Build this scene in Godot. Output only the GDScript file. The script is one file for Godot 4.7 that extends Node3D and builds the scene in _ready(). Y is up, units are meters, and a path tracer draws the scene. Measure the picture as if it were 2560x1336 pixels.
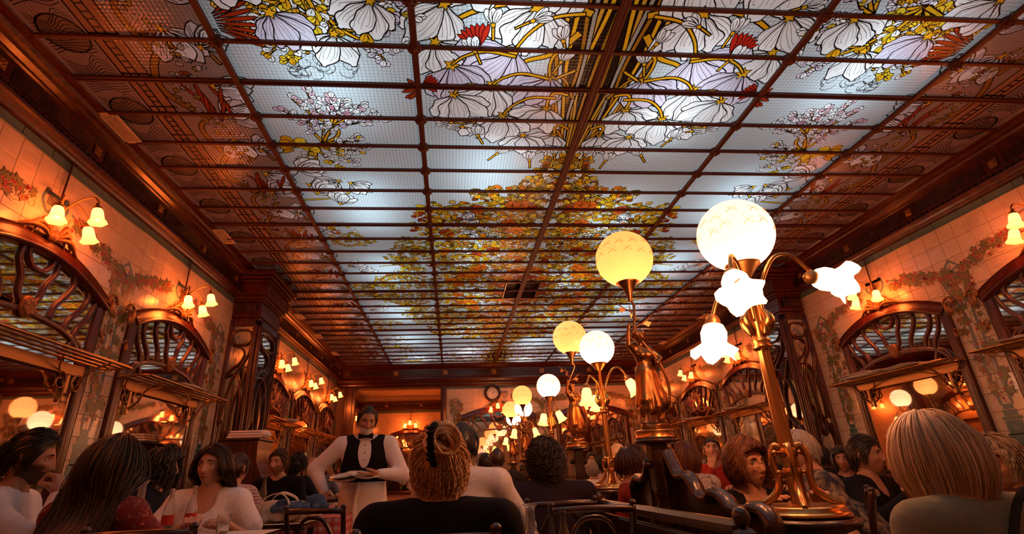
extends Node3D
# Art nouveau dining room. Room axes: x to the right, y up, depth d runs along -z.

const XC := 1.203            # middle of the room
const CEIL := 4.13           # glass ceiling
const ROW0 := 2.871          # depth of the first bar with rosettes
const ROWD := 0.4116         # bar spacing
const WALL_L := -3.2
const WALL_R := 5.6
const BACK := 14.6
const REAR := -2.2
const FLOOR_Y := 0.12
const TABLE_Y := 0.90
const HALF_GLASS := 4.13

var M := {}
var rng := RandomNumberGenerator.new()
var taken := {}

# ---------------------------------------------------------------- mesh builder
class MB:
	var v := PackedVector3Array()
	var c := PackedColorArray()
	var uv := PackedVector2Array()
	var idx := PackedInt32Array()
	var col := Color(1, 1, 1)
	var use_col := false
	var use_uv := false

	func vert(p: Vector3, t := Vector2.ZERO) -> int:
		v.append(p)
		c.append(col)
		uv.append(t)
		return v.size() - 1

	func tri(a: int, b: int, d: int) -> void:      # counter-clockwise seen from outside
		idx.append(a)
		idx.append(d)
		idx.append(b)

	func quad(a: int, b: int, d: int, e: int) -> void:
		tri(a, b, d)
		tri(a, d, e)

	func face(pts: Array) -> void:                  # a flat polygon with its own vertices
		var first := v.size()
		for p in pts:
			vert(p)
		for i in range(1, pts.size() - 1):
			tri(first, first + i, first + i + 1)

	func box(ctr: Vector3, size: Vector3, bev := 0.0, basis := Basis.IDENTITY) -> void:
		var h := size * 0.5
		if bev <= 0.0:
			for ax in 3:
				for s in [-1.0, 1.0]:
					var n := Vector3.ZERO
					n[ax] = s
					var u := Vector3.ZERO
					u[(ax + 1) % 3] = 1.0
					var w := n.cross(u)
					var pts := []
					for k in [[-1, -1], [1, -1], [1, 1], [-1, 1]]:
						pts.append(ctr + basis * ((n + u * k[0] + w * k[1]) * h))
					face(pts)
			return
		# bevelled: three rings of an octagon-like shell
		var b: float = min(bev, min(h.x, min(h.y, h.z)) * 0.98)
		for ax in 3:
			for s in [-1.0, 1.0]:
				var n := Vector3.ZERO
				n[ax] = s
				var u := Vector3.ZERO
				u[(ax + 1) % 3] = 1.0
				var w := n.cross(u)
				var pts := []
				for k in [[-1, -1], [1, -1], [1, 1], [-1, 1]]:
					var q: Vector3 = (n + u * k[0] + w * k[1]) * h
					q -= u * k[0] * b
					q -= w * k[1] * b
					pts.append(ctr + basis * q)
				face(pts)
		for ax in 3:                                 # edges along ax
			var i1 := (ax + 1) % 3
			var i2 := (ax + 2) % 3
			for s1 in [-1.0, 1.0]:
				for s2 in [-1.0, 1.0]:
					var e := Vector3.ZERO
					e[ax] = h[ax] - b
					var p1 := Vector3.ZERO
					p1[i1] = s1 * h[i1]
					p1[i2] = s2 * (h[i2] - b)
					var p2 := Vector3.ZERO
					p2[i1] = s1 * (h[i1] - b)
					p2[i2] = s2 * h[i2]
					if s1 * s2 > 0:
						face([ctr + basis * (p1 - e), ctr + basis * (p2 - e), ctr + basis * (p2 + e), ctr + basis * (p1 + e)])
					else:
						face([ctr + basis * (p1 + e), ctr + basis * (p2 + e), ctr + basis * (p2 - e), ctr + basis * (p1 - e)])
		for sx in [-1.0, 1.0]:
			for sy in [-1.0, 1.0]:
				for sz in [-1.0, 1.0]:
					var a := Vector3(sx * h.x, sy * (h.y - b), sz * (h.z - b))
					var d := Vector3(sx * (h.x - b), sy * h.y, sz * (h.z - b))
					var e := Vector3(sx * (h.x - b), sy * (h.y - b), sz * h.z)
					if sx * sy * sz > 0:
						face([ctr + basis * a, ctr + basis * d, ctr + basis * e])
					else:
						face([ctr + basis * a, ctr + basis * e, ctr + basis * d])

	# profile: Array of Vector2(radius, height), bottom to top; axis = basis.y
	func lathe(profile: Array, seg := 20, at := Vector3.ZERO, basis := Basis.IDENTITY, squash := 1.0) -> void:
		var first := v.size()
		for i in profile.size():
			var p: Vector2 = profile[i]
			for k in seg:
				var a := TAU * k / seg
				vert(at + basis * Vector3(p.x * cos(a), p.y, -p.x * sin(a) * squash))
		for i in profile.size() - 1:
			for k in seg:
				var k2 := (k + 1) % seg
				quad(first + i * seg + k, first + i * seg + k2, first + (i + 1) * seg + k2, first + (i + 1) * seg + k)

	func tube(path: Array, radii, sides := 8, closed := false, flat := 1.0, flat_dir := Vector3.ZERO) -> void:
		var n := path.size()
		if n < 2:
			return
		var first := v.size()
		var prev := Vector3.ZERO
		for i in n:
			var a: Vector3 = path[(i - 1 + n) % n] if closed else path[max(i - 1, 0)]
			var b: Vector3 = path[(i + 1) % n] if closed else path[min(i + 1, n - 1)]
			var t := (b - a).normalized()
			var s: Vector3
			if flat_dir != Vector3.ZERO:
				s = flat_dir.cross(t)
				if s.length() < 0.01:
					s = prev
			elif prev == Vector3.ZERO:
				s = t.cross(Vector3.UP if absf(t.y) < 0.9 else Vector3.RIGHT)
			else:
				s = prev - t * prev.dot(t)
			s = s.normalized()
			prev = s
			var w := t.cross(s)
			var r: float = radii if (radii is float or radii is int) else radii[i]
			for k in sides:
				var ang := TAU * (k + 0.5) / sides
				vert(path[i] + s * (cos(ang) * r) + w * (sin(ang) * r * flat))
		var rings := n if closed else n - 1
		for i in rings:
			var j := (i + 1) % n
			for k in sides:
				var k2 := (k + 1) % sides
				quad(first + i * sides + k, first + i * sides + k2, first + j * sides + k2, first + j * sides + k)
		if not closed:
			for k in range(1, sides - 1):
				tri(first, first + k + 1, first + k)
				var l := first + (n - 1) * sides
				tri(l, l + k, l + k + 1)

	# sweep a closed 2D profile along a path; profile x goes along side = up x tangent, y along up
	func sweep(path: Array, prof: Array, up: Vector3, closed := false, scales = null) -> void:
		var n := path.size()
		var m := prof.size()
		var first := v.size()
		for i in n:
			var a: Vector3 = path[(i - 1 + n) % n] if closed else path[max(i - 1, 0)]
			var b: Vector3 = path[(i + 1) % n] if closed else path[min(i + 1, n - 1)]
			var t := (b - a).normalized()
			var s := up.cross(t).normalized()
			var sc: float = 1.0 if scales == null else scales[i]
			# mitre
			var k := 1.0
			if i > 0 and i < n - 1 or closed:
				var t1: Vector3 = (path[i] - a).normalized()
				k = 1.0 / max(0.5, t1.dot(t))
			for q in prof:
				vert(path[i] + s * (q.x * k * sc) + up * (q.y * sc))
		var rings := n if closed else n - 1
		for i in rings:
			var j := (i + 1) % n
			for k in m:
				var k2 := (k + 1) % m
				quad(first + i * m + k, first + i * m + k2, first + j * m + k2, first + j * m + k)
		if not closed:
			var p0 := []
			var p1 := []
			for k in m:
				p0.append(v[first + m - 1 - k])
				p1.append(v[first + (n - 1) * m + k])
			face(p0)
			face(p1)

	func ball(ctr: Vector3, r: Vector3, seg := 16, rings := 10, basis := Basis.IDENTITY) -> void:
		var first := v.size()
		for i in rings + 1:
			var a := -PI / 2 + PI * i / rings
			for k in seg:
				var b := TAU * k / seg
				vert(ctr + basis * (Vector3(cos(a) * cos(b), sin(a), -cos(a) * sin(b)) * r))
		for i in rings:
			for k in seg:
				var k2 := (k + 1) % seg
				quad(first + i * seg + k, first + i * seg + k2, first + (i + 1) * seg + k2, first + (i + 1) * seg + k)

	# a polygon (CCW seen from +n) given thickness along n
	func slab(pts: Array, n: Vector3, th: float) -> void:
		var flat := PackedVector2Array()
		var u: Vector3 = n.cross(Vector3.UP if absf(n.y) < 0.9 else Vector3.RIGHT).normalized()
		var w := n.cross(u)
		for p in pts:
			flat.append(Vector2(p.dot(u), p.dot(w)))
		var ix := Geometry2D.triangulate_polygon(flat)
		var first := v.size()
		for p in pts:
			vert(p + n * th)
		for i in range(0, ix.size(), 3):
			var a: Vector3 = pts[ix[i]]
			var b: Vector3 = pts[ix[i + 1]]
			var d: Vector3 = pts[ix[i + 2]]
			if (b - a).cross(d - a).dot(n) > 0:
				tri(first + ix[i], first + ix[i + 1], first + ix[i + 2])
			else:
				tri(first + ix[i], first + ix[i + 2], first + ix[i + 1])
		var m := pts.size()
		for i in m:
			var j := (i + 1) % m
			face([pts[i], pts[j], pts[j] + n * th, pts[i] + n * th])

	func mesh(smooth := true) -> ArrayMesh:
		var nrm := PackedVector3Array()
		nrm.resize(v.size())
		for i in range(0, idx.size(), 3):
			var a := v[idx[i]]
			var fn := (v[idx[i + 2]] - a).cross(v[idx[i + 1]] - a)
			nrm[idx[i]] += fn
			nrm[idx[i + 1]] += fn
			nrm[idx[i + 2]] += fn
		for i in nrm.size():
			var q := nrm[i]
			nrm[i] = q.normalized() if q.length_squared() > 1e-20 else Vector3.UP
		var arr := []
		arr.resize(Mesh.ARRAY_MAX)
		arr[Mesh.ARRAY_VERTEX] = v
		arr[Mesh.ARRAY_NORMAL] = nrm
		if use_col:
			arr[Mesh.ARRAY_COLOR] = c
		if use_uv:
			arr[Mesh.ARRAY_TEX_UV] = uv
		arr[Mesh.ARRAY_INDEX] = idx
		var m := ArrayMesh.new()
		if idx.size() > 0:
			m.add_surface_from_arrays(Mesh.PRIMITIVE_TRIANGLES, arr)
		return m

# ---------------------------------------------------------------- nodes
func numbered(called: String) -> String:
	if not taken.has(called):
		taken[called] = 0
		return called
	taken[called] += 1
	return "%s_%03d" % [called, taken[called]]

func put(b, called: String, m: Material, parent: Node, at := Vector3.ZERO) -> MeshInstance3D:
	var o := MeshInstance3D.new()
	o.mesh = b.mesh() if b is MB else b
	o.material_override = m
	o.name = numbered(called) if parent == self else called
	o.position = at
	o.cast_shadow = GeometryInstance3D.SHADOW_CASTING_SETTING_ON
	parent.add_child(o, true)
	return o

func thing(called: String, label: String, category: String, at := Vector3.ZERO, turn := 0.0, group := "") -> Node3D:
	var o := Node3D.new()
	o.name = numbered(called)
	add_child(o)
	o.position = at
	o.rotation.y = turn
	tag(o, label, category, group)
	return o

func tag(o: Node, label: String, category: String, group := "") -> void:
	o.set_meta("label", label)
	o.set_meta("category", category)
	if group != "":
		o.set_meta("group", group)

func setting(called: String, at := Vector3.ZERO) -> Node3D:
	var o := Node3D.new()
	o.name = called
	o.set_meta("kind", "structure")
	add_child(o)
	o.position = at
	return o

func at(x: float, y: float, d: float) -> Vector3:
	return Vector3(x, y, -d)

func curve(ctrl: Array, n: int) -> Array:            # Catmull-Rom through Vector3 or Vector2 points
	var out := []
	var m := ctrl.size()
	for i in n:
		var f := float(i) / (n - 1) * (m - 1)
		var k: int = min(int(f), m - 2)
		var t := f - k
		var p0 = ctrl[max(k - 1, 0)]
		var p1 = ctrl[k]
		var p2 = ctrl[k + 1]
		var p3 = ctrl[min(k + 2, m - 1)]
		out.append((p1 * 2.0 + (p2 - p0) * t + (p0 * 2.0 - p1 * 5.0 + p2 * 4.0 - p3) * t * t + (p1 * 3.0 - p0 - p2 * 3.0 + p3) * t * t * t) * 0.5)
	return out

func lin(r: float, g: float, b: float) -> Color:     # a linear base colour as an albedo value
	return Color(r, g, b).linear_to_srgb()

func lamp_light(pos: Vector3, col: Color, energy: float, size: float, parent: Node) -> void:
	var l := OmniLight3D.new()
	l.name = "lamp_light"
	l.light_color = col
	l.light_energy = energy
	l.light_size = size
	l.omni_range = 25.0
	l.omni_attenuation = 2.0
	l.shadow_enabled = true
	l.position = pos
	parent.add_child(l, true)

# ---------------------------------------------------------------- materials
func mat(called: String, col: Color, rough := 0.5, metal := 0.0) -> StandardMaterial3D:
	var m := StandardMaterial3D.new()
	m.resource_name = called
	m.albedo_color = col
	m.roughness = rough
	m.metallic = metal
	M[called] = m
	return m

func noise_tex(freq: float, ramp: Array, size := 256, seed_ := 1, oct := 4) -> NoiseTexture2D:
	var n := FastNoiseLite.new()
	n.seed = seed_
	n.frequency = freq
	n.fractal_octaves = oct
	var t := NoiseTexture2D.new()
	t.width = size
	t.height = size
	t.seamless = true
	t.noise = n
	var g := Gradient.new()
	g.offsets = PackedFloat32Array([0.25, 0.5, 0.75])
	g.colors = PackedColorArray(ramp)
	t.color_ramp = g
	return t

func grain(m: StandardMaterial3D, ramp: Array, scale: Vector3, seed_ := 1, freq := 0.02) -> void:
	m.albedo_texture = noise_tex(freq, ramp, 256, seed_)
	m.uv1_triplanar = true
	m.uv1_world_triplanar = true
	m.uv1_scale = scale

func make_materials() -> void:
	var m := mat("mahogany", Color(1, 1, 1), 0.3)
	grain(m, [lin(.035, .005, .0025), lin(.066, .010, .0045), lin(.095, .016, .007)], Vector3(3.0, .55, 3.0), 3, .018)
	m.clearcoat_enabled = true
	m.clearcoat = 0.5
	m.clearcoat_roughness = 0.2
	m = mat("dark_wood", Color(1, 1, 1), 0.28)
	grain(m, [lin(.018, .006, .004), lin(.03, .01, .007), lin(.05, .016, .009)], Vector3(3.0, .6, 3.0), 5, .02)
	m.clearcoat_enabled = true
	m.clearcoat = 0.5
	m.clearcoat_roughness = 0.15
	m = mat("gilt_wood", lin(.22, .1, .03), 0.42, 0.35)
	m = mat("iron_bar", lin(.075, .02, .012), 0.5, 0.2)
	mat("bronze", lin(.32, .15, .055), 0.3, 0.95)
	mat("brass", lin(.62, .34, .12), 0.25, 1.0)
	mat("dull_brass", lin(.45, .25, .1), 0.38, 0.9)
	mat("mirror_glass", lin(.74, .7, .62), 0.025, 1.0)
	m = mat("cream_tile", Color(1, 1, 1), 0.14)
	grain(m, [lin(.6, .45, .31), lin(.7, .54, .38), lin(.66, .5, .34)], Vector3(.6, 2.2, .6), 9, .012)
	mat("cream_tile_light", lin(.67, .51, .355), 0.14)
	mat("grout", lin(.22, .14, .09), 0.9)
	mat("teal_tile", lin(.115, .17, .16), 0.2)
	mat("teal_bead", lin(.09, .14, .14), 0.25)
	mat("paint_blue", lin(.13, .2, .22), 0.3)
	mat("paint_leaf", lin(.21, .2, .055), 0.3)
	mat("paint_leaf_gold", lin(.42, .23, .06), 0.3)
	mat("paint_red", lin(.42, .07, .05), 0.3)
	mat("paint_ink", lin(.05, .035, .03), 0.4)
	mat("paint_teal", lin(.06, .15, .14), 0.25)
	mat("white_metal", lin(.62, .5, .4), 0.5)
	mat("dark_gap", lin(.01, .008, .007), 0.9)
	mat("porcelain", lin(.75, .72, .66), 0.2)
	mat("paper", lin(.68, .62, .55), 0.9)
	mat("paper_grey", lin(.5, .45, .4), 0.9)
	m = mat("floor_tile", Color(1, 1, 1), 0.4)
	grain(m, [lin(.1, .05, .03), lin(.16, .08, .05), lin(.2, .1, .06)], Vector3(1, 1, 1), 21, .03)
	mat("plaster", lin(.55, .42, .28), 0.9)
	m = mat("glass_clear", Color(1, 1, 1, 0.08), 0.03)
	m.transparency = BaseMaterial3D.TRANSPARENCY_ALPHA
	m.refraction_enabled = true
	m.refraction_scale = 0.05
	m = mat("cola", lin(.02, .006, .003), 0.05)
	mat("cola_label", lin(.45, .02, .02), 0.4)
	m = mat("globe_amber", lin(.12, .064, .03), 0.35)
	m.backlight_enabled = true
	m.backlight = Color(1.0, .95, .9)
	m.emission_enabled = true
	m.emission = lin(1.0, .52, .22)
	m.emission_energy_multiplier = 0.1
	m = mat("globe_white", lin(.2, .19, .185), 0.35)
	m.backlight_enabled = true
	m.backlight = Color(1, 1, 1)
	m.emission_enabled = true
	m.emission = lin(1.0, .8, .68)
	m.emission_energy_multiplier = 0.14
	m = mat("tulip_glass", lin(.95, .7, .4), 0.35)
	m.backlight_enabled = true
	m.backlight = Color(1, 1, 1)
	m.emission_enabled = true
	m.emission = lin(1.0, .56, .2)
	m.emission_energy_multiplier = 0.9
	m = mat("frilled_glass", lin(.97, .92, .85), 0.3)
	m.backlight_enabled = true
	m.backlight = Color(1, 1, 1)
	m.emission_enabled = true
	m.emission = lin(1.0, .82, .62)
	m.emission_energy_multiplier = 1.8
	m = mat("bulb_glow", Color(1, 1, 1), 0.4)
	m.emission_enabled = true
	m.emission = lin(1.0, .72, .4)
	m.emission_energy_multiplier = 6.0
	m = mat("backlight_tube", Color(1, 1, 1), 0.4)
	m.emission_enabled = true
	m.emission = lin(.85, .95, 1.0)
	m.emission_energy_multiplier = 4.0
	mat("plenum_white", lin(.8, .8, .8), 0.9)
	mat("mask_cloth", lin(.76, .79, .82), 0.9)

# ---------------------------------------------------------------- start
func _ready() -> void:
	rng.seed = 20240611
	# camera
	var cam := Camera3D.new()
	cam.name = "camera"
	var pitch := deg_to_rad(22.55)
	var yaw := deg_to_rad(4.99)
	var roll := deg_to_rad(-2.13)
	var fwd := Vector3(sin(yaw) * cos(pitch), sin(pitch), -cos(yaw) * cos(pitch))
	var rt := Vector3(cos(yaw), 0, sin(yaw))
	var up := Vector3(-sin(yaw) * sin(pitch), cos(pitch), cos(yaw) * sin(pitch))
	cam.basis = Basis(rt * cos(roll) + up * sin(roll), up * cos(roll) - rt * sin(roll), -fwd)
	cam.position = Vector3(0, 1.13, 0)
	cam.projection = Camera3D.PROJECTION_FRUSTUM
	cam.near = 0.05
	cam.far = 100.0
	cam.size = 0.05 * 1336.0 / 1258.0
	cam.frustum_offset = Vector2(0.05 * (1280.0 - 1231.0) / 1258.0, 0.0)
	add_child(cam)
	cam.current = true
	# surroundings: a closed room, so only a faint dark sky
	var we := WorldEnvironment.new()
	we.name = "environment"
	var env := Environment.new()
	env.background_mode = Environment.BG_COLOR
	env.background_color = Color(0.01, 0.008, 0.006)
	env.tonemap_mode = Environment.TONE_MAPPER_LINEAR
	env.tonemap_exposure = 1.0
	env.sdfgi_enabled = true
	env.ssao_enabled = true
	env.ssil_enabled = true
	we.environment = env
	add_child(we)
	make_materials()
	backlights()
	# structure
	build_ceiling()
	build_shell()
	build_all()

# ---------------------------------------------------------------- glass ceiling
const TUBES := [[-2.2, 3.2], [-2.2, 5.3], [-2.2, 7.4], [-2.2, 9.5], [-2.2, 11.6], [-2.2, 13.6], [2.2, 3.0], [2.2, 5.1], [2.2, 7.2], [2.2, 9.4], [2.2, 11.5], [2.2, 13.6],
	[-0.8, 2.6], [-0.8, 4.6], [-0.8, 6.7], [-0.8, 8.8], [-0.8, 10.9], [-0.8, 13.0], [0.8, 3.4], [0.8, 5.6], [0.8, 7.6], [0.8, 9.9], [0.8, 12.0], [0.8, 14.0],
	[-2.2, 1.1], [2.2, 0.9], [-0.8, 0.5], [0.8, 1.3], [0.0, -1.0]]

func backlights() -> void:
	# fluorescent fittings in the space above the painted glass
	for t in TUBES:
		var l := AreaLight3D.new()
		l.name = "tube_light"
		l.area_size = Vector2(0.3, 1.1)
		l.light_color = Color(.86, .95, 1.0)
		l.light_energy = 0.68
		l.area_range = 25.0
		l.shadow_enabled = true
		l.basis = Basis(Vector3.RIGHT, -PI / 2)
		l.position = at(XC + t[0], CEIL + 0.40, t[1])
		add_child(l, true)

var IMG: Image
var PX := 2048.0 / HALF_GLASS
var PZ := 2048.0 / 6.38

func pfill(pts: Array, col: Color) -> void:           # pts in metres: x from the middle, y from the middle row
	var n := pts.size()
	var xs := PackedFloat32Array()
	var ys := PackedFloat32Array()
	var lo := 1e9
	var hi := -1e9
	for p in pts:
		xs.append(p.x * PX)
		var yy: float = p.y * PZ
		ys.append(yy)
		lo = min(lo, yy)
		hi = max(hi, yy)
	var y0: int = max(0, int(ceil(lo - 0.5)))
	var y1: int = min(2047, int(floor(hi - 0.5)))
	for y in range(y0, y1 + 1):
		var yc := y + 0.5
		var cr := PackedFloat32Array()
		var j := n - 1
		for i in n:
			if (ys[i] > yc) != (ys[j] > yc):
				cr.append(xs[i] + (yc - ys[i]) / (ys[j] - ys[i]) * (xs[j] - xs[i]))
			j = i
		cr.sort()
		for k in range(0, cr.size() - 1, 2):
			var a := int(round(cr[k]))
			var b := int(round(cr[k + 1]))
			if b > a:
				IMG.fill_rect(Rect2i(a, y, b - a, 1), col)

func pline(pts: Array, w: float, col: Color) -> void:  # w in metres
	var wx: int = max(1, int(round(w * PX)))
	var wz: int = max(1, int(round(w * PZ)))
	for i in pts.size() - 1:
		var a: Vector2 = Vector2(pts[i].x * PX, pts[i].y * PZ)
		var b: Vector2 = Vector2(pts[i + 1].x * PX, pts[i + 1].y * PZ)
		var n: int = max(1, int(max(absf(b.x - a.x), absf(b.y - a.y)) / 1.5))
		for k in n + 1:
			var p := a.lerp(b, float(k) / n)
			IMG.fill_rect(Rect2i(int(p.x) - wx / 2, int(p.y) - wz / 2, wx, wz), col)

const INK := Color(.07, .05, .045)

func shape(pts: Array, col: Color, w := 0.009) -> void:
	pfill(pts, col)
	pline(pts + [pts[0]], w, INK)

func petal(base: Vector2, dir: float, length: float, width: float, col: Color, lines := 4, w := 0.009, wob := 0.0) -> void:
	var d := Vector2.from_angle(dir)
	var s := d.orthogonal()
	var pts := []
	var prof := [[0.0, .12], [.2, .5], [.45, .95], [.7, 1.0], [.88, .7], [1.0, .12]]
	for q in prof:
		pts.append(base + d * (length * q[0]) + s * (width * q[1] * (1.0 + wob * rng.randf_range(-1, 1))))
	pts.append(base + d * length * (1.0 + wob * .2))
	for i in range(prof.size() - 1, -1, -1):
		pts.append(base + d * (length * prof[i][0]) - s * (width * prof[i][1] * (1.0 + wob * rng.randf_range(-1, 1))))
	pts = curve(pts, pts.size() * 2)
	shape(pts, col, w)
	for k in lines:
		var o := (float(k) + .5) / lines * 2.0 - 1.0
		var bend := rng.randf_range(-.2, .2)
		var l := rng.randf_range(.55, .9)
		pline(curve([base + d * length * .08, base + d * length * .4 + s * width * o * .6, base + d * length * l + s * width * (o * .85 + bend * .3)], 8), 0.005, INK)

func stem(ctrl: Array, w0: float, w1: float, col: Color) -> void:
	var p := curve(ctrl, ctrl.size() * 7)
	var l := []
	var r := []
	for i in p.size():
		var t: Vector2 = (p[min(i + 1, p.size() - 1)] - p[max(i - 1, 0)]).normalized()
		var w := lerpf(w0, w1, float(i) / (p.size() - 1))
		l.append(p[i] + t.orthogonal() * w)
		r.push_front(p[i] - t.orthogonal() * w)
	shape(l + r, col, 0.008)

func tint(c: Color, a := 0.06) -> Color:
	var k := 1.0 + rng.randf_range(-a, a)
	return Color(c.r * k, c.g * k, c.b * k)

const WHITE := Color(.93, .95, .95)
const LILAC := Color(.83, .81, .88)
const GOLD := Color(.86, .64, .1)
const OCHRE := Color(.72, .48, .12)
const YELLOW := Color(.9, .78, .18)
const RUST := Color(.62, .2, .08)
const RED := Color(.72, .16, .1)
const ORANGE := Color(.85, .45, .1)

func magnolia(p: Vector2, dir: float, size: float, petals := 5, col := WHITE) -> void:
	for k in petals:
		var a := dir + (float(k) - (petals - 1) * .5) * (1.7 / petals)
		petal(p, a, size * rng.randf_range(.75, 1.05), size * rng.randf_range(.17, .26), tint(col, .04), 5, .009, .15)
	petal(p, dir, size * .9, size * .25, tint(WHITE, .03), 6, .009, .15)
	var st := []
	for k in 9:
		var a := TAU * k / 9.0 + rng.randf() * .3
		st.append(p + Vector2.from_angle(a) * size * (.16 if k % 2 else .07))
	shape(st, tint(GOLD), .007)

func bloom(p: Vector2, dir: float, size: float, col := WHITE) -> void:   # a wide drooping flower with wavy rim and many veins
	# wide overlapping petals with wavy rims and many veins
	for k in [0, 4, 1, 3, 2]:
		var a: float = dir + (k - 2.0) * .42 + rng.randf_range(-.06, .06)
		var l := size * rng.randf_range(.8, 1.02) * (1.0 - .07 * absf(k - 2.0))
		var w := l * rng.randf_range(.24, .3)
		var d := Vector2.from_angle(a)
		var s := d.orthogonal()
		var bend := rng.randf_range(-.16, .16) * l
		var lf := []
		var rt := []
		var ph := rng.randf() * TAU
		for i in 9:
			var f := i / 8.0
			var m := p + d * (l * f) + s * (bend * f * f)
			var ww := w * (sin(PI * pow(f, 1.35) * .86 + .1) + .1 * sin(f * 15.0 + ph) * f)
			lf.append(m + s * ww)
			rt.push_front(m - s * ww * (1.0 - .12 * sin(f * 11.0 + ph)))
		var tip := p + d * (l * 1.05) + s * bend
		shape(curve(lf + [tip + s * w * .2, tip - s * w * .25] + rt, 44), tint(col, .035), .008)
		for i in 5:
			var o := (i - 2.0) * .34
			var e := rng.randf_range(.68, .93)
			pline(curve([p + d * l * .06, p + d * l * .35 + s * (w * o * .8 + bend * .12), p + d * l * .65 + s * (w * o * 1.15 + bend * .42 + w * .1 * sin(i * 2.0 + ph)), p + d * l * e + s * (w * o * .9 + bend * e * e)], 11), .0042, INK)
	var st := []
	for k in 10:
		st.append(p + Vector2.from_angle(TAU * k / 10.0) * size * (.14 if k % 2 else .065))
	shape(st, tint(GOLD), .007)

func vein_cloud(c: Vector2, r: Vector2, n: int) -> void:          # curling outlines without colour
	for k in n:
		var q := c + Vector2(rng.randf_range(-1, 1) * r.x, rng.randf_range(-1, 1) * r.y)
		var a := rng.randf() * TAU
		var pts := []
		for i in 7:
			pts.append(q + Vector2.from_angle(a + i * .55) * (.02 + .011 * i))
		pline(curve(pts, 12), .005, INK)

func bud(p: Vector2, dir: float, size: float, col := WHITE) -> void:
	for k in 3:
		petal(p, dir + (k - 1) * .35, size, size * .2, tint(col, .04), 2, .007)
	petal(p - Vector2.from_angle(dir) * size * .15, dir, size * .3, size * .12, GOLD, 0, .007)

func leaf_spray(p: Vector2, r: Vector2, n: int, sz: float, pal: Array, w := 0.006) -> void:
	for k in n:
		var a := rng.randf() * TAU
		var q := p + Vector2(cos(a) * r.x, sin(a) * r.y) * sqrt(rng.randf())
		petal(q, rng.randf() * TAU, sz * rng.randf_range(.6, 1.3), sz * rng.randf_range(.28, .45), tint(pal[rng.randi() % pal.size()], .12), 1 if sz > .05 else 0, w)

func blossom_tree(root: Vector2, dir: float, size: float, n: int, pal: Array) -> void:
	for k in n:
		var a: float = dir + (float(k) / max(1, n - 1) - .5) * 2.5 + rng.randf_range(-.15, .15)
		var l := size * rng.randf_range(.6, 1.0)
		var e := root + Vector2.from_angle(a) * l
		var mid := root.lerp(e, .5) + Vector2.from_angle(a + 1.6) * l * rng.randf_range(-.18, .18)
		stem([root, mid, e], size * .035, size * .012, tint(GOLD))
		for j in 6:
			var q: Vector2 = curve([root, mid, e], 9)[3 + j]
			var b := a + rng.randf_range(-1.3, 1.3)
			petal(q, b, size * rng.randf_range(.12, .2), size * .05, tint(pal[rng.randi() % pal.size()], .06), 1, .006)
			petal(q, b + .7, size * rng.randf_range(.1, .18), size * .05, tint(pal[rng.randi() % pal.size()], .06), 1, .006)

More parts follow.
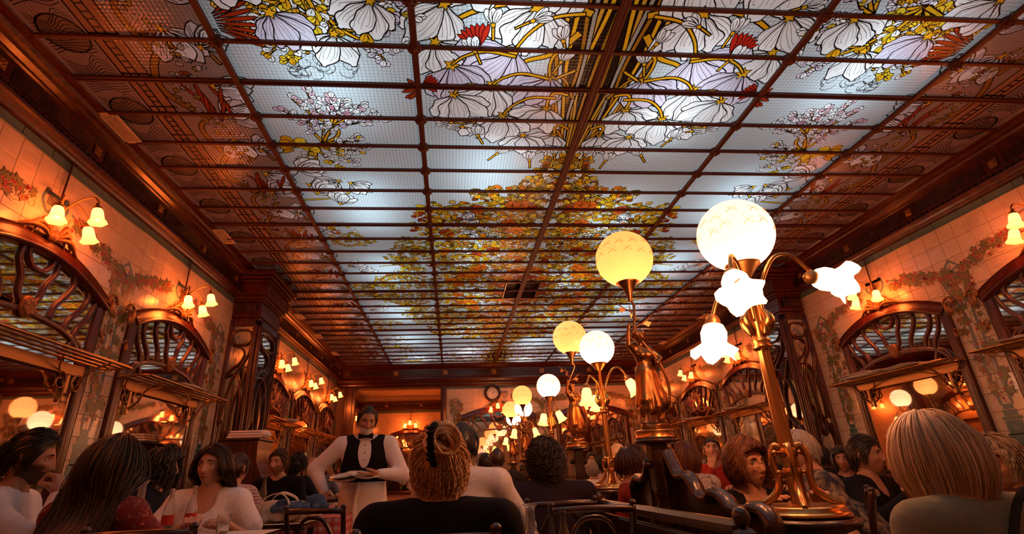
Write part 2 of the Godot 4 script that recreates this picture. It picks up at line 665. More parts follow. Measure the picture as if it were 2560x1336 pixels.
func paint_ceiling() -> ImageTexture:
	IMG = Image.create(2048, 2048, false, Image.FORMAT_RGB8)
	IMG.fill(Color(.79, .85, .87))
	var r0 := rng.seed
	# middle column warmer, outer column brown tinted glass
	var xa := 2.907
	IMG.fill_rect(Rect2i(int(xa * PX), 0, 2048, 2048), Color(.6, .5, .44))
	# wire in the glass
	var step := 0.033
	for i in int(HALF_GLASS / step):
		IMG.fill_rect(Rect2i(int(i * step * PX), 0, 2, 2048), Color(.56, .62, .64) if i * step < xa else Color(.45, .37, .33))
	for i in int(6.38 / step):
		IMG.fill_rect(Rect2i(0, int(i * step * PZ), int(xa * PX), 1), Color(.52, .58, .6))
		IMG.fill_rect(Rect2i(int(xa * PX), int(i * step * PZ), 2048, 1), Color(.52, .43, .37))
	var t := func(row: float) -> float: return (13.0 - row) * ROWD
	# --- middle column: bundle of stems along the middle bar, from the near edge to row 3
	pfill([Vector2(0, t.call(4.2)), Vector2(.1, t.call(3.5)), Vector2(.24, t.call(1.5)), Vector2(.4, t.call(-.6)), Vector2(.5, t.call(-2.6)), Vector2(0, t.call(-2.6))], Color(.13, .08, .06))
	for k in 9:
		var o := k * .045
		stem([Vector2(.015 + o * .35, t.call(3.8 - k * .12)), Vector2(.05 + o * .7 + .03 * sin(k * 2.1), t.call(2.0)), Vector2(.05 + o + .05 * sin(k * 1.3), t.call(.4)), Vector2(.02 + o * 1.3, t.call(-1.2)), Vector2(.05 + o * 1.4, t.call(-2.6))], .012, .022, tint([OCHRE, GOLD, Color(.8, .6, .2), Color(.7, .66, .6)][k % 4], .15))
	# big stems reaching out
	stem([Vector2(.2, t.call(-.8)), Vector2(.5, t.call(-1.0)), Vector2(.9, t.call(-.9)), Vector2(1.2, t.call(-.5)), Vector2(1.22, t.call(.1))], .03, .014, GOLD)
	stem([Vector2(.25, t.call(-.4)), Vector2(.42, t.call(.1)), Vector2(.62, t.call(.3)), Vector2(.7, t.call(.6))], .03, .015, GOLD)
	stem([Vector2(.15, t.call(1.3)), Vector2(.3, t.call(.7)), Vector2(.5, t.call(.85)), Vector2(.66, t.call(.65))], .016, .012, OCHRE)
	stem([Vector2(.2, t.call(.5)), Vector2(.55, t.call(1.1)), Vector2(.8, t.call(1.9)), Vector2(.86, t.call(2.1))], .016, .012, GOLD)
	stem([Vector2(.08, t.call(3.0)), Vector2(.2, t.call(2.4)), Vector2(.42, t.call(2.1)), Vector2(.5, t.call(1.7))], .02, .012, OCHRE)
	stem([Vector2(.8, t.call(.3)), Vector2(1.1, t.call(.3)), Vector2(1.35, t.call(.0))], .018, .01, GOLD)
	stem([Vector2(.06, t.call(3.2)), Vector2(.3, t.call(3.1)), Vector2(.5, t.call(2.9)), Vector2(.6, t.call(3.1))], .014, .008, GOLD)
	# flowers of the middle column
	for q in [[1.0, -1.9, -1.4, .55], [.45, -1.7, -1.2, .5], [1.25, -.9, -1.0, .42], [.6, -.9, -1.5, .5], [1.32, -.1, -2.0, .4], [.72, .05, -.9, .55], [1.2, .45, -1.9, .5], [.4, .7, -1.3, .42], [.86, .95, -1.25, .5], [1.18, 1.25, -1.8, .42], [.36, 1.6, -1.2, .4], [.74, 1.85, -1.5, .42], [.22, 2.5, -1.2, .32], [.52, 2.55, -1.6, .32], [1.0, 2.1, -1.1, .26], [.12, 3.0, -1.0, .24]]:
		bloom(Vector2(q[0], t.call(q[1])), q[2], q[3], LILAC if int(q[0] * 50) % 4 == 0 else WHITE)
	for k in 7:
		petal(Vector2(.98, t.call(-.05)), .5 + k * .22, .2, .022, RED, 0, .006)
	for q in [[.25, -.8, .72, .05], [.3, .1, .4, .7], [.2, 1.2, .36, 1.6], [.7, .2, 1.2, .45], [.4, .75, .86, .95], [.86, 1.1, 1.18, 1.25], [.3, 1.3, .74, 1.85], [.1, 2.3, .22, 2.5]]:
		var a := Vector2(q[0], t.call(q[1]))
		var b := Vector2(q[2], t.call(q[3]))
		stem([a, a.lerp(b, .35) + Vector2(.06, .08), a.lerp(b, .7) + Vector2(.05, .06), b], .017, .012, tint(GOLD))
	for q in [[.36, -.2, 1.2], [.9, -.5, 1.5], [.62, -.62, 2.6], [.34, .3, 1.9], [1.02, .1, 1.2], [.16, 3.3, 1.3], [1.1, 2.3, .3], [.95, 2.6, 1.2], [.4, 3.55, 1.4], [.75, 3.3, 2.2], [1.2, 2.15, .1], [1.3, -1.1, .4]]:
		stem([Vector2(q[0], t.call(q[1])) - Vector2.from_angle(q[2]) * .14, Vector2(q[0], t.call(q[1]))], .01, .012, GOLD)
		bud(Vector2(q[0], t.call(q[1])), q[2], .15)
	for k in 7:
		petal(Vector2(1.46, t.call(1.15) + rng.randf_range(-.03, .03)), .9 - k * .3, .16, .02, RUST, 0, .006)
		petal(Vector2(1.44, t.call(1.0)), 2.2 + k * .25, .14, .018, RED, 0, .006)
	# --- middle column: autumn foliage widening from row 3.4, dense to the centre
	var autumn := [ORANGE, GOLD, YELLOW, GOLD, Color(.5, .26, .1), Color(.75, .62, .3), Color(.82, .75, .62), OCHRE, Color(.5, .4, .12)]
	for k in 46:
		var rr := 3.6 + 9.6 * (float(k) / 46.0)
		var half: float = .16 + .2 * clampf(rr - 3.4, 0.0, 1.6) if rr < 5.0 else (.95 if rr < 5.8 else 1.46)
		leaf_spray(Vector2(half * .5, t.call(rr)), Vector2(half * .55, .16), int(12 + 22 * half), .095, autumn)
	for k in 26:
		var rr := rng.randf_range(5.2, 12.8)
		var x := rng.randf_range(.05, 1.35)
		if x > (rr - 3.9) * .55:
			continue
		for j in 5:
			petal(Vector2(x, t.call(rr)), TAU * j / 5.0 + k, .1, .05, tint([Color(.66, .24, .1), ORANGE, Color(.78, .36, .1)][k % 3], .1), 1, .007)
	for k in 30:
		vein_cloud(Vector2(rng.randf_range(.1, 1.4), t.call(rng.randf_range(5.8, 12.9))), Vector2(.16, .14), 8)
	for k in 22:
		var rr := rng.randf_range(5.9, 12.8)
		var x := rng.randf_range(.3, 1.2)
		magnolia(Vector2(x, t.call(rr)), rng.randf() * TAU, .17, 5)
	stem([Vector2(.04, t.call(4.4)), Vector2(.3, t.call(4.9)), Vector2(.7, t.call(5.6)), Vector2(1.2, t.call(5.9)), Vector2(1.5, t.call(6.3))], .012, .012, YELLOW)
	stem([Vector2(.04, t.call(7.4)), Vector2(.5, t.call(7.8)), Vector2(1.0, t.call(7.3)), Vector2(1.45, t.call(8.0))], .012, .012, YELLOW)
	stem([Vector2(.04, t.call(9.4)), Vector2(.5, t.call(9.9)), Vector2(1.0, t.call(9.4)), Vector2(1.6, t.call(10.0)), Vector2(2.3, t.call(10.4))], .014, .01, YELLOW)
	leaf_spray(Vector2(.17, t.call(4.4)), Vector2(.12, .12), 8, .11, [Color(.87, .86, .8), GOLD])
	leaf_spray(Vector2(1.55, t.call(6.9)), Vector2(.22, .34), 34, .09, [YELLOW, RUST, ORANGE, GOLD])
	leaf_spray(Vector2(1.5, t.call(6.1)), Vector2(.22, .1), 12, .1, [YELLOW, GOLD])
	# --- second column
	blossom_tree(Vector2(2.1, t.call(-.1)), 1.3, .62, 9, [WHITE, YELLOW, GOLD, LILAC])
	blossom_tree(Vector2(2.25, t.call(-.3)), .2, .5, 6, [YELLOW, WHITE, GOLD])
	blossom_tree(Vector2(2.0, t.call(-.3)), 2.6, .5, 6, [WHITE, LILAC])
	blossom_tree(Vector2(2.2, t.call(-1.2)), -1.6, .6, 9, [YELLOW, GOLD, WHITE])
	blossom_tree(Vector2(1.85, t.call(-1.0)), 2.9, .5, 6, [LILAC, WHITE, YELLOW])
	for k in 8:
		petal(Vector2(2.84, t.call(-.2) + k * .02), PI + .5 - k * .16, .3, .018, RUST, 0, .007)
	stem([Vector2(3.1, t.call(3.3)), Vector2(2.8, t.call(3.15)), Vector2(2.45, t.call(3.0)), Vector2(2.25, t.call(2.6)), Vector2(2.3, t.call(2.0))], .026, .01, GOLD)
	blossom_tree(Vector2(2.28, t.call(2.35)), 1.5, .5, 9, [WHITE, WHITE, Color(.85, .72, .76)])
	blossom_tree(Vector2(2.42, t.call(2.95)), 2.7, .5, 6, [WHITE, WHITE, LILAC])
	blossom_tree(Vector2(2.5, t.call(3.1)), -2.2, .48, 6, [WHITE, WHITE, YELLOW])
	leaf_spray(Vector2(2.7, t.call(3.1)), Vector2(.18, .09), 8, .14, [GOLD, YELLOW])
	leaf_spray(Vector2(2.1, t.call(1.9)), Vector2(.26, .14), 14, .07, [WHITE, Color(.82, .6, .66), WHITE])
	vein_cloud(Vector2(2.2, t.call(.55)), Vector2(.3, .1), 26)
	bloom(Vector2(2.05, t.call(-.2)), -1.3, .34)
	bloom(Vector2(2.45, t.call(-.6)), -1.9, .4, LILAC)
	bloom(Vector2(1.75, t.call(-.9)), -1.2, .36)
	bloom(Vector2(2.7, t.call(-1.4)), -2.2, .36)
	stem([Vector2(2.95, t.call(5.6)), Vector2(2.6, t.call(5.5)), Vector2(2.36, t.call(5.2)), Vector2(2.3, t.call(4.7))], .014, .01, YELLOW)
	magnolia(Vector2(2.3, t.call(4.7)), -2.4, .26, 5)
	magnolia(Vector2(2.42, t.call(4.6)), -.5, .27, 5)
	magnolia(Vector2(2.75, t.call(4.8)), -2.8, .3, 6)
	magnolia(Vector2(2.7, t.call(5.2)), 2.5, .3, 5)
	magnolia(Vector2(2.5, t.call(5.8)), 2.0, .26, 5)
	magnolia(Vector2(2.8, t.call(4.1)), 2.9, .3, 5)
	leaf_spray(Vector2(2.65, t.call(7.4)), Vector2(.22, .2), 30, .08, [YELLOW, GOLD, ORANGE, WHITE])
	leaf_spray(Vector2(2.55, t.call(8.2)), Vector2(.3, .2), 60, .065, [YELLOW, GOLD, Color(.7, .62, .2)])
	leaf_spray(Vector2(1.75, t.call(8.5)), Vector2(.26, .25), 60, .065, [YELLOW, GOLD, Color(.6, .55, .2)])
	leaf_spray(Vector2(1.9, t.call(9.5)), Vector2(.3, .25), 60, .065, [GOLD, Color(.6, .5, .25), WHITE])
	leaf_spray(Vector2(1.8, t.call(10.6)), Vector2(.34, .3), 70, .07, [GOLD, RUST, WHITE, Color(.7, .66, .5)])
	leaf_spray(Vector2(1.95, t.call(12.0)), Vector2(.46, .42), 120, .075, [GOLD, OCHRE, ORANGE, Color(.7, .66, .5)])
	leaf_spray(Vector2(2.45, t.call(12.6)), Vector2(.4, .2), 60, .075, [YELLOW, WHITE, GOLD])
	magnolia(Vector2(2.6, t.call(11.0)), 2.6, .26, 5)
	magnolia(Vector2(2.75, t.call(10.4)), 2.8, .28, 5)
	stem([Vector2(2.9, t.call(12.5)), Vector2(2.5, t.call(12.1)), Vector2(2.4, t.call(11.4))], .02, .012, YELLOW)
	for k in 16:
		var rr := rng.randf_range(8.0, 12.9)
		var x := 1.5 + rng.randf() * (rr - 6.5) * .2
		leaf_spray(Vector2(x, t.call(rr)), Vector2(.2, .12), 26, .07, [GOLD, OCHRE, Color(.7, .66, .5), YELLOW, Color(.5, .4, .15)])
	# --- outer column: white blooms on great curved stems, border of small panes, wave panels
	for k in 5:
		var c := 0.6 + k * 3.1 - .9
		stem([Vector2(3.35, t.call(c + 2.4)), Vector2(3.55, t.call(c + 1.6)), Vector2(3.4, t.call(c + .7)), Vector2(3.1, t.call(c + .35)), Vector2(2.97, t.call(c + .9))], .035, .015, tint(Color(.62, .42, .16), .1))
		stem([Vector2(3.42, t.call(c + .6)), Vector2(3.46, t.call(c - .3)), Vector2(3.25, t.call(c - .8))], .03, .012, tint(Color(.6, .4, .14), .1))
		magnolia(Vector2(3.14, t.call(c + 1.5)), -2.6, .34, 6, Color(.8, .8, .8))
		magnolia(Vector2(3.25, t.call(c + .1)), -1.9, .34, 6, Color(.8, .8, .8))
		magnolia(Vector2(3.05, t.call(c + .5)), 2.4, .25, 5, Color(.78, .78, .78))
		magnolia(Vector2(3.2, t.call(c - .7)), 2.8, .33, 6, Color(.8, .78, .78))
		for j in 9:
			petal(Vector2(3.02 + rng.randf() * .3, t.call(c - 1.0 + rng.randf() * .5)), 1.2 + j * .1, .3, .016, RUST, 0, .006)
	for k in 34:
		leaf_spray(Vector2(3.33 + .12 * sin(k), t.call(k * .42 - 1.5)), Vector2(.12, .1), 7, .06, [Color(.6, .5, .2), Color(.75, .7, .65), Color(.55, .3, .15)])
	IMG.fill_rect(Rect2i(int(3.56 * PX), 0, int(.2 * PX), 2048), Color(.62, .42, .28))
	for x in [3.56, 3.64, 3.7, 3.76]:
		IMG.fill_rect(Rect2i(int(x * PX), 0, 7, 2048), INK)
	for k in 100:
		var y := k * .0638
		IMG.fill_rect(Rect2i(int(3.64 * PX), int(y * PZ), int(.06 * PX), 4), INK)
		if k % 6 == 0:
			IMG.fill_rect(Rect2i(int(3.56 * PX), int(y * PZ), int(.2 * PX), 6), INK)
	for k in 16:
		var c: float = 6.38 - k * ROWD - .2
		var el := []
		for j in 24:
			el.append(Vector2(3.94 + .15 * cos(TAU * j / 24.0), c + .17 * sin(TAU * j / 24.0)))
		if k % 2 == 0:
			shape(el, Color(.5, .38, .28), .012)
		for j in 13:
			var o := (j - 6) * .025
			pline(curve([Vector2(3.8, c + o), Vector2(3.88, c + o * 1.3 + .02), Vector2(3.98, c + o * .8 - .02), Vector2(4.1, c + o * 1.2)], 10), .005, INK)
	return ImageTexture.create_from_image(IMG)

func build_ceiling() -> void:
	var root := setting("ceiling")
	var tex := paint_ceiling()
	var m := mat("painted_glass", Color(1, 1, 1), 0.16)
	m.albedo_texture = tex
	m.backlight_enabled = true
	m.backlight = Color(1, 1, 1)
	m.metallic_specular = 0.5
	# dimples pressed into the wired glass
	var hm := Image.create(2048, 2048, false, Image.FORMAT_L8)
	var cw := int(round(.033 * PX))
	var ch := int(round(.033 * PZ))
	var cell := Image.create(cw, ch, false, Image.FORMAT_L8)
	for y in ch:
		for x in cw:
			var q := Vector2((x + .5) / cw - .5, (y + .5) / ch - .5) * 2.0
			cell.set_pixel(x, y, Color.from_hsv(0, 0, clampf(1.0 - q.length_squared() * .6, 0, 1)))
	for y in 2048 / ch + 1:
		for x in 2048 / cw + 1:
			hm.blit_rect(cell, Rect2i(0, 0, cw, ch), Vector2i(x * cw, y * ch))
	m.heightmap_enabled = true
	m.heightmap_texture = ImageTexture.create_from_image(hm)
	m.heightmap_scale = 0.12
	var cols := [-HALF_GLASS, -2.907, -1.476, 0.0, 1.476, 2.907, HALF_GLASS]
	var first_row := -11
	var last_row := 28
	var d_end := BACK - 0.15
	for r in range(first_row, last_row):
		var d0 := ROW0 + r * ROWD
		var d1: float = min(ROW0 + (r + 1) * ROWD, d_end)
		for k in 6:
			if r in [12, 13] and k in [2, 3]:             # two openings at the middle with extract boxes: the pane is cut narrower
				pass
			var x0: float = cols[k]
			var x1: float = cols[k + 1]
			if r in [12, 13] and k == 2:
				x1 = -0.30
			if r in [12, 13] and k == 3:
				x0 = 0.30
			var b := MB.new()
			b.use_uv = true
			var ids := []
			for q in [[x0, d0], [x1, d0], [x1, d1], [x0, d1]]:
				var tt: float = absf((q[1] - ROW0) / ROWD - 13.0) * ROWD
				if tt > 6.38:
					tt = 12.76 - tt
				ids.append(b.vert(at(XC + q[0], CEIL, q[1]), Vector2(absf(q[0]) / HALF_GLASS, clampf(tt, 0.0, 6.38) / 6.38)))
			b.quad(ids[3], ids[2], ids[1], ids[0])
			put(b, "glass_pane", m, root)
	# bars
	for r in range(first_row, last_row + 1):
		var d: float = min(ROW0 + r * ROWD, d_end)
		var main := posmod(r - 1, 6) == 0
		var b := MB.new()
		var w := 0.048 if main else 0.03
		b.box(at(XC, CEIL - .014, d), Vector3(HALF_GLASS * 2, .03, w), .004)
		if main:
			b.box(at(XC, CEIL - .034, d), Vector3(HALF_GLASS * 2, .016, .012), .003)
		put(b, "glazing_bar", M.iron_bar, root)
	for k in range(1, 6):
		var b := MB.new()
		var w := 0.075 if k == 3 else 0.05
		b.box(at(XC + cols[k], CEIL - .022, (REAR + d_end) * .5), Vector3(w, .034, d_end - REAR), .006)
		if k == 3:
			for s in [-1, 1]:
				b.box(at(XC + s * .016, CEIL - .043, (REAR + d_end) * .5), Vector3(.012, .012, d_end - REAR), .003)
		put(b, "main_bar", M.iron_bar, root)
	var ros := MB.new()
	ros.lathe([Vector2(.0, -.058), Vector2(.018, -.056), Vector2(.026, -.046), Vector2(.05, -.046), Vector2(.056, -.036), Vector2(.05, -.02), Vector2(.05, 0)], 14)
	for k in 6:
		ros.ball(Vector3(cos(k * TAU / 6) * .036, -.048, sin(k * TAU / 6) * .036), Vector3(.009, .009, .009), 6, 4)
	var rm := ros.mesh()
	for r in range(first_row, 24):
		if posmod(r - 1, 6) == 0 or posmod(r, 6) == 0 and r > 3 and r % 2 == 1:
			continue
		for k in [1, 2, 4, 5]:
			put(rm, "bar_rosette", M.iron_bar, root, at(XC + cols[k], CEIL, ROW0 + r * ROWD))
	# extract openings at the middle
	for s in [-1, 1]:
		var b := MB.new()
		var dm := ROW0 + 13 * ROWD
		for q in [[.03, .008], [.29, .008]]:
			b.box(at(XC + s * q[0], CEIL - .02, dm), Vector3(.02, .03, ROWD * 2), .003)
		for q in [-1, 0, 1]:
			b.box(at(XC + s * .16, CEIL - .02, dm + q * ROWD * .98), Vector3(.28, .03, .02), .003)
		var f := put(b, "vent_frame", M.mahogany, root)
		var g := MB.new()
		g.box(at(XC + s * .16, CEIL + .14, dm), Vector3(.27, .02, ROWD * 1.95))
		for q in [-1, 1]:
			g.box(at(XC + s * .16 + q * .14, CEIL + .07, dm), Vector3(.01, .14, ROWD * 1.95))
			g.box(at(XC + s * .16, CEIL + .07, dm + q * ROWD * .98), Vector3(.28, .14, .01))
		put(g, "vent_box", M.dark_wood, f)
	# space above the glass
	var p := MB.new()
	p.box(at(XC, CEIL + .62, (REAR + BACK) * .5), Vector3(9.2, .06, BACK - REAR + .6))
	for s in [-1, 1]:
		p.box(at(XC + s * 4.5, CEIL + .3, (REAR + BACK) * .5), Vector3(.1, .62, BACK - REAR + .6))
	p.box(at(XC, CEIL + .3, BACK + .2), Vector3(9.2, .62, .1))
	p.box(at(XC, CEIL + .3, REAR - .2), Vector3(9.2, .62, .1))
	put(p, "light_box", M.plenum_white, root)
	for t in TUBES:
		var b := MB.new()
		for s in [-1, 1]:
			b.tube([at(XC + t[0] + s * .06, CEIL + .45, t[1] - .55), at(XC + t[0] + s * .06, CEIL + .45, t[1] + .55)], .018, 6)
		put(b, "backlight_tube", M.backlight_tube, root)

# ---------------------------------------------------------------- shell
func moulding(side: int) -> MB:                       # cornice along a side wall; side -1 left, 1 right
	var b := MB.new()
	var wx := WALL_L if side < 0 else WALL_R
	# (distance from wall, height)
	var pr := [[.0, 3.68], [.05, 3.68], [.06, 3.70], [.075, 3.705], [.085, 3.73], [.11, 3.74], [.115, 3.765], [.09, 3.775], [.09, 3.80], [.075, 3.81], [.075, 4.0], [.09, 4.01], [.09, 4.03], [.13, 4.05], [.14, 4.075], [.17, 4.085], [.19, 4.11], [.26, 4.115], [.27, 4.135], [.0, 4.135]]
	var d0 := REAR
	var d1 := BACK
	for i in pr.size():
		var p0: Array = pr[i]
		var p1: Array = pr[(i + 1) % pr.size()]
		var a := at(wx - side * p0[0], p0[1], d0)
		var c := at(wx - side * p1[0], p1[1], d0)
		var e := at(wx - side * p1[0], p1[1], d1)
		var f := at(wx - side * p0[0], p0[1], d1)
		if side < 0:
			b.face([a, f, e, c])
		else:
			b.face([a, c, e, f])
	return b

func vent_grille(parent: Node, x: float, y: float, d: float, lx: float, lz: float, slats: int) -> void:
	var f := MB.new()
	for s in [-1, 1]:
		f.box(at(x + s * (lx * .5 - .01), y, d), Vector3(.022, .014, lz), .003)
		f.box(at(x, y, d + s * (lz * .5 - .015)), Vector3(lx, .014, .03), .003)
	var o := put(f, "vent_grille", M.white_metal, parent)
	var g := MB.new()
	g.box(at(x, y + .01, d), Vector3(lx * .95, .004, lz * .95))
	put(g, "vent_backing", M.dark_gap, o)
	for k in slats:
		var s := MB.new()
		var xx := x + ((k + 1.0) / (slats + 1.0) - .5) * (lx - .03)
		s.box(at(xx, y + .002, d), Vector3(.009, .01, lz - .05), 0, Basis(Vector3.BACK, .5))
		put(s, "vent_slat", M.white_metal, o)

func build_shell() -> void:
	# floor
	var fl := setting("floor")
	var fb := MB.new()
	fb.box(at(XC, FLOOR_Y - .05, (REAR + BACK) * .5 + 2.5), Vector3(9.4, .1, BACK - REAR + 6.0))
	put(fb, "floor_slab", M.floor_tile, fl)
	# side walls: backing, tiles, teal course
	for side in [-1, 1]:
		var w := setting("wall_left" if side < 0 else "wall_right")
		var wx := WALL_L if side < 0 else WALL_R
		var b := MB.new()
		b.box(at(wx + side * .1, CEIL * .5 + .2, (REAR + BACK) * .5), Vector3(.19, CEIL + .4, BACK - REAR + .4))
		put(b, "wall_backing", M.grout, w)
		tile_wall(w, side, wx)
		put(moulding(side), "cornice", M.mahogany, w)
		# dentils under the frieze and square bosses on it
		var dn := MB.new()
		for k in 210:
			dn.box(at(wx - side * .102, 3.785, 1.0 + k * .065), Vector3(.03, .022, .035))
		var dd := put(dn, "dentil_course", M.dark_wood, w)
		dd.set_meta("kind", "stuff")
		var bs := MB.new()
		bs.box(Vector3.ZERO, Vector3(.016, .085, .085), .005)
		bs.box(Vector3(-side * .009, 0, 0), Vector3(.01, .06, .06), .004)
		for q in [[0, 0], [1, 1], [-1, 1], [1, -1], [-1, -1]]:
			bs.ball(Vector3(-side * .014, q[0] * .016, q[1] * .016), Vector3(.008, .011, .011), 6, 4)
		var bm := bs.mesh()
		var pn := MB.new()
		pn.box(Vector3.ZERO, Vector3(.012, .12, .82), .004)
		var pm := pn.mesh()
		for k in 14:
			var d := .85 + k * 1.035
			put(bm, "square_boss", M.dull_brass, w, at(wx - side * .083, 3.905, d))
			put(pm, "frieze_panel", M.dark_wood, w, at(wx - side * .079, 3.905, d + .517))
		for d in ([3.9, 6.1, 8.2, 9.6, 11.1, 12.8] if side < 0 else [9.9, 12.2]):
			vent_grille(w, wx - side * .26, CEIL - .02, d, .15, .42 if d < 9 else .34, 5)
	# back wall with an opening on the left
	var bw := setting("wall_back")
	var b := MB.new()
	var o0 := -2.72
	var o1 := -0.28
	var top := 3.50
	b.box(at((o1 + WALL_R) * .5, 2.1, BACK + .12), Vector3(WALL_R - o1, 4.2, .22))
	b.box(at((WALL_L + o0) * .5, 2.1, BACK + .12), Vector3(o0 - WALL_L, 4.2, .22))
	b.box(at((o0 + o1) * .5, (top + 4.2) * .5, BACK + .12), Vector3(o1 - o0, 4.2 - top, .22))
	put(b, "wall_backing", M.grout, bw)
	back_tiles(bw, o1)
	# beam over the back wall
	var cb := MB.new()
	var pr := [[.0, 3.52], [.04, 3.52], [.06, 3.56], [.12, 3.57], [.13, 3.60], [.12, 3.63], [.18, 3.66], [.2, 3.7], [.24, 3.72], [.22, 3.76], [.2, 3.78], [.2, 4.0], [.24, 4.02], [.3, 4.06], [.34, 4.10], [.34, 4.135], [.0, 4.135]]
	for i in pr.size():
		var p0: Array = pr[i]
		var p1: Array = pr[(i + 1) % pr.size()]
		cb.face([at(WALL_L, p0[1], BACK - p0[0]), at(WALL_R, p0[1], BACK - p0[0]), at(WALL_R, p1[1], BACK - p1[0]), at(WALL_L, p1[1], BACK - p1[0])])
	put(cb, "cornice", M.mahogany, bw)
	var bs := MB.new()
	bs.box(Vector3.ZERO, Vector3(.125, .125, .02), .005)
	bs.box(Vector3(0, 0, .011), Vector3(.085, .085, .012), .004)
	bs.ball(Vector3(0, 0, .017), Vector3(.025, .025, .01), 8, 5)
	var bm := bs.mesh()
	var pn := MB.new()
	pn.box(Vector3.ZERO, Vector3(1.16, .14, .014), .004)
	var pm := pn.mesh()
	for k in 6:
		put(bm, "square_boss", M.dull_brass, bw, at(-1.58 + k * 1.385, 3.89, BACK - .205))
		put(pm, "frieze_panel", M.dark_wood, bw, at(-2.27 + k * 1.385, 3.89, BACK - .2))
	# posts of the opening
	for q in [[o1 + .02, .13, "mahogany"], [o0 - .1, .3, "mahogany"]]:
		var p := MB.new()
		p.box(at(q[0], 1.8, BACK - .06), Vector3(q[1], 3.5, .16), .015)
		p.box(at(q[0], 1.8, BACK - .15), Vector3(q[1] * .5, 3.5, .04), .012)
		put(p, "opening_post", M[q[2]], bw)
	# rear wall behind the camera and the room beyond the opening
	var rw := setting("wall_rear")
	var rb := MB.new()
	rb.box(at(XC, 2.1, REAR - .1), Vector3(9.2, 4.3, .2))
	put(rb, "rear_wall", M.plaster, rw)
	annex()

func put_tile(parent: Node, mesh: Mesh, pos: Vector3, k: int) -> void:
	put(mesh, "tile", M.cream_tile if k % 3 else M.cream_tile_light, parent, pos)

func tile_wall(w: Node, side: int, wx: float) -> void:
	var ts := .185
	var th := .012
	var one := MB.new()
	one.box(Vector3.ZERO, Vector3(th, ts - .003, ts - .003), .002)
	var om := one.mesh()
	var rest := MB.new()
	var n := 0
	# the tiles that show between and above the mirrors, the nearest singly
	var cells := []
	for iy in 15:
		var y := 3.50 - iy * ts
		for iz in 84:
			var d := REAR + .1 + iz * ts
			if d > BACK - .1:
				continue
			var hidden := false
			for c in [-.34, 1.73, 3.8, 5.87, 9.3, 11.3, 13.3]:
				if absf(d - c) < .62 and y < 2.78:
					hidden = true
			if d > 7.35 and d < 8.1:
				hidden = true
			cells.append([hidden or d < 2.7, absf(d - 5.4) + (4.0 if y < 1.2 else 0.0), y, d])
	cells.sort_custom(func(p, q): return (p[1] + (100 if p[0] else 0)) < (q[1] + (100 if q[0] else 0)))
	for c in cells:
		var p := at(wx - side * th * .5, c[2], c[3])
		if n < 290 and not c[0]:
			put_tile(w, om, p, n)
			n += 1
		else:
			rest.box(p, Vector3(th, ts - .003, ts - .003))
	var ro := put(rest, "tiles", M.cream_tile, w)
	ro.set_meta("kind", "stuff")
	# teal course and beads at the top of the tiling
	var tl := MB.new()
	tl.box(Vector3.ZERO, Vector3(th * 1.2, .075, .30), .003)
	var tm := tl.mesh()
	for k in 54:
		var d := REAR + .2 + k * .304
		if d < BACK:
			put(tm, "teal_tile", M.teal_tile, w, at(wx - side * .008, 3.64, d))
	var bd := MB.new()
	bd.tube([at(wx - side * .014, 3.597, REAR), at(wx - side * .014, 3.597, BACK)], .009, 6)
	put(bd, "bead_course", M.teal_bead, w)

func back_tiles(w: Node, x_from: float) -> void:
	var ts := .185
	var one := MB.new()
	one.box(Vector3.ZERO, Vector3(ts - .003, ts - .003, .012), .002)
	var om := one.mesh()
	var n := 0
	var rest := MB.new()
	for iy in 13:
		for ix in 31:
			var x := x_from + .12 + (ix + .5) * ts
			var y := 3.36 - iy * ts
			if x > WALL_R - .05:
				continue
			if n < 170 and y > 1.9:
				put_tile(w, om, at(x, y, BACK + .006), n)
				n += 1
			else:
				rest.box(at(x, y, BACK + .006), Vector3(ts - .003, ts - .003, .012))
	put(rest, "tiles", M.cream_tile, w).set_meta("kind", "stuff")
	var tl := MB.new()
	tl.box(at((x_from + WALL_R) * .5, 3.485, BACK + .004), Vector3(WALL_R - x_from, .06, .014), .003)
	put(tl, "teal_course", M.teal_tile, w)

func annex() -> void:
	# the next room seen through the opening
	var a := setting("wall_annex")
	var b := MB.new()
	b.box(at(-1.5, 2.0, 18.6), Vector3(4.6, 4.2, .2))
	b.box(at(-3.4, 2.0, 16.7), Vector3(.2, 4.2, 3.8))
	b.box(at(.4, 2.0, 16.7), Vector3(.2, 4.2, 3.8))
	put(b, "annex_wall", M.cream_tile, a)
	var c := MB.new()
	c.box(at(-1.5, 3.9, 16.7), Vector3(4.0, .1, 3.8))
	put(c, "annex_ceiling", M.plaster, a)
	var k := MB.new()
	k.box(at(-1.5, 3.62, 18.42), Vector3(4.0, .1, .14), .01)
	k.box(at(-1.5, 3.42, 18.44), Vector3(4.0, .12, .1), .01)
	k.box(at(-1.5, 3.52, 18.48), Vector3(4.0, .1, .04))
	k.box(at(-3.2, 3.62, 16.7), Vector3(.3, .1, 3.8), .01)
	k.box(at(-3.24, 3.42, 16.7), Vector3(.14, .14, 3.8), .01)
	put(k, "cornice", M.mahogany, a)
	for x in [-2.3, -1.1]:
		var s := MB.new()
		s.box(at(x, 3.52, 18.44), Vector3(.1, .09, .03), .006)
		put(s, "square_boss", M.dull_brass, a)
	var t := MB.new()
	t.box(at(-1.5, 3.32, 18.47), Vector3(4.0, .08, .03), .004)
	put(t, "teal_course", M.teal_tile, a)

# ---------------------------------------------------------------- wall furniture
const PROF_POST := [Vector2(-.055, 0), Vector2(.055, 0), Vector2(.055, .03), Vector2(.04, .04), Vector2(.03, .055), Vector2(.012, .06), Vector2(.0, .05), Vector2(-.014, .06), Vector2(-.034, .045), Vector2(-.055, .04)]

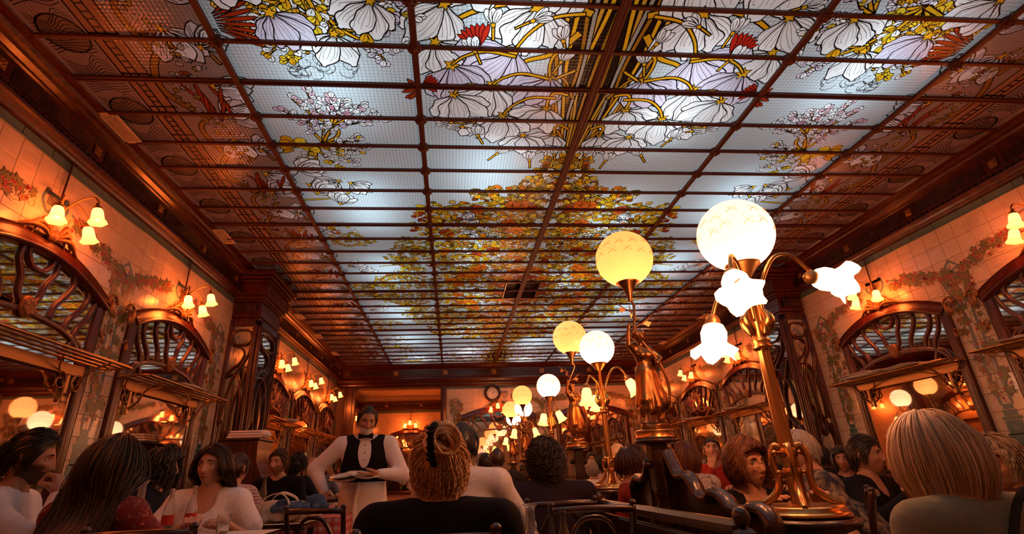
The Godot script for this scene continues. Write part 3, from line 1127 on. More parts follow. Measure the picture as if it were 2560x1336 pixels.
func copy(o: Node3D, pos: Vector3, turn: float, label: String) -> Node3D:
	var c: Node3D = o.duplicate()
	c.name = numbered(String(o.name).rstrip("0123456789").trim_suffix("_"))
	add_child(c)
	c.position = pos
	c.rotation.y = turn
	c.set_meta("label", label)
	return c

func flat_curve(pts: Array, n := 14, z := .03) -> Array:
	var out := []
	for p in curve(pts, n):
		out.append(Vector3(p.x, p.y, z))
	return out

func rib(parent: Node, pts: Array, w: float, m: Material, called := "tracery_rib", z := .03, n := 14, taper := 1.0) -> MeshInstance3D:
	var b := MB.new()
	var path := flat_curve(pts, n, z)
	var sc := []
	for i in path.size():
		sc.append(lerpf(1.0, taper, float(i) / (path.size() - 1)))
	b.sweep(path, [Vector2(w, -.02), Vector2(w, .0), Vector2(w * .75, .012), Vector2(w * .3, .015), Vector2(0, .008), Vector2(-w * .3, .015), Vector2(-w * .75, .012), Vector2(-w, .0), Vector2(-w, -.02)], Vector3.BACK, false, sc)
	return put(b, called, m, parent)

func scroll_leaf(parent: Node, c: Vector2, s: float, size: float, called := "gilt_scroll") -> void:
	var b := MB.new()
	var path := []
	var rad := []
	for i in 26:
		var t := i / 25.0
		var a := t * 8.5
		var r := size * (.42 - .36 * t)
		path.append(Vector3(c.x + s * r * cos(a), c.y + r * sin(a) * 1.1, .045))
		rad.append(size * .085 * (1.1 - .6 * t))
	b.tube(path, rad, 7)
	for k in 4:
		var p := []
		var q := []
		for i in 7:
			var t := i / 6.0
			p.append(Vector3(c.x + s * size * (.25 - .12 * k - .1 * t), c.y + size * (-.3 - .55 * t + .15 * k * (1.0 - t)), .05 + .015 * sin(t * 3)))
			q.append(size * .075 * sin(PI * (.12 + .85 * t)))
		b.tube(p, q, 6)
	put(b, called, M.gilt_wood, parent)

func make_mirror() -> Node3D:
	var t := thing("wall_mirror", "", "mirror")
	var hw := .78
	var v0 := .98
	var vs := 2.68
	var ap := 2.90
	# glass
	var arch := []
	for i in 17:
		var f := i / 16.0 * 2.0 - 1.0
		arch.append(Vector2(f * hw, vs + (ap - vs) * (1.0 - f * f)))
	var g := MB.new()
	var poly := [Vector3(-hw + .03, v0, .018), Vector3(hw - .03, v0, .018)]
	for i in range(16, -1, -1):
		poly.append(Vector3(arch[i].x * .96, arch[i].y - .03, .018))
	g.slab(poly, Vector3.BACK, .004)
	put(g, "mirror_pane", M.mirror_glass, t)
	# posts and sill
	for s in [-1, 1]:
		var b := MB.new()
		b.sweep([Vector3(s * hw, v0 - .08, .0), Vector3(s * hw, vs + .03, .0)], PROF_POST, Vector3.BACK)
		b.box(Vector3(s * hw, v0 - .04, .03), Vector3(.15, .16, .07), .01)
		put(b, "frame_post", M.mahogany, t)
	var sb := MB.new()
	sb.box(Vector3(0, v0 - .02, .03), Vector3(hw * 2, .07, .06), .012)
	sb.box(Vector3(0, v0 + .03, .025), Vector3(hw * 2, .03, .04), .008)
	put(sb, "frame_sill", M.mahogany, t)
	var ab := MB.new()
	var path := []
	for p in arch:
		path.append(Vector3(p.x * 1.05, p.y + .01, 0))
	ab.sweep(path, [Vector2(-.075, 0), Vector2(.075, 0), Vector2(.075, .055), Vector2(.06, .085), Vector2(.04, .09), Vector2(.03, .07), Vector2(.012, .07), Vector2(.0, .055), Vector2(-.03, .055), Vector2(-.04, .04), Vector2(-.075, .035)].map(func(q): return Vector2(-q.x, q.y)).duplicate(), Vector3.BACK)
	put(ab, "frame_arch", M.mahogany, t)
	# tracery under the arch
	for s in [-1, 1]:
		rib(t, [Vector2(s * .13, 2.87), Vector2(s * .115, 2.78), Vector2(s * .06, 2.715), Vector2(0, 2.705)], .018, M.mahogany, "tracery_rib", .035, 10)
		rib(t, [Vector2(s * .17, 2.86), Vector2(s * .185, 2.74), Vector2(s * .12, 2.62), Vector2(s * .10, 2.50), Vector2(s * .05, 2.43)], .02, M.mahogany)
		rib(t, [Vector2(s * .36, 2.83), Vector2(s * .40, 2.72), Vector2(s * .34, 2.60), Vector2(s * .27, 2.50), Vector2(s * .25, 2.40)], .022, M.mahogany)
		rib(t, [Vector2(s * .54, 2.78), Vector2(s * .60, 2.68), Vector2(s * .56, 2.56), Vector2(s * .46, 2.45), Vector2(s * .43, 2.35)], .022, M.mahogany)
		rib(t, [Vector2(s * .71, 2.68), Vector2(s * .66, 2.52), Vector2(s * .57, 2.4), Vector2(s * .54, 2.31)], .02, M.mahogany)
		rib(t, [Vector2(0, 2.385), Vector2(s * .2, 2.37), Vector2(s * .42, 2.34), Vector2(s * .6, 2.26), Vector2(s * .7, 2.12)], .022, M.mahogany, "tracery_rail")
		rib(t, [Vector2(s * .56, 2.30), Vector2(s * .50, 2.18), Vector2(s * .52, 2.02), Vector2(s * .60, 1.92), Vector2(s * .68, 1.98), Vector2(s * .71, 2.12), Vector2(s * .66, 2.26), Vector2(s * .57, 2.30)], .02, M.mahogany, "tracery_loop", .03, 22)
		scroll_leaf(t, Vector2(s * .89, 2.74), s, .17)
		scroll_leaf(t, Vector2(s * .86, 2.42), s, .09)
	var mb := MB.new()
	mb.ball(Vector3(0, 2.41, .045), Vector3(.07, .085, .03), 14, 8)
	for k in 7:
		var a := TAU * k / 7.0
		mb.ball(Vector3(cos(a) * .038, 2.41 + sin(a) * .046, .066), Vector3(.022, .026, .012), 7, 5)
	put(mb, "medallion", M.gilt_wood, t)
	# crest leaves on the arch
	var cb := MB.new()
	for s in [-1, 1]:
		for k in 3:
			var p := []
			var q := []
			for i in 9:
				var f := i / 8.0
				p.append(Vector3(s * (.03 + f * (.3 - k * .08)), 2.97 + sin(f * PI) * (.05 + k * .05) - f * .03, .06 + .02 * sin(f * 5)))
				q.append(.022 * sin(PI * (.1 + .85 * f)))
			cb.tube(p, q, 6)
	cb.ball(Vector3(0, 2.99, .06), Vector3(.04, .05, .035), 10, 7)
	put(cb, "crest", M.gilt_wood, t)
	return t

func make_rack() -> Node3D:
	var t := thing("luggage_rack", "", "rack")
	var y := 2.12
	for k in 4:
		var b := MB.new()
		var n := .10 + k * .085
		var path := [Vector3(-.82 - .02 * k, y, n), Vector3(.82 + .02 * k, y, n)]
		b.tube(path, .011 if k < 3 else .014, 8)
		put(b, "rail", M.brass, t)
	for s in [-1, 1]:
		var e := MB.new()
		e.tube(curve([Vector3(s * .82, y, .02), Vector3(s * .86, y, .08), Vector3(s * .9, y, .22), Vector3(s * .88, y, .355)], 10), .011, 7)
		put(e, "end_rail", M.brass, t)
		var b := MB.new()
		b.box(Vector3(s * .6, y - .17, .045), Vector3(.035, .3, .02), .005)
		b.tube(curve([Vector3(s * .6, y - .27, .05), Vector3(s * .6, y - .2, .13), Vector3(s * .6, y - .08, .2), Vector3(s * .6, y - .015, .35)], 14), .01, 7)
		for q in [-1, 1]:
			var p := []
			for i in 20:
				var f := i / 19.0
				var a := f * 7.0 + 1.2
				var r := .085 * (1.0 - .75 * f)
				p.append(Vector3(s * .6 + q * (.10 + r * cos(a)), y - .17 + r * sin(a), .06))
			b.tube(p, .007, 6)
			b.tube(curve([Vector3(s * .6 + q * .13, y - .09, .06), Vector3(s * .6 + q * .2, y - .06, .1), Vector3(s * .6 + q * .3, y - .015, .18)], 10), .007, 6)
		put(b, "scroll_bracket", M.dull_brass, t)
	var bk := MB.new()
	bk.box(Vector3(0, y - .06, .05), Vector3(1.5, .09, .02), .005)
	put(bk, "back_rail", M.dull_brass, t)
	return t

func tulip_mesh(r: float, h: float, wave: float, seg := 20) -> MB:     # opens downwards from the origin
	var b := MB.new()
	var prof := [[.34, 0.0], [.52, .06], [.64, .2], [.70, .45], [.76, .7], [.9, .88], [1.1, 1.0], [1.04, .995], [.7, .7], [.6, .3]]
	for i in prof.size():
		for k in seg:
			var a := TAU * k / seg
			var wv := 1.0 + wave * sin(a * 6.0) * clampf((prof[i][1] - .5) * 2.0, 0, 1)
			b.vert(Vector3(cos(a) * r * prof[i][0] * wv, -h * prof[i][1] * (1.0 + wave * .25 * sin(a * 6.0 + 1.5) * prof[i][1]), -sin(a) * r * prof[i][0] * wv))
	for i in prof.size() - 1:
		for k in seg:
			var k2 := (k + 1) % seg
			b.quad(i * seg + k, (i + 1) * seg + k, (i + 1) * seg + k2, i * seg + k2)
	return b

var small_tulip: Mesh
var small_bulb: Mesh

func tulip_shade(parent: Node, pos: Vector3, dir: Vector3, mesh: Mesh, m: Material, energy: float, col: Color, bulb_at: float) -> void:
	var q := Quaternion(Vector3.DOWN, dir.normalized())
	var o := put(mesh, "lamp_shade", m, parent, pos)
	o.quaternion = q
	var bb := put(small_bulb, "bulb", M.bulb_glow, o)
	bb.position = Vector3(0, -bulb_at, 0)
	lamp_light(Vector3(0, -bulb_at, 0), col, energy, .025, o)
	var cp := MB.new()
	cp.lathe([Vector2(0, .05), Vector2(.012, .048), Vector2(.014, .02), Vector2(.03, .008), Vector2(.032, -.012), Vector2(.026, -.014)].map(func(e): return e), 12)
	put(cp, "shade_holder", M.dull_brass, o)

const WARM := Color(1.0, .42, .13)

func make_sconce() -> Node3D:
	var t := thing("wall_sconce", "", "wall lamp")
	var y := 3.22
	var b := MB.new()
	b.box(Vector3(0, y - .04, .02), Vector3(.05, .2, .03), .01)
	b.ball(Vector3(0, y - .02, .05), Vector3(.035, .05, .035), 10, 7)
	put(b, "back_plate", M.dull_brass, t)
	var cd := MB.new()
	cd.tube([Vector3(0, y + .05, .03), Vector3(0, 3.68, .03)], .008, 6)
	put(cd, "feed_pipe", M.iron_bar, t)
	var spots := [[-.17, .17, -.06], [.0, .33, .02], [.17, .17, -.06]]
	for q in spots:
		var a := MB.new()
		var e := Vector3(q[0], y + q[2], q[1])
		a.tube(curve([Vector3(0, y - .02, .05), Vector3(q[0] * .4, y + .09, .05 + (q[1] - .05) * .45), Vector3(q[0] * .8, y + .1 + q[2], q[1] * .85), e + Vector3(0, .05, 0)], 14), .008, 6)
		put(a, "lamp_arm", M.dull_brass, t)
		tulip_shade(t, e, Vector3(q[0] * .9, -1, .25), small_tulip, M.tulip_glass, .15, WARM, .075)
	return t

func pilaster_face(parent: Node, o: Vector3, turn: float, w: float, v0: float, v1: float) -> void:
	var f := Node3D.new()
	f.name = "tracery_panel"
	parent.add_child(f, true)
	f.position = o
	f.rotation.y = turn
	var h := w * .5
	var g := MB.new()
	g.box(Vector3(0, (v0 + v1) * .5, .004), Vector3(w - .04, v1 - v0, .006))
	put(g, "mirror_pane", M.mirror_glass, f)
	for s in [-1, 1]:
		var b := MB.new()
		b.box(Vector3(s * (h - .028), (v0 + v1) * .5, .02), Vector3(.056, v1 - v0 + .1, .04), .008)
		b.box(Vector3(s * (h - .03), (v0 + v1) * .5, .045), Vector3(.02, v1 - v0 + .1, .02), .006)
		put(b, "panel_stile", M.mahogany, f)
	for y in [v0, v1]:
		var b := MB.new()
		b.box(Vector3(0, y, .02), Vector3(w, .09, .04), .008)
		put(b, "panel_rail", M.mahogany, f)
	var H := v1 - v0
	var P := func(x: float, y: float) -> Vector2: return Vector2(x * h, v0 + y * H)
	var lines := [
		[[.0, .86], [.45, .865], [.72, .9], [.55, .945], [.0, .955], [-.55, .945], [-.72, .9], [-.45, .865], [.0, .86]],
		[[-.75, .93], [-.6, .86], [.1, .84], [.35, .80], [.1, .745], [-.3, .72], [-.72, .68]],
		[[.75, .88], [.62, .8], [.3, .74], [.0, .7], [-.35, .62], [-.62, .5], [-.75, .38]],
		[[-.75, .66], [-.3, .68], [.15, .66], [.5, .56], [.62, .44], [.5, .33]],
		[[.75, .72], [.5, .64], [.05, .5], [.0, .36]],
		[[-.1, .62], [-.05, .5], [.0, .36], [-.3, .28], [-.72, .2]],
		[[.0, .36], [.16, .33], [.22, .28], [.12, .24], [.0, .23], [-.12, .24], [-.2, .28], [-.14, .33], [.0, .36]],
		[[.0, .36], [.35, .3], [.7, .2]],
		[[-.75, .42], [-.45, .4], [-.38, .34], [-.5, .27], [-.62, .2], [-.55, .08], [-.2, .03], [.2, .03], [.55, .08], [.66, .2], [.5, .3]]]
	for l in lines:
		var pts := []
		for q in l:
			pts.append(P.call(q[0], q[1]))
		rib(f, pts, .013, M.mahogany, "tracery_rib", .03, pts.size() * 3)
	# painted landscape tile panel at the foot
	var ln := MB.new()
	ln.use_uv = true
	var id := []
	var pts := []
	for k in 22:
		var a := TAU * k / 22.0
		pts.append(Vector2(cos(a) * .5, .13 + sin(a) * .095))
	var cidx := ln.vert(Vector3(0, v0 + .13 * H, .012), Vector2(.5, .5))
	for k in 22:
		id.append(ln.vert(Vector3(pts[k].x * h, v0 + pts[k].y * H, .012), Vector2(.5 + .5 * cos(TAU * k / 22.0), .5 - .5 * sin(TAU * k / 22.0))))
	for k in 22:
		ln.tri(cidx, id[k], id[(k + 1) % 22])
	put(ln, "painted_landscape", M.landscape, f)

func landscape_texture() -> void:
	var im := Image.create(128, 256, false, Image.FORMAT_RGB8)
	var n := FastNoiseLite.new()
	n.seed = 4
	n.frequency = .03
	for y in 256:
		for x in 128:
			var k := n.get_noise_2d(x, y) * .5
			var c := Color(.78, .72, .6).lerp(Color(.6, .62, .6), clampf(k + .3, 0, 1))
			var hill := 120 + 26 * sin(x * .06) + 10 * sin(x * .17)
			if y > hill:
				c = Color(.45, .4, .3).lerp(Color(.62, .52, .4), clampf(k + .5, 0, 1))
			if y > 170 + 8 * sin(x * .1 + 1.0):
				c = Color(.5, .5, .42).lerp(Color(.7, .6, .45), clampf(k * 1.4 + .5, 0, 1))
			if absf(y - hill) < 1.5 or absf(y - 170 - 8 * sin(x * .1 + 1.0)) < 1.2:
				c = Color(.22, .16, .12)
			im.set_pixel(x, y, c)
	var m := mat("landscape", Color(1, 1, 1), .2)
	m.albedo_texture = ImageTexture.create_from_image(im)

func make_pilaster(side: int) -> void:
	var wx := WALL_L if side < 0 else WALL_R
	var t := thing("pilaster", "mahogany pilaster with curling mirror tracery on the %s" % ("wall beside the serving cabinet" if side < 0 else "wall behind the flowered shirt"), "pilaster", at(wx - side * .2, 0, 7.7))
	var b := MB.new()
	b.box(Vector3(0, 1.75, 0), Vector3(.38, 3.4, .78), .01)
	b.box(Vector3(0, FLOOR_Y + .42, 0), Vector3(.43, .84, .83), .015)
	b.box(Vector3(0, .93, 0), Vector3(.45, .06, .85), .015)
	put(b, "shaft", M.mahogany, t)
	var c := MB.new()
	for q in [[.42, 3.36, .05], [.46, 3.41, .05], [.43, 3.47, .09], [.43, 3.56, .12], [.48, 3.64, .04], [.54, 3.68, .05], [.60, 3.73, .05], [.60, 3.82, .16], [.66, 3.92, .04], [.72, 3.97, .05], [.78, 4.04, .08]]:
		c.box(Vector3(0, q[1], 0), Vector3(q[0], q[2], q[0] + .40), .012)
	put(c, "capital", M.mahogany, t)
	for q in [[0.0, .635], [PI, .635]]:
		var p := MB.new()
		p.box(Vector3(0, 3.525, q[1] * (.72 if q[0] == 0.0 else -.72)), Vector3(.3, .13, .04), .006)
		put(p, "capital_panel", M.dark_wood, t)
	pilaster_face(t, Vector3(0, 0, .392), 0.0, .38, .98, 3.3)
	pilaster_face(t, Vector3(-side * .192, 0, 0), -side * PI / 2, .78, .98, 3.3)

# painted vine on the tiles -----------------------------------------------------
class Garland:
	var blue := MB.new()
	var leaf := MB.new()
	var gold := MB.new()
	var red := MB.new()
	var ink := MB.new()
	var teal := MB.new()

func band(b: MB, pts: Array, w: float, z: float) -> void:   # a flat painted ribbon
	var n := pts.size()
	var f := b.v.size()
	for i in n:
		var t: Vector2 = (pts[min(i + 1, n - 1)] - pts[max(i - 1, 0)]).normalized().orthogonal()
		var p: Vector2 = pts[i]
		b.vert(Vector3(p.x - t.x * w, p.y - t.y * w, z))
		b.vert(Vector3(p.x + t.x * w, p.y + t.y * w, z))
	for i in n - 1:
		b.quad(f + i * 2, f + i * 2 + 1, f + i * 2 + 3, f + i * 2 + 2)

func star(b: MB, c: Vector2, r: float, tips: int, inner: float, rot: float, z: float) -> void:
	var f := b.vert(Vector3(c.x, c.y, z))
	for k in tips * 2:
		var a := rot + PI * k / tips
		var rr := r if k % 2 == 0 else r * inner
		b.vert(Vector3(c.x + cos(a) * rr, c.y + sin(a) * rr, z))
	for k in tips * 2:
		b.tri(f, f + 1 + k, f + 1 + (k + 1) % (tips * 2))

func vine_bits(g: Garland, c: Vector2, spread: Vector2, n: int) -> void:
	for k in n:
		var p := c + Vector2(rng.randf_range(-1, 1) * spread.x, rng.randf_range(-1, 1) * spread.y)
		var z := .0148 + rng.randf() * .0015
		var r := rng.randf_range(.035, .062)
		var rot := rng.randf() * TAU
		star(g.ink, p, r * 1.1, 5, .55, rot, z - .0006)
		if k % 3 == 2:
			star(g.gold, p, r, 5, .5, rot, z)
		else:
			star(g.leaf, p, r, 5, .5, rot, z)
		for j in 5:
			var a := rot + TAU * j / 5.0
			band(g.ink, [p, p + Vector2.from_angle(a) * r * .8], .0014, z + .0004)
	for k in int(n * .8):
		var p := c + Vector2(rng.randf_range(-1, 1) * spread.x, rng.randf_range(-1, 1) * spread.y) * 1.05
		var z := .0166
		star(g.red, p, rng.randf_range(.022, .034), 5, .38, rng.randf() * TAU, z)
		star(g.ink, p, .007, 5, .7, 0, z + .0003)
	for k in int(n * .9):
		var p := c + Vector2(rng.randf_range(-1, 1) * spread.x, rng.randf_range(-1, 1) * spread.y) * 1.2
		var q := []
		var a := rng.randf() * TAU
		for i in 9:
			q.append(p + Vector2.from_angle(a + i * .7) * (.012 + .006 * i))
		band(g.leaf, q, .0025, .0142)

func make_garland(wall: Node, wx: float, side: int, d: float, arcs: Array) -> void:
	# local x runs along the wall, local y is up; arcs = distances to the lamps on each side
	var g := Garland.new()
	var z := .0138
	for s in [-1, 1]:
		band(g.blue, curve([Vector2(s * .05, 1.62), Vector2(s * .055, 2.1), Vector2(s * .05, 2.6), Vector2(s * .12, 2.86), Vector2(s * .16, 3.02), Vector2(s * .08, 3.12), Vector2(0, 3.2)], 30), .011, z)
		band(g.blue, curve([Vector2(s * .02, 2.7), Vector2(s * .1, 2.98), Vector2(s * .06, 3.1), Vector2(-s * .05, 3.02), Vector2(-s * .1, 2.92)], 22), .009, z + .0005)
		band(g.blue, curve([Vector2(s * .10, 2.3), Vector2(s * .02, 2.0), Vector2(s * .09, 1.8)], 14), .006, z + .0003)
		band(g.ink, curve([Vector2(s * .066, 1.62), Vector2(s * .07, 2.1), Vector2(s * .064, 2.6), Vector2(s * .135, 2.86), Vector2(s * .175, 3.02)], 24), .0018, z + .0002)
	for k in 11:
		vine_bits(g, Vector2(.03 * sin(k * 2.0), 1.75 + k * .125), Vector2(.1 + .05 * (k / 11.0), .07), 4)
	vine_bits(g, Vector2(0, 2.98), Vector2(.2, .14), 10)
	for a in arcs:
		var n := 8
		for k in n:
			var f := (k + 1.0) / (n + 1.0)
			vine_bits(g, Vector2(a * f * .82, 3.02 + .2 * sin(f * 1.5)), Vector2(.07, .055), 4)
		band(g.blue, curve([Vector2(signf(a) * .15, 3.05), Vector2(a * .4, 3.14), Vector2(a * .82, 3.28)], 18), .008, z)
		# scrolled bracket behind the lamp
		var c := Vector2(a, 3.34)
		var s := signf(a)
		band(g.blue, [c + Vector2(-.13, .0), c + Vector2(.13, .0)], .014, z + .001)
		band(g.blue, curve([c + Vector2(-s * .12, -.01), c + Vector2(-s * .13, -.08), c + Vector2(-s * .06, -.16), c + Vector2(-s * .01, -.12)], 12), .012, z + .001)
		band(g.ink, [c + Vector2(-.13, -.018), c + Vector2(.13, -.018)], .003, z + .0014)
		for k in 5:
			band(g.gold, [c + Vector2(-.09, -.03 - k * .016), c + Vector2(.09, -.03 - k * .016)], .003, z + .0006)
		var e := []
		for i in 14:
			e.append(c + Vector2(-s * .1, .0) + Vector2.from_angle(i * .5) * .024)
		band(g.ink, e, .004, z + .0016)
	# lantern urn with flowers at the foot
	for q in [[.13, 1.24, .04], [.11, 1.3, .08], [.085, 1.4, .14], [.1, 1.49, .03], [.07, 1.54, .06], [.05, 1.6, .05]]:
		band(g.teal, [Vector2(-q[0], q[1]), Vector2(q[0], q[1])], q[2] * .5, z + .0008)
	star(g.blue, Vector2(0, 1.4), .03, 8, .9, 0, z + .0016)
	for k in 9:
		var x := -.16 + k * .04
		band(g.leaf, curve([Vector2(x, .95), Vector2(x + .02 * sin(k), 1.05), Vector2(x * 1.2, 1.14)], 6), .006, z + .0009)
		star(g.gold, Vector2(x * 1.2, 1.16), .028, 5, .6, .3 * k, z + .0018)
	var holder := Node3D.new()
	holder.name = "painted_garland"
	wall.add_child(holder, true)
	holder.position = at(wx, 0, d)
	holder.rotation.y = -side * PI / 2
	for q in [["painted_strapwork", g.blue, M.paint_blue], ["painted_leaves", g.leaf, M.paint_leaf], ["painted_gold_leaves", g.gold, M.paint_leaf_gold], ["painted_blossoms", g.red, M.paint_red], ["painted_outlines", g.ink, M.paint_ink], ["painted_urn", g.teal, M.paint_teal]]:
		put(q[1], q[0], q[2], holder)

func sheaf(pos: Vector3, turn: float, n: int, size: Vector2, label: String, m: Material) -> void:
	var t := thing("menu_sheaf", label, "papers", pos, turn, "papers lying on the brass racks")
	for k in n:
		var b := MB.new()
		var a := rng.randf_range(-.16, .16)
		b.box(Vector3(rng.randf_range(-.1, .1), .004 + k * .0075, rng.randf_range(-.02, .02)), Vector3(size.x, .006, size.y), 0, Basis(Vector3.UP, a) * Basis(Vector3.BACK, rng.randf_range(-.02, .02)))
		put(b, "sheet", m, t)

func build_wall_things() -> void:
	landscape_texture()
	small_tulip = tulip_mesh(.06, .135, .06).mesh()
	var bb := MB.new()
	bb.ball(Vector3.ZERO, Vector3(.018, .026, .018), 8, 6)
	small_bulb = bb.mesh()
	var centres := [3.8, 5.87, 9.3, 11.3, 13.3, 1.73, -.34]
	var where := ["beside the bearded man", "beside the white T-shirt woman", "just past the pilaster", "second past the pilaster", "last before the back wall", "next to the clockless end", "at the clockless end of the room"]
	var where_r := ["beside the white-haired woman", "above the black V-neck diner", "just past the pilaster", "second past the pilaster", "last before the back wall", "next to the clockless end", "at the clockless end of the room"]
	var mirror := make_mirror()
	var rack := make_rack()
	var sconce := make_sconce()
	mirror.set_meta("group", "arched mirrors along the tiled walls")
	rack.set_meta("group", "brass racks below the mirrors")
	sconce.set_meta("group", "three-light sconces above the mirrors")
	var first := true
	for side in [-1, 1]:
		var wx := WALL_L if side < 0 else WALL_R
		var turn: float = PI / 2 if side < 0 else -PI / 2
		for k in 7:
			var p := at(wx - side * .012, 0, centres[k])
			var wl := "left-hand cabinet wall" if side < 0 else "wall behind the flowered shirt"
			var place: String = where[k] if side < 0 else where_r[k]
			var lm := "arched mahogany mirror with curling tracery, %s, %s" % ["cabinet-side wall" if side < 0 else "lamp-side wall", place]
			var lr := "brass luggage rack below the mirror %s, %s" % [place, "cabinet-side wall" if side < 0 else "lamp-side wall"]
			var ls := "three-tulip wall sconce over the mirror %s, %s" % [place, "cabinet-side wall" if side < 0 else "lamp-side wall"]
			if first:
				first = false
				for q in [[mirror, lm], [rack, lr], [sconce, ls]]:
					q[0].position = p
					q[0].rotation.y = turn
					q[0].set_meta("label", q[1])
			else:
				copy(mirror, p, turn, lm)
				copy(rack, p, turn, lr)
				copy(sconce, p, turn, ls)
		make_pilaster(side)
		var w := get_node("wall_left" if side < 0 else "wall_right")
		make_garland(w, wx, side, 4.835, [side * -1.035 * -1.0, side * 1.035 * -1.0])
		make_garland(w, wx, side, 6.98, [side * 1.1 * (-1.0 if side < 0 else -1.0) * -1.0])
		make_garland(w, wx, side, 8.36, [side * -.94])
		make_garland(w, wx, side, 10.3, [-1.0, 1.0])
		make_garland(w, wx, side, 12.3, [-1.0, 1.0])
		make_garland(w, wx, side, 2.76, [side * -1.04])
	# back wall: two mirrors, clock
	copy(mirror, at(1.3, -.05, BACK - .012), 0.0, "arched mahogany mirror on the back wall below the clock").scale = Vector3(1.25, 1.0, 1.0)
	copy(mirror, at(3.95, -.05, BACK - .012), 0.0, "arched mahogany mirror on the back wall, away from the doorway").scale = Vector3(1.25, 1.0, 1.0)
	copy(sconce, at(1.25, -.25, BACK - .012), 0.0, "three-tulip wall sconce on the back wall below the clock")
	copy(sconce, at(3.95, -.25, BACK - .012), 0.0, "three-tulip wall sconce on the back wall, away from the doorway")
	copy(mirror, at(-1.45, -.25, 18.49), 0.0, "arched mahogany mirror in the next room through the doorway")
	copy(sconce, at(-1.45, -.25, 18.49), 0.0, "three-tulip wall sconce in the next room, over its mirror")
	copy(sconce, at(.29, -.25, 16.6), -PI / 2, "three-tulip wall sconce on the next room's near side wall")
	copy(sconce, at(-3.29, -.25, 16.4), PI / 2, "three-tulip wall sconce on the next room's far side wall")
	make_garland(get_node("wall_back"), 0.1, 0, BACK - .002, [])
	make_garland(get_node("wall_back"), 2.63, 0, BACK - .002, [-1.2, 1.2])
	make_garland(get_node("wall_back"), 5.2, 0, BACK - .002, [-1.2])
	# clock
	var ck := thing("wall_clock", "round dark wooden wall clock with a cream dial above the back mirror", "clock", at(1.14, 3.3, BACK - .01))
	var cb := MB.new()
	cb.lathe([Vector2(.16, .05), Vector2(.165, .075), Vector2(.19, .09), Vector2(.215, .085), Vector2(.235, .05), Vector2(.235, 0)], 28, Vector3.ZERO, Basis(Vector3.RIGHT, PI / 2))
	put(cb, "case", M.dark_wood, ck)
	var cd := MB.new()
	cd.lathe([Vector2(.17, .045), Vector2(.0, .05)], 28, Vector3.ZERO, Basis(Vector3.RIGHT, PI / 2))
	var dial := put(cd, "dial", M.porcelain, ck)
	for k in 12:
		var tm := TextMesh.new()
		tm.text = str(12 if k == 0 else k)
		tm.font_size = 16
		tm.pixel_size = .0022
		tm.depth = .002
		var n := put(tm, "numeral", M.paint_ink, dial)
		var a := TAU * k / 12.0
		n.position = Vector3(sin(a) * .125, cos(a) * .125, .053)
	for q in [[.075, 50.0, .011], [.115, 180.0, .008]]:
		var hb := MB.new()
		var a := deg_to_rad(q[1])
		hb.box(Vector3(sin(a) * q[0] * .5, cos(a) * q[0] * .5, .057), Vector3(q[2], q[0], .003), 0, Basis(Vector3.BACK, -a))
		put(hb, "hand", M.paint_ink, dial)
	# papers on the racks
	sheaf(at(WALL_R - .25, 2.138, 6.15), PI / 2 + .08, 7, Vector2(.5, .34), "fanned sheaf of white menus on the rack above the black V-neck diner", M.paper)
	sheaf(at(WALL_R - .25, 2.138, 5.55), PI / 2 + -.1, 4, Vector2(.42, .3), "loose white papers drooping off the rack above the black V-neck diner", M.paper)
	sheaf(at(WALL_R - .25, 2.138, 9.4), PI / 2 + .2, 4, Vector2(.45, .3), "thin stack of papers on the rack just past the lamp-side pilaster", M.paper)
	sheaf(at(WALL_R - .25, 2.138, 11.2), PI / 2 + .2, 4, Vector2(.45, .3), "thin stack of papers on the rack second past the lamp-side pilaster", M.paper)
	sheaf(at(WALL_L + .25, 2.138, 5.9), 1.4, 4, Vector2(.3, .26), "folded white cloths on the brass rack beside the white T-shirt woman", M.paper)
	sheaf(at(WALL_L + .25, 2.138, 9.4), 1.3, 5, Vector2(.4, .28), "grey papers on the brass rack just past the cabinet-side pilaster", M.paper_grey)
	sheaf(at(WALL_R - .25, 2.138, 4.15), PI / 2 + .1, 3, Vector2(.3, .3), "two white plates of paper on the rack beside the white-haired woman", M.paper)

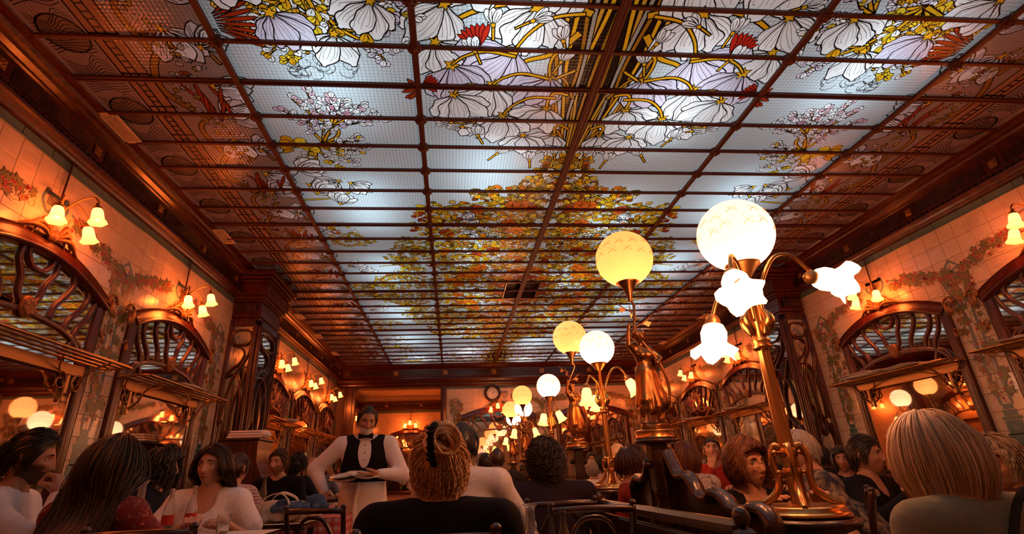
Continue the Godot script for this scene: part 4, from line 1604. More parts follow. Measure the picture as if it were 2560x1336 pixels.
# ---------------------------------------------------------------- smooth bodies: a distance field meshed as surface nets
class Field:
	var o: Vector3
	var h: float
	var nx: int
	var ny: int
	var nz: int
	var d := PackedFloat32Array()
	var r0 := PackedInt32Array()
	var r1 := PackedInt32Array()

	func _init(lo: Vector3, hi: Vector3, cell: float) -> void:
		o = lo
		h = cell
		nx = int(ceil((hi.x - lo.x) / cell)) + 2
		ny = int(ceil((hi.y - lo.y) / cell)) + 2
		nz = int(ceil((hi.z - lo.z) / cell)) + 2
		d.resize(nx * ny * nz)
		d.fill(1000.0)
		r0.resize(ny * nz)
		r0.fill(nx)
		r1.resize(ny * nz)
		r1.fill(-1)

	func span(lo: Vector3, hi: Vector3) -> Array:
		return [max(0, int((lo.x - o.x) / h)), min(nx - 1, int((hi.x - o.x) / h) + 1), max(0, int((lo.y - o.y) / h)), min(ny - 1, int((hi.y - o.y) / h) + 1), max(0, int((lo.z - o.z) / h)), min(nz - 1, int((hi.z - o.z) / h) + 1)]

	func cap(a: Vector3, b: Vector3, ra: float, rb: float, k := 0.03) -> void:
		var m: float = max(ra, rb) + k + h * 1.5
		var mv := Vector3(m, m, m)
		var s := span(a.min(b) - mv, a.max(b) + mv)
		var ba := b - a
		var inv: float = 1.0 / maxf(ba.length_squared(), 1e-9)
		for z in range(s[4], s[5] + 1):
			for y in range(s[2], s[3] + 1):
				var base := (z * ny + y) * nx
				r0[z * ny + y] = mini(r0[z * ny + y], s[0])
				r1[z * ny + y] = maxi(r1[z * ny + y], s[1])
				var pa := Vector3(o.x - a.x, o.y + y * h - a.y, o.z + z * h - a.z)
				for x in range(s[0], s[1] + 1):
					var q := Vector3(pa.x + x * h, pa.y, pa.z)
					var t := clampf(q.dot(ba) * inv, 0.0, 1.0)
					var v := (q - ba * t).length() - ra - (rb - ra) * t
					var e := d[base + x]
					var g := k - absf(v - e)
					if g > 0.0:
						d[base + x] = minf(v, e) - g * g / k * 0.25
					elif v < e:
						d[base + x] = v

	func ell(c: Vector3, r: Vector3, k := 0.03, basis := Basis.IDENTITY, cut := false) -> void:
		var m: float = max(r.x, max(r.y, r.z)) + k + h * 1.5
		var mv := Vector3(m, m, m)
		var s := span(c - mv, c + mv)
		var inv := basis.inverse()
		var mr: float = min(r.x, min(r.y, r.z))
		for z in range(s[4], s[5] + 1):
			for y in range(s[2], s[3] + 1):
				var base := (z * ny + y) * nx
				if not cut:
					r0[z * ny + y] = mini(r0[z * ny + y], s[0])
					r1[z * ny + y] = maxi(r1[z * ny + y], s[1])
				for x in range(s[0], s[1] + 1):
					var q := inv * Vector3(o.x + x * h - c.x, o.y + y * h - c.y, o.z + z * h - c.z)
					var l0 := (q / r).length()
					var v := (l0 - 1.0) * mr
					if l0 > 0.3:
						var l1 := (q / (r * r)).length()
						v = l0 * (l0 - 1.0) / l1
					if cut:
						d[base + x] = maxf(d[base + x], -v)
						continue
					var e := d[base + x]
					var g := k - absf(v - e)
					if g > 0.0:
						d[base + x] = minf(v, e) - g * g / k * 0.25
					elif v < e:
						d[base + x] = v

	func below(y0: float) -> void:                       # cut everything under a level
		for z in nz:
			for y in ny:
				var v := y0 - (o.y + y * h)
				if v > -h * 2.0:
					var base := (z * ny + y) * nx
					for x in nx:
						d[base + x] = maxf(d[base + x], v)

	func mesh_into(mb: MB) -> void:
		var id := PackedInt32Array()
		id.resize(d.size())
		id.fill(-1)
		var sx := 1
		var sy := nx
		var sz := nx * ny
		var off := [0, sx, sy, sx + sy, sz, sx + sz, sy + sz, sx + sy + sz]
		var edges := [[0, 1], [2, 3], [4, 5], [6, 7], [0, 2], [1, 3], [4, 6], [5, 7], [0, 4], [1, 5], [2, 6], [3, 7]]
		var cells := PackedInt32Array()
		for z in nz - 1:
			for y in ny - 1:
				var rw := z * ny + y
				var x0: int = maxi(0, mini(mini(r0[rw], r0[rw + 1]), mini(r0[rw + ny], r0[rw + ny + 1])) - 1)
				var x1: int = mini(nx - 2, maxi(maxi(r1[rw], r1[rw + 1]), maxi(r1[rw + ny], r1[rw + ny + 1])))
				var i := rw * nx + x0
				for x in range(x0, x1 + 1):
					var a := d[i]
					var s := a < 0.0
					if s == (d[i + 1] < 0.0) and s == (d[i + sy] < 0.0) and s == (d[i + sz] < 0.0) and s == (d[i + sy + 1] < 0.0) and s == (d[i + sz + 1] < 0.0) and s == (d[i + sz + sy] < 0.0) and s == (d[i + sz + sy + 1] < 0.0):
						i += 1
						continue
					var p := Vector3.ZERO
					var n := 0
					for e in edges:
						var va := d[i + off[e[0]]]
						var vb := d[i + off[e[1]]]
						if (va < 0.0) != (vb < 0.0):
							var t := va / (va - vb)
							var ca := Vector3(e[0] & 1, (e[0] >> 1) & 1, e[0] >> 2)
							var cb := Vector3(e[1] & 1, (e[1] >> 1) & 1, e[1] >> 2)
							p += ca.lerp(cb, t)
							n += 1
					id[i] = mb.vert(o + (Vector3(x, y, z) + p / n) * h)
					cells.append(i)
					i += 1
		for i in cells:
			var a := d[i] < 0.0
			if a != (d[i + sx] < 0.0) and i - sy - sz >= 0:
				emit(mb, a, id[i], id[i - sy], id[i - sy - sz], id[i - sz])
			if a != (d[i + sy] < 0.0) and i - sx - sz >= 0:
				emit(mb, a, id[i], id[i - sz], id[i - sx - sz], id[i - sx])
			if a != (d[i + sz] < 0.0) and i - sx - sy >= 0:
				emit(mb, a, id[i], id[i - sx], id[i - sx - sy], id[i - sy])

	func emit(mb: MB, flip: bool, a: int, b: int, c: int, e: int) -> void:
		if a < 0 or b < 0 or c < 0 or e < 0:
			return
		if flip:
			mb.quad(a, b, c, e)
		else:
			mb.quad(a, e, c, b)

# ---------------------------------------------------------------- standing lamps
var frilled: Mesh

func globe_mesh(r: float) -> Mesh:
	var b := MB.new()
	var prof := []
	for i in 25:
		var a := -PI / 2 + .42 + (PI - .72) * i / 24.0
		prof.append(Vector2(cos(a) * r, sin(a) * r))
	b.lathe(prof, 36)
	return b.mesh()

func globe(parent: Node, pos: Vector3, r: float, m: Material, energy: float, col: Color) -> void:
	var o := put(globe_mesh(r), "lamp_globe", m, parent, pos)
	# etched sprays round the glass
	var e := MB.new()
	for k in 26:
		var az := TAU * k / 26.0 + rng.randf() * .15
		var el := (-.12 if k % 2 else .28) + rng.randf_range(-.08, .08)
		for j in 3:
			var p := []
			for i in 7:
				var f := i / 6.0
				var a := az + (f - .5) * .3 * (1 if j % 2 else -1)
				var h := el + .11 * sin(f * 3.0 + j) + j * .06
				p.append(Vector3(cos(a) * cos(h), sin(h), sin(a) * cos(h)) * (r + .0008))
			e.tube(p, .0011, 3)
	put(e, "etching", M.etching, o).set_meta("kind", "stuff")
	var bb := put(small_bulb, "bulb", M.bulb_glow, o)
	bb.position = Vector3(0, -r * .42, 0)
	bb.scale = Vector3(1.5, 1.5, 1.5)
	lamp_light(Vector3(0, -r * .42, 0), col, energy, .04, o)

func column_lamp(pos: Vector3, label: String, frills: bool, arms: Array, base_y: float, globe_y: float, big := .185) -> void:
	var t := thing("column_lamp", label, "lamp", pos, 0, "brass column lamps along the middle of the room")
	var gm: Material = M.globe_white
	var c := MB.new()                                      # base disc
	c.lathe([Vector2(0, base_y), Vector2(.175, base_y), Vector2(.18, base_y + .008), Vector2(.175, base_y + .018), Vector2(.165, base_y + .02), Vector2(.165, base_y + .035), Vector2(.155, base_y + .045), Vector2(.0, base_y + .05)], 36)
	put(c, "base", M.brass, t)
	for k in 4:
		var a := TAU * k / 4.0 + .5
		var dv := Vector3(cos(a), 0, sin(a))
		var b := MB.new()
		b.tube(curve([dv * .02 + Vector3(0, base_y + .26, 0), dv * .05 + Vector3(0, base_y + .28, 0), dv * .07 + Vector3(0, base_y + .22, 0), dv * .06 + Vector3(0, base_y + .13, 0), dv * .09 + Vector3(0, base_y + .08, 0), dv * .14 + Vector3(0, base_y + .05, 0), dv * .16 + Vector3(0, base_y + .04, 0)], 22), [.013, .016, .017, .016, .015, .014, .014, .014, .014, .014, .015, .016, .016, .016, .016, .016, .016, .015, .014, .013, .012, .011], 8)
		put(b, "scroll_leg", M.brass, t)
	# fluted shaft
	var s := MB.new()
	var y1 := base_y + .72
	var seg := 32
	for i in 9:
		var f := i / 8.0
		var y := lerpf(base_y + .05, y1, f)
		var r := lerpf(.031, .025, f)
		for k in seg:
			var a := TAU * k / seg
			var rr := r * (1.0 + .09 * cos(a * 8.0))
			s.vert(Vector3(cos(a) * rr, y, -sin(a) * rr))
	for i in 8:
		for k in seg:
			var k2 := (k + 1) % seg
			s.quad(i * seg + k, i * seg + k2, (i + 1) * seg + k2, (i + 1) * seg + k)
	put(s, "shaft", M.brass, t)
	for y in [base_y + .17, base_y + .25]:
		var b := MB.new()
		b.lathe([Vector2(.028, y - .02), Vector2(.038, y - .015), Vector2(.038, y + .015), Vector2(.028, y + .02)], 16)
		for q in [-1, 1]:
			b.tube([Vector3(q * .03, y, 0), Vector3(q * .06, y, 0)], .008, 8)
			b.ball(Vector3(q * .062, y, 0), Vector3(.013, .013, .013), 8, 6)
		put(b, "clamp", M.brass, t)
	var n := MB.new()
	n.lathe([Vector2(.026, y1 - .02), Vector2(.04, y1 - .012), Vector2(.044, y1), Vector2(.036, y1 + .01), Vector2(.043, y1 + .022), Vector2(.04, y1 + .035), Vector2(.028, y1 + .045), Vector2(.024, y1 + .2), Vector2(.016, y1 + .25), Vector2(.014, globe_y - .23)], 24)
	put(n, "collar", M.brass, t)
	for k in 3:                                            # shell finials round the stem
		var a := TAU * k / 3.0 + .9
		var dv := Vector3(cos(a), 0, sin(a))
		var b := MB.new()
		b.tube(curve([dv * .03 + Vector3(0, y1 + .05, 0), dv * .045 + Vector3(0, y1 + .09, 0), dv * .06 + Vector3(0, y1 + .13, 0), dv * .04 + Vector3(0, y1 + .18, 0), dv * .05 + Vector3(0, y1 + .23, 0)], 14), [.012, .018, .024, .028, .03, .029, .026, .022, .018, .014, .011, .010, .012, .014], 9)
		put(b, "finial", M.brass, t)
	var col := Color(1.0, .55, .25)
	for q in arms:
		var e: Vector3 = q[0]                              # where the shade hangs, from the axis
		var flat := Vector3(e.x, 0, e.z)
		var b := MB.new()
		b.tube(curve([Vector3(0, y1 + .12, 0) + flat * .08, Vector3(0, y1 + .26, 0) + flat * .14, Vector3(0, e.y + .1, 0) + flat * .45, Vector3(0, e.y + .12, 0) + flat * .75, e + Vector3(0, .03, 0) - flat * .02], 20), .0105, 9)
		put(b, "lamp_arm", M.brass, t)
		var cp := MB.new()
		cp.lathe([Vector2(.016, .045), Vector2(.03, .03), Vector2(.036, .01), Vector2(.03, -.015)], 14, Vector3.ZERO, Basis(Quaternion(Vector3.DOWN, q[1].normalized())))
		put(cp, "gallery", M.dull_brass, t, e)
		tulip_shade(t, e, q[1], frilled if frills else big_tulip, M.frilled_glass if frills else M.tulip_glass, .2 if frills else .14, col, .1)
	var g := MB.new()
	g.lathe([Vector2(.014, globe_y - .25), Vector2(.03, globe_y - .235), Vector2(.07, globe_y - big * .98), Vector2(.082, globe_y - big * .93), Vector2(.08, globe_y - big * .86), Vector2(.07, globe_y - big * .86)], 28)
	put(g, "globe_holder", M.dull_brass, t)
	globe(t, Vector3(0, globe_y, 0), big, gm, .36, Color(1.0, .72, .53))
	# dark turned stand under the lamp
	var st := thing("lamp_stand", "dark turned stand under the %s" % label.replace("brass ", "").replace(" beside the glasses-wearing woman", ""), "stand", Vector3(pos.x, FLOOR_Y, pos.z), 0, "dark wooden stands under the lamps")
	var sb := MB.new()
	var H := base_y - FLOOR_Y
	sb.lathe([Vector2(.15, 0), Vector2(.15, .05), Vector2(.08, .1), Vector2(.05, .2), Vector2(.06, H * .5), Vector2(.05, H - .2), Vector2(.09, H - .08)], 20)
	put(sb, "post", M.dark_wood, st)
	var tb := MB.new()
	tb.lathe([Vector2(.09, H - .08), Vector2(.2, H - .035), Vector2(.205, H - .02), Vector2(.2, H - .003), Vector2(0, H - .003)], 28)
	put(tb, "stand_top", M.dark_wood, st)

func big_frill() -> Mesh:
	var b := MB.new()
	var seg := 30
	var prof := [[.3, 0.0], [.62, .08], [.8, .3], [.78, .5], [.72, .68], [.86, .84], [1.2, .97], [1.32, 1.0], [1.2, .96], [.68, .7], [.66, .4]]
	for i in prof.size():
		var w: float = clampf((prof[i][1] - .45) * 2.0, 0, 1)
		for k in seg:
			var a := TAU * k / seg
			var f := 1.0 + .13 * w * sin(a * 5.0) + .05 * w * sin(a * 9.0 + 1.0)
			b.vert(Vector3(cos(a) * .075 * prof[i][0] * f, -.155 * prof[i][1] - .022 * w * cos(a * 5.0), -sin(a) * .075 * prof[i][0] * f))
	for i in prof.size() - 1:
		for k in seg:
			var k2 := (k + 1) % seg
			b.quad(i * seg + k, (i + 1) * seg + k, (i + 1) * seg + k2, i * seg + k2)
	return b.mesh()

var big_tulip: Mesh
var statue_mesh: Mesh
var rock_mesh: Mesh

func make_statue() -> void:
	# bronze woman striding, one arm raised, hand on a long staff; feet at the origin, 0.54 m tall
	var f := Field.new(Vector3(-.22, -.01, -.2), Vector3(.24, .62, .2), .0062)
	var k := .018
	# legs
	f.cap(Vector3(-.035, .27, .0), Vector3(-.05, .14, .03), .036, .026, k)
	f.cap(Vector3(-.05, .14, .03), Vector3(-.075, .025, .0), .024, .014, k)
	f.cap(Vector3(-.075, .018, -.005), Vector3(-.1, .008, .05), .013, .009, .01)
	f.cap(Vector3(.035, .27, .0), Vector3(.05, .15, .03), .036, .026, k)
	f.cap(Vector3(.05, .15, .03), Vector3(.055, .04, -.01), .024, .014, k)
	f.cap(Vector3(.055, .03, -.01), Vector3(.06, .014, .045), .013, .009, .01)
	# skirt with folds
	for i in 11:
		var a := TAU * i / 11.0
		var e := Vector3(cos(a) * .085 + .025, .105 + .025 * sin(a * 2.0), sin(a) * .07 - .01)
		f.cap(Vector3(cos(a) * .035, .31, sin(a) * .03), e, .022, .02 + .006 * (i % 2), .02)
	f.cap(Vector3(.06, .22, -.02), Vector3(.13, .12, -.05), .03, .026, .03)
	# trunk, arms, neck
	f.ell(Vector3(0, .3, 0), Vector3(.055, .05, .045), .03)
	f.ell(Vector3(-.005, .365, .005), Vector3(.045, .06, .038), .03)
	f.ell(Vector3(-.01, .425, .012), Vector3(.056, .045, .042), .03)
	for s in [-1, 1]:
		f.ell(Vector3(-.01 + s * .025, .412, .042), Vector3(.022, .022, .02), .015)
	f.cap(Vector3(-.055, .455, .0), Vector3(.045, .455, .0), .026, .026, .02)
	f.cap(Vector3(-.06, .455, .0), Vector3(-.115, .475, .03), .022, .017, .015)
	f.cap(Vector3(-.115, .475, .03), Vector3(-.11, .565, .045), .016, .011, .008)
	f.ell(Vector3(-.108, .585, .05), Vector3(.013, .02, .012), .008)
	f.cap(Vector3(.055, .455, .0), Vector3(.1, .4, .03), .023, .018, .015)
	f.cap(Vector3(.1, .4, .03), Vector3(.04, .36, .085), .016, .011, .008)
	f.ell(Vector3(.03, .355, .095), Vector3(.016, .014, .014), .008)
	f.cap(Vector3(-.005, .46, .005), Vector3(-.015, .5, .012), .018, .016, .012)
	# head with hair
	f.ell(Vector3(-.02, .53, .018), Vector3(.027, .036, .032), .01)
	f.ell(Vector3(-.02, .525, .05), Vector3(.006, .008, .007), .006)
	f.ell(Vector3(-.015, .545, -.002), Vector3(.034, .034, .034), .01)
	f.ell(Vector3(-.005, .535, -.04), Vector3(.02, .018, .02), .012)
	for i in 8:
		f.ell(Vector3(-.02 + .033 * cos(i * .8), .55 + .01 * sin(i * 2.0), .008 + .033 * sin(i * .8)), Vector3(.012, .012, .012), .006)
	# sash and sheaf at the hip
	f.cap(Vector3(.06, .32, .0), Vector3(.11, .22, -.03), .016, .012, .012)
	var b := MB.new()
	f.mesh_into(b)
	statue_mesh = b.mesh()
	var g := Field.new(Vector3(-.16, -.06, -.14), Vector3(.18, .16, .14), .009)
	var r2 := RandomNumberGenerator.new()
	r2.seed = 5
	for i in 16:
		var a := TAU * i / 16.0 * 2.4
		g.ell(Vector3(cos(a) * .06 * r2.randf(), -.02 + r2.randf() * .02, sin(a) * .06 * r2.randf()), Vector3(.045, .02, .04), .012)
	g.cap(Vector3(.08, -.02, -.04), Vector3(.11, .1, -.05), .03, .012, .02)
	for i in 7:
		g.ell(Vector3(.1 + r2.randf_range(-.03, .03), .06 + r2.randf_range(-.05, .06), -.05 + r2.randf_range(-.03, .03)), Vector3(.02, .014, .02), .01)
	var rb := MB.new()
	g.mesh_into(rb)
	rock_mesh = rb.mesh()

func statue_lamp(pos: Vector3, label: String, ped_y: float, globe_off: Vector3, turn: float, s := 1.0) -> void:
	var t := thing("statue_lamp", label, "lamp", pos + Vector3(0, ped_y, 0), 0, "bronze statue lamps along the middle of the room")
	var b := MB.new()
	b.lathe([Vector2(0, 0), Vector2(.115, 0), Vector2(.118, .006), Vector2(.11, .012), Vector2(.11, .04), Vector2(.114, .045), Vector2(.1, .052), Vector2(0, .052)], 32)
	put(b, "drum", M.brass, t)
	var o := put(rock_mesh, "rock", M.bronze, t, Vector3(0, .075, 0))
	o.rotation.y = turn
	var fg := put(statue_mesh, "figure", M.bronze, t, Vector3(0, .082, 0))
	fg.rotation.y = turn
	fg.scale = Vector3(s, s, s)
	var g := globe_off
	var top := Vector3(g.x, g.y - .185, g.z)
	var p := MB.new()
	p.tube(curve([Vector3(.12, .16, -.02), Vector3(.135, .3, 0), Vector3(.09, .45, .02), Vector3(.0, .58, .03), Vector3(-.035, .66, .02), Vector3(g.x + .02, g.y - .34, g.z), top - Vector3(0, .11, 0)], 40), .009, 8)
	for k in 3:                                             # twigs
		var a := 1.9 * k
		var c := Vector3(-.03, .68 + .05 * k, .02)
		p.tube(curve([c, c + Vector3(cos(a) * .06, .03, sin(a) * .03), c + Vector3(cos(a) * .12, .08, sin(a) * .05)], 8), [.005, .005, .005, .004, .004, .004, .003, .002], 5)
		p.slab([c + Vector3(cos(a) * .05, .02, sin(a) * .03), c + Vector3(cos(a) * .09, .0, sin(a) * .03), c + Vector3(cos(a) * .11, .03, sin(a) * .03), c + Vector3(cos(a) * .08, .04, sin(a) * .03)], Vector3.BACK, .003)
	put(p, "staff", M.bronze, t)
	var fn := MB.new()
	fn.lathe([Vector2(.01, -.12), Vector2(.016, -.1), Vector2(.022, -.07), Vector2(.034, -.03), Vector2(.056, .005), Vector2(.066, .016), Vector2(.06, .02), Vector2(.04, .01)], 26, top)
	put(fn, "funnel", M.bronze, t)
	globe(t, g, .19, M.globe_amber, .3, Color(1.0, .5, .22))
	# turned post under the statue
	var st := thing("statue_post", "dark wooden post carrying the %s" % label, "stand", Vector3(pos.x, FLOOR_Y, pos.z), 0, "dark wooden posts under the statue lamps")
	var H := ped_y - FLOOR_Y
	var sb := MB.new()
	sb.lathe([Vector2(.1, 0), Vector2(.1, .06), Vector2(.06, .1), Vector2(.05, .3), Vector2(.04, .45), Vector2(.055, .5), Vector2(.035, .55), Vector2(.045, H - .36), Vector2(.03, H - .33), Vector2(.05, H - .3), Vector2(.045, H - .28)], 18)
	sb.box(Vector3(0, H - .15, 0), Vector3(.1, .27, .1), .01)
	put(sb, "post", M.dark_wood, st)
	var tb := MB.new()
	tb.lathe([Vector2(.07, H - .035), Vector2(.11, H - .028), Vector2(.125, H - .018), Vector2(.122, H - .002), Vector2(0, H - .002)], 28)
	put(tb, "post_cap", M.dark_wood, st)
	for q in [-1, 1]:
		var k := MB.new()
		k.tube([Vector3(q * .045, H - .14, 0), Vector3(q * .09, H - .14, 0)], .022, 12)
		put(k, "knob", M.dark_wood, st)

func build_lamps() -> void:
	mat("etching", lin(.5, .3, .16), .5)
	frilled = big_frill()
	big_tulip = tulip_mesh(.075, .17, .07, 24).mesh()
	make_statue()
	column_lamp(at(1.46, 0, 2.24), "brass column lamp with frilled white shades beside the glasses-wearing woman", true,
		[[Vector3(.36, 2.0, -.0), Vector3(1, -.2, .1)], [Vector3(-.16, 1.95, .15), Vector3(-.25, -1, .75)], [Vector3(-.19, 1.78, -.05), Vector3(-.15, -1, .05)]], .93, 2.235)
	statue_lamp(at(1.2, 0, 3.07), "bronze woman statue lamp with amber globe on the carved bench", 1.3, Vector3(-.03, 1.165, 0), .25)
	column_lamp(at(1.54, 0, 5.2), "brass column lamp with tulip shades, second along the row", false,
		[[Vector3(-.17, 1.93, .05), Vector3(-.1, -1, .1)], [Vector3(.3, 2.02, -.02), Vector3(.5, -1, .1)], [Vector3(.0, 1.9, -.2), Vector3(0, -1, -.3)]], .975, 2.355)
	statue_lamp(at(1.3, 0, 5.5), "bronze statue lamp with amber globe, second along the row", 1.375, Vector3(.03, 1.175, 0), .6)
	column_lamp(at(1.5, 0, 7.9), "brass column lamp with tulip shades, third along the row", false,
		[[Vector3(-.11, 1.98, .05), Vector3(-.2, -1, .1)], [Vector3(.11, 2.02, -.02), Vector3(.5, -1, .1)]], .98, 2.40)
	statue_lamp(at(1.35, 0, 9.9), "bronze statue lamp with amber globe, third along the row", 1.38, Vector3(0, 1.17, 0), .2)
	column_lamp(at(1.44, 0, 10.5), "brass column lamp with tulip shades, fourth along the row", false,
		[[Vector3(-.2, 1.98, .05), Vector3(-.2, -1, .1)], [Vector3(.2, 2.0, -.02), Vector3(.3, -1, .1)]], .98, 2.38)
	statue_lamp(at(1.36, 0, 12.1), "bronze statue lamp with amber globe, last along the row", 1.38, Vector3(0, 1.17, 0), .4)
	column_lamp(at(1.5, 0, 12.8), "brass column lamp with tulip shades, last along the row", false,
		[[Vector3(-.2, 1.98, .05), Vector3(-.2, -1, .1)], [Vector3(.2, 2.0, -.02), Vector3(.3, -1, .1)]], .98, 2.42)

# ---------------------------------------------------------------- people
var hand_poses := {}
var leg_meshes := {}

func skin_mat() -> void:
	var m := mat("skin", Color(1, 1, 1), .48)
	m.vertex_color_use_as_albedo = true
	m = mat("hair", Color(1, 1, 1), .38)
	m.vertex_color_use_as_albedo = true
	m.metallic_specular = .6

func make_hand(pose: String) -> MB:                      # right hand, wrist at the origin, fingers along +y, palm towards +z, thumb on +x
	var f := Field.new(Vector3(-.07, -.03, -.05), Vector3(.09, .21, .1), .0042)
	f.cap(Vector3(0, -.02, 0), Vector3(0, .02, 0), .024, .026, .02)
	for i in 4:
		f.cap(Vector3((i - 1.5) * .012, .015, 0), Vector3((1.5 - i) * -.0195 * -1.0 * -1.0, .088 - absf(i - 1.2) * .004, .0), .014, .0115, .012)
	var lens := [.066, .078, .084, .074]                   # little finger ... index (from -x to +x)
	for i in 4:
		var b := Vector3((i - 1.5) * .0195, .086 - absf(i - 1.8) * .004, 0)
		var l: float = lens[i]
		var bend := [.1, .12, .1]
		if pose == "relaxed":
			bend = [.35, .5, .35]
		elif pose == "curl":
			bend = [.9, 1.25, .7]
		elif pose == "cheek":
			bend = [.25, .35, .2] if i > 1 else [.9, 1.1, .6]
		var a := 0.0
		var p := b
		var seg := [.45, .31, .24]
		var splay := (i - 1.5) * .06
		for j in 3:
			a += bend[j]
			var q: Vector3 = p + Vector3(sin(splay) * cos(a), cos(a) * cos(splay), sin(a)) * l * seg[j]
			f.cap(p, q, .0098 - j * .001, .0092 - j * .0012, .004)
			p = q
	var t0 := Vector3(.018, .015, .006)
	var t1 := Vector3(.046, .048, .022)
	var t2 := Vector3(.056, .08, .032) if pose != "curl" else Vector3(.036, .072, .052)
	var t3 := Vector3(.058, .105, .036) if pose != "curl" else Vector3(.018, .085, .062)
	f.cap(t0, t1, .016, .0125, .012)
	f.cap(t1, t2, .0118, .0105, .005)
	f.cap(t2, t3, .0102, .0085, .004)
	var b := MB.new()
	f.mesh_into(b)
	return b

func append_mb(dst: MB, src: MB, basis: Basis, o: Vector3, mirror := false) -> void:
	var first := dst.v.size()
	for p in src.v:
		dst.vert(o + basis * (Vector3(-p.x, p.y, p.z) if mirror else p))
	for i in range(0, src.idx.size(), 3):
		if mirror:
			dst.idx.append(first + src.idx[i])
			dst.idx.append(first + src.idx[i + 2])
			dst.idx.append(first + src.idx[i + 1])
		else:
			dst.idx.append(first + src.idx[i])
			dst.idx.append(first + src.idx[i + 1])
			dst.idx.append(first + src.idx[i + 2])

func gau(x: float, s: float) -> float:
	return exp(-(x * x) / (s * s))

func head_point(az: float, el: float, fem: float) -> Vector3:   # az 0 = face, el from -pi/2 (chin side) to pi/2
	var p := Vector3(sin(az) * cos(el) * .0745, sin(el) * .116, cos(az) * cos(el) * .094)
	var low := clampf((-.015 - p.y) / .095, 0.0, 1.0)
	p.x *= 1.0 - (.30 + .1 * fem) * low * low * (1.0 if p.z > -.02 else .3)
	if p.z < 0.0:
		p.z *= 1.04 - .3 * low
		p.z -= .006 * gau(p.y - .03, .06)
	else:
		p.z *= .97
		var ax := absf(p.x)
		p.z += .012 * low * gau(p.x, .03)
		# nose
		var ny := clampf((.02 - p.y) / .058, 0.0, 1.0)
		if p.y < .024 and p.y > -.052:
			var fall := 1.0 if p.y > -.034 else clampf((p.y + .048) / .014, 0.0, 1.0)
			p.z += (.006 + .02 * ny) * gau(p.x, .009 + .006 * ny) * fall
		p.z -= .011 * gau(ax - .031, .019) * gau(p.y - .006, .013)
		p.z += .0045 * gau(ax - .028, .024) * gau(p.y - .029, .009)
		p.z += .005 * gau(ax - .046, .02) * gau(p.y + .024, .02)
		p.z -= .004 * gau(ax - .036, .012) * gau(p.y + .055, .02)
		p.z += .005 * gau(p.x, .024) * gau(p.y + .063, .013)
		p.z += .006 * gau(p.x, .022) * gau(p.y + .1, .014)
	return p

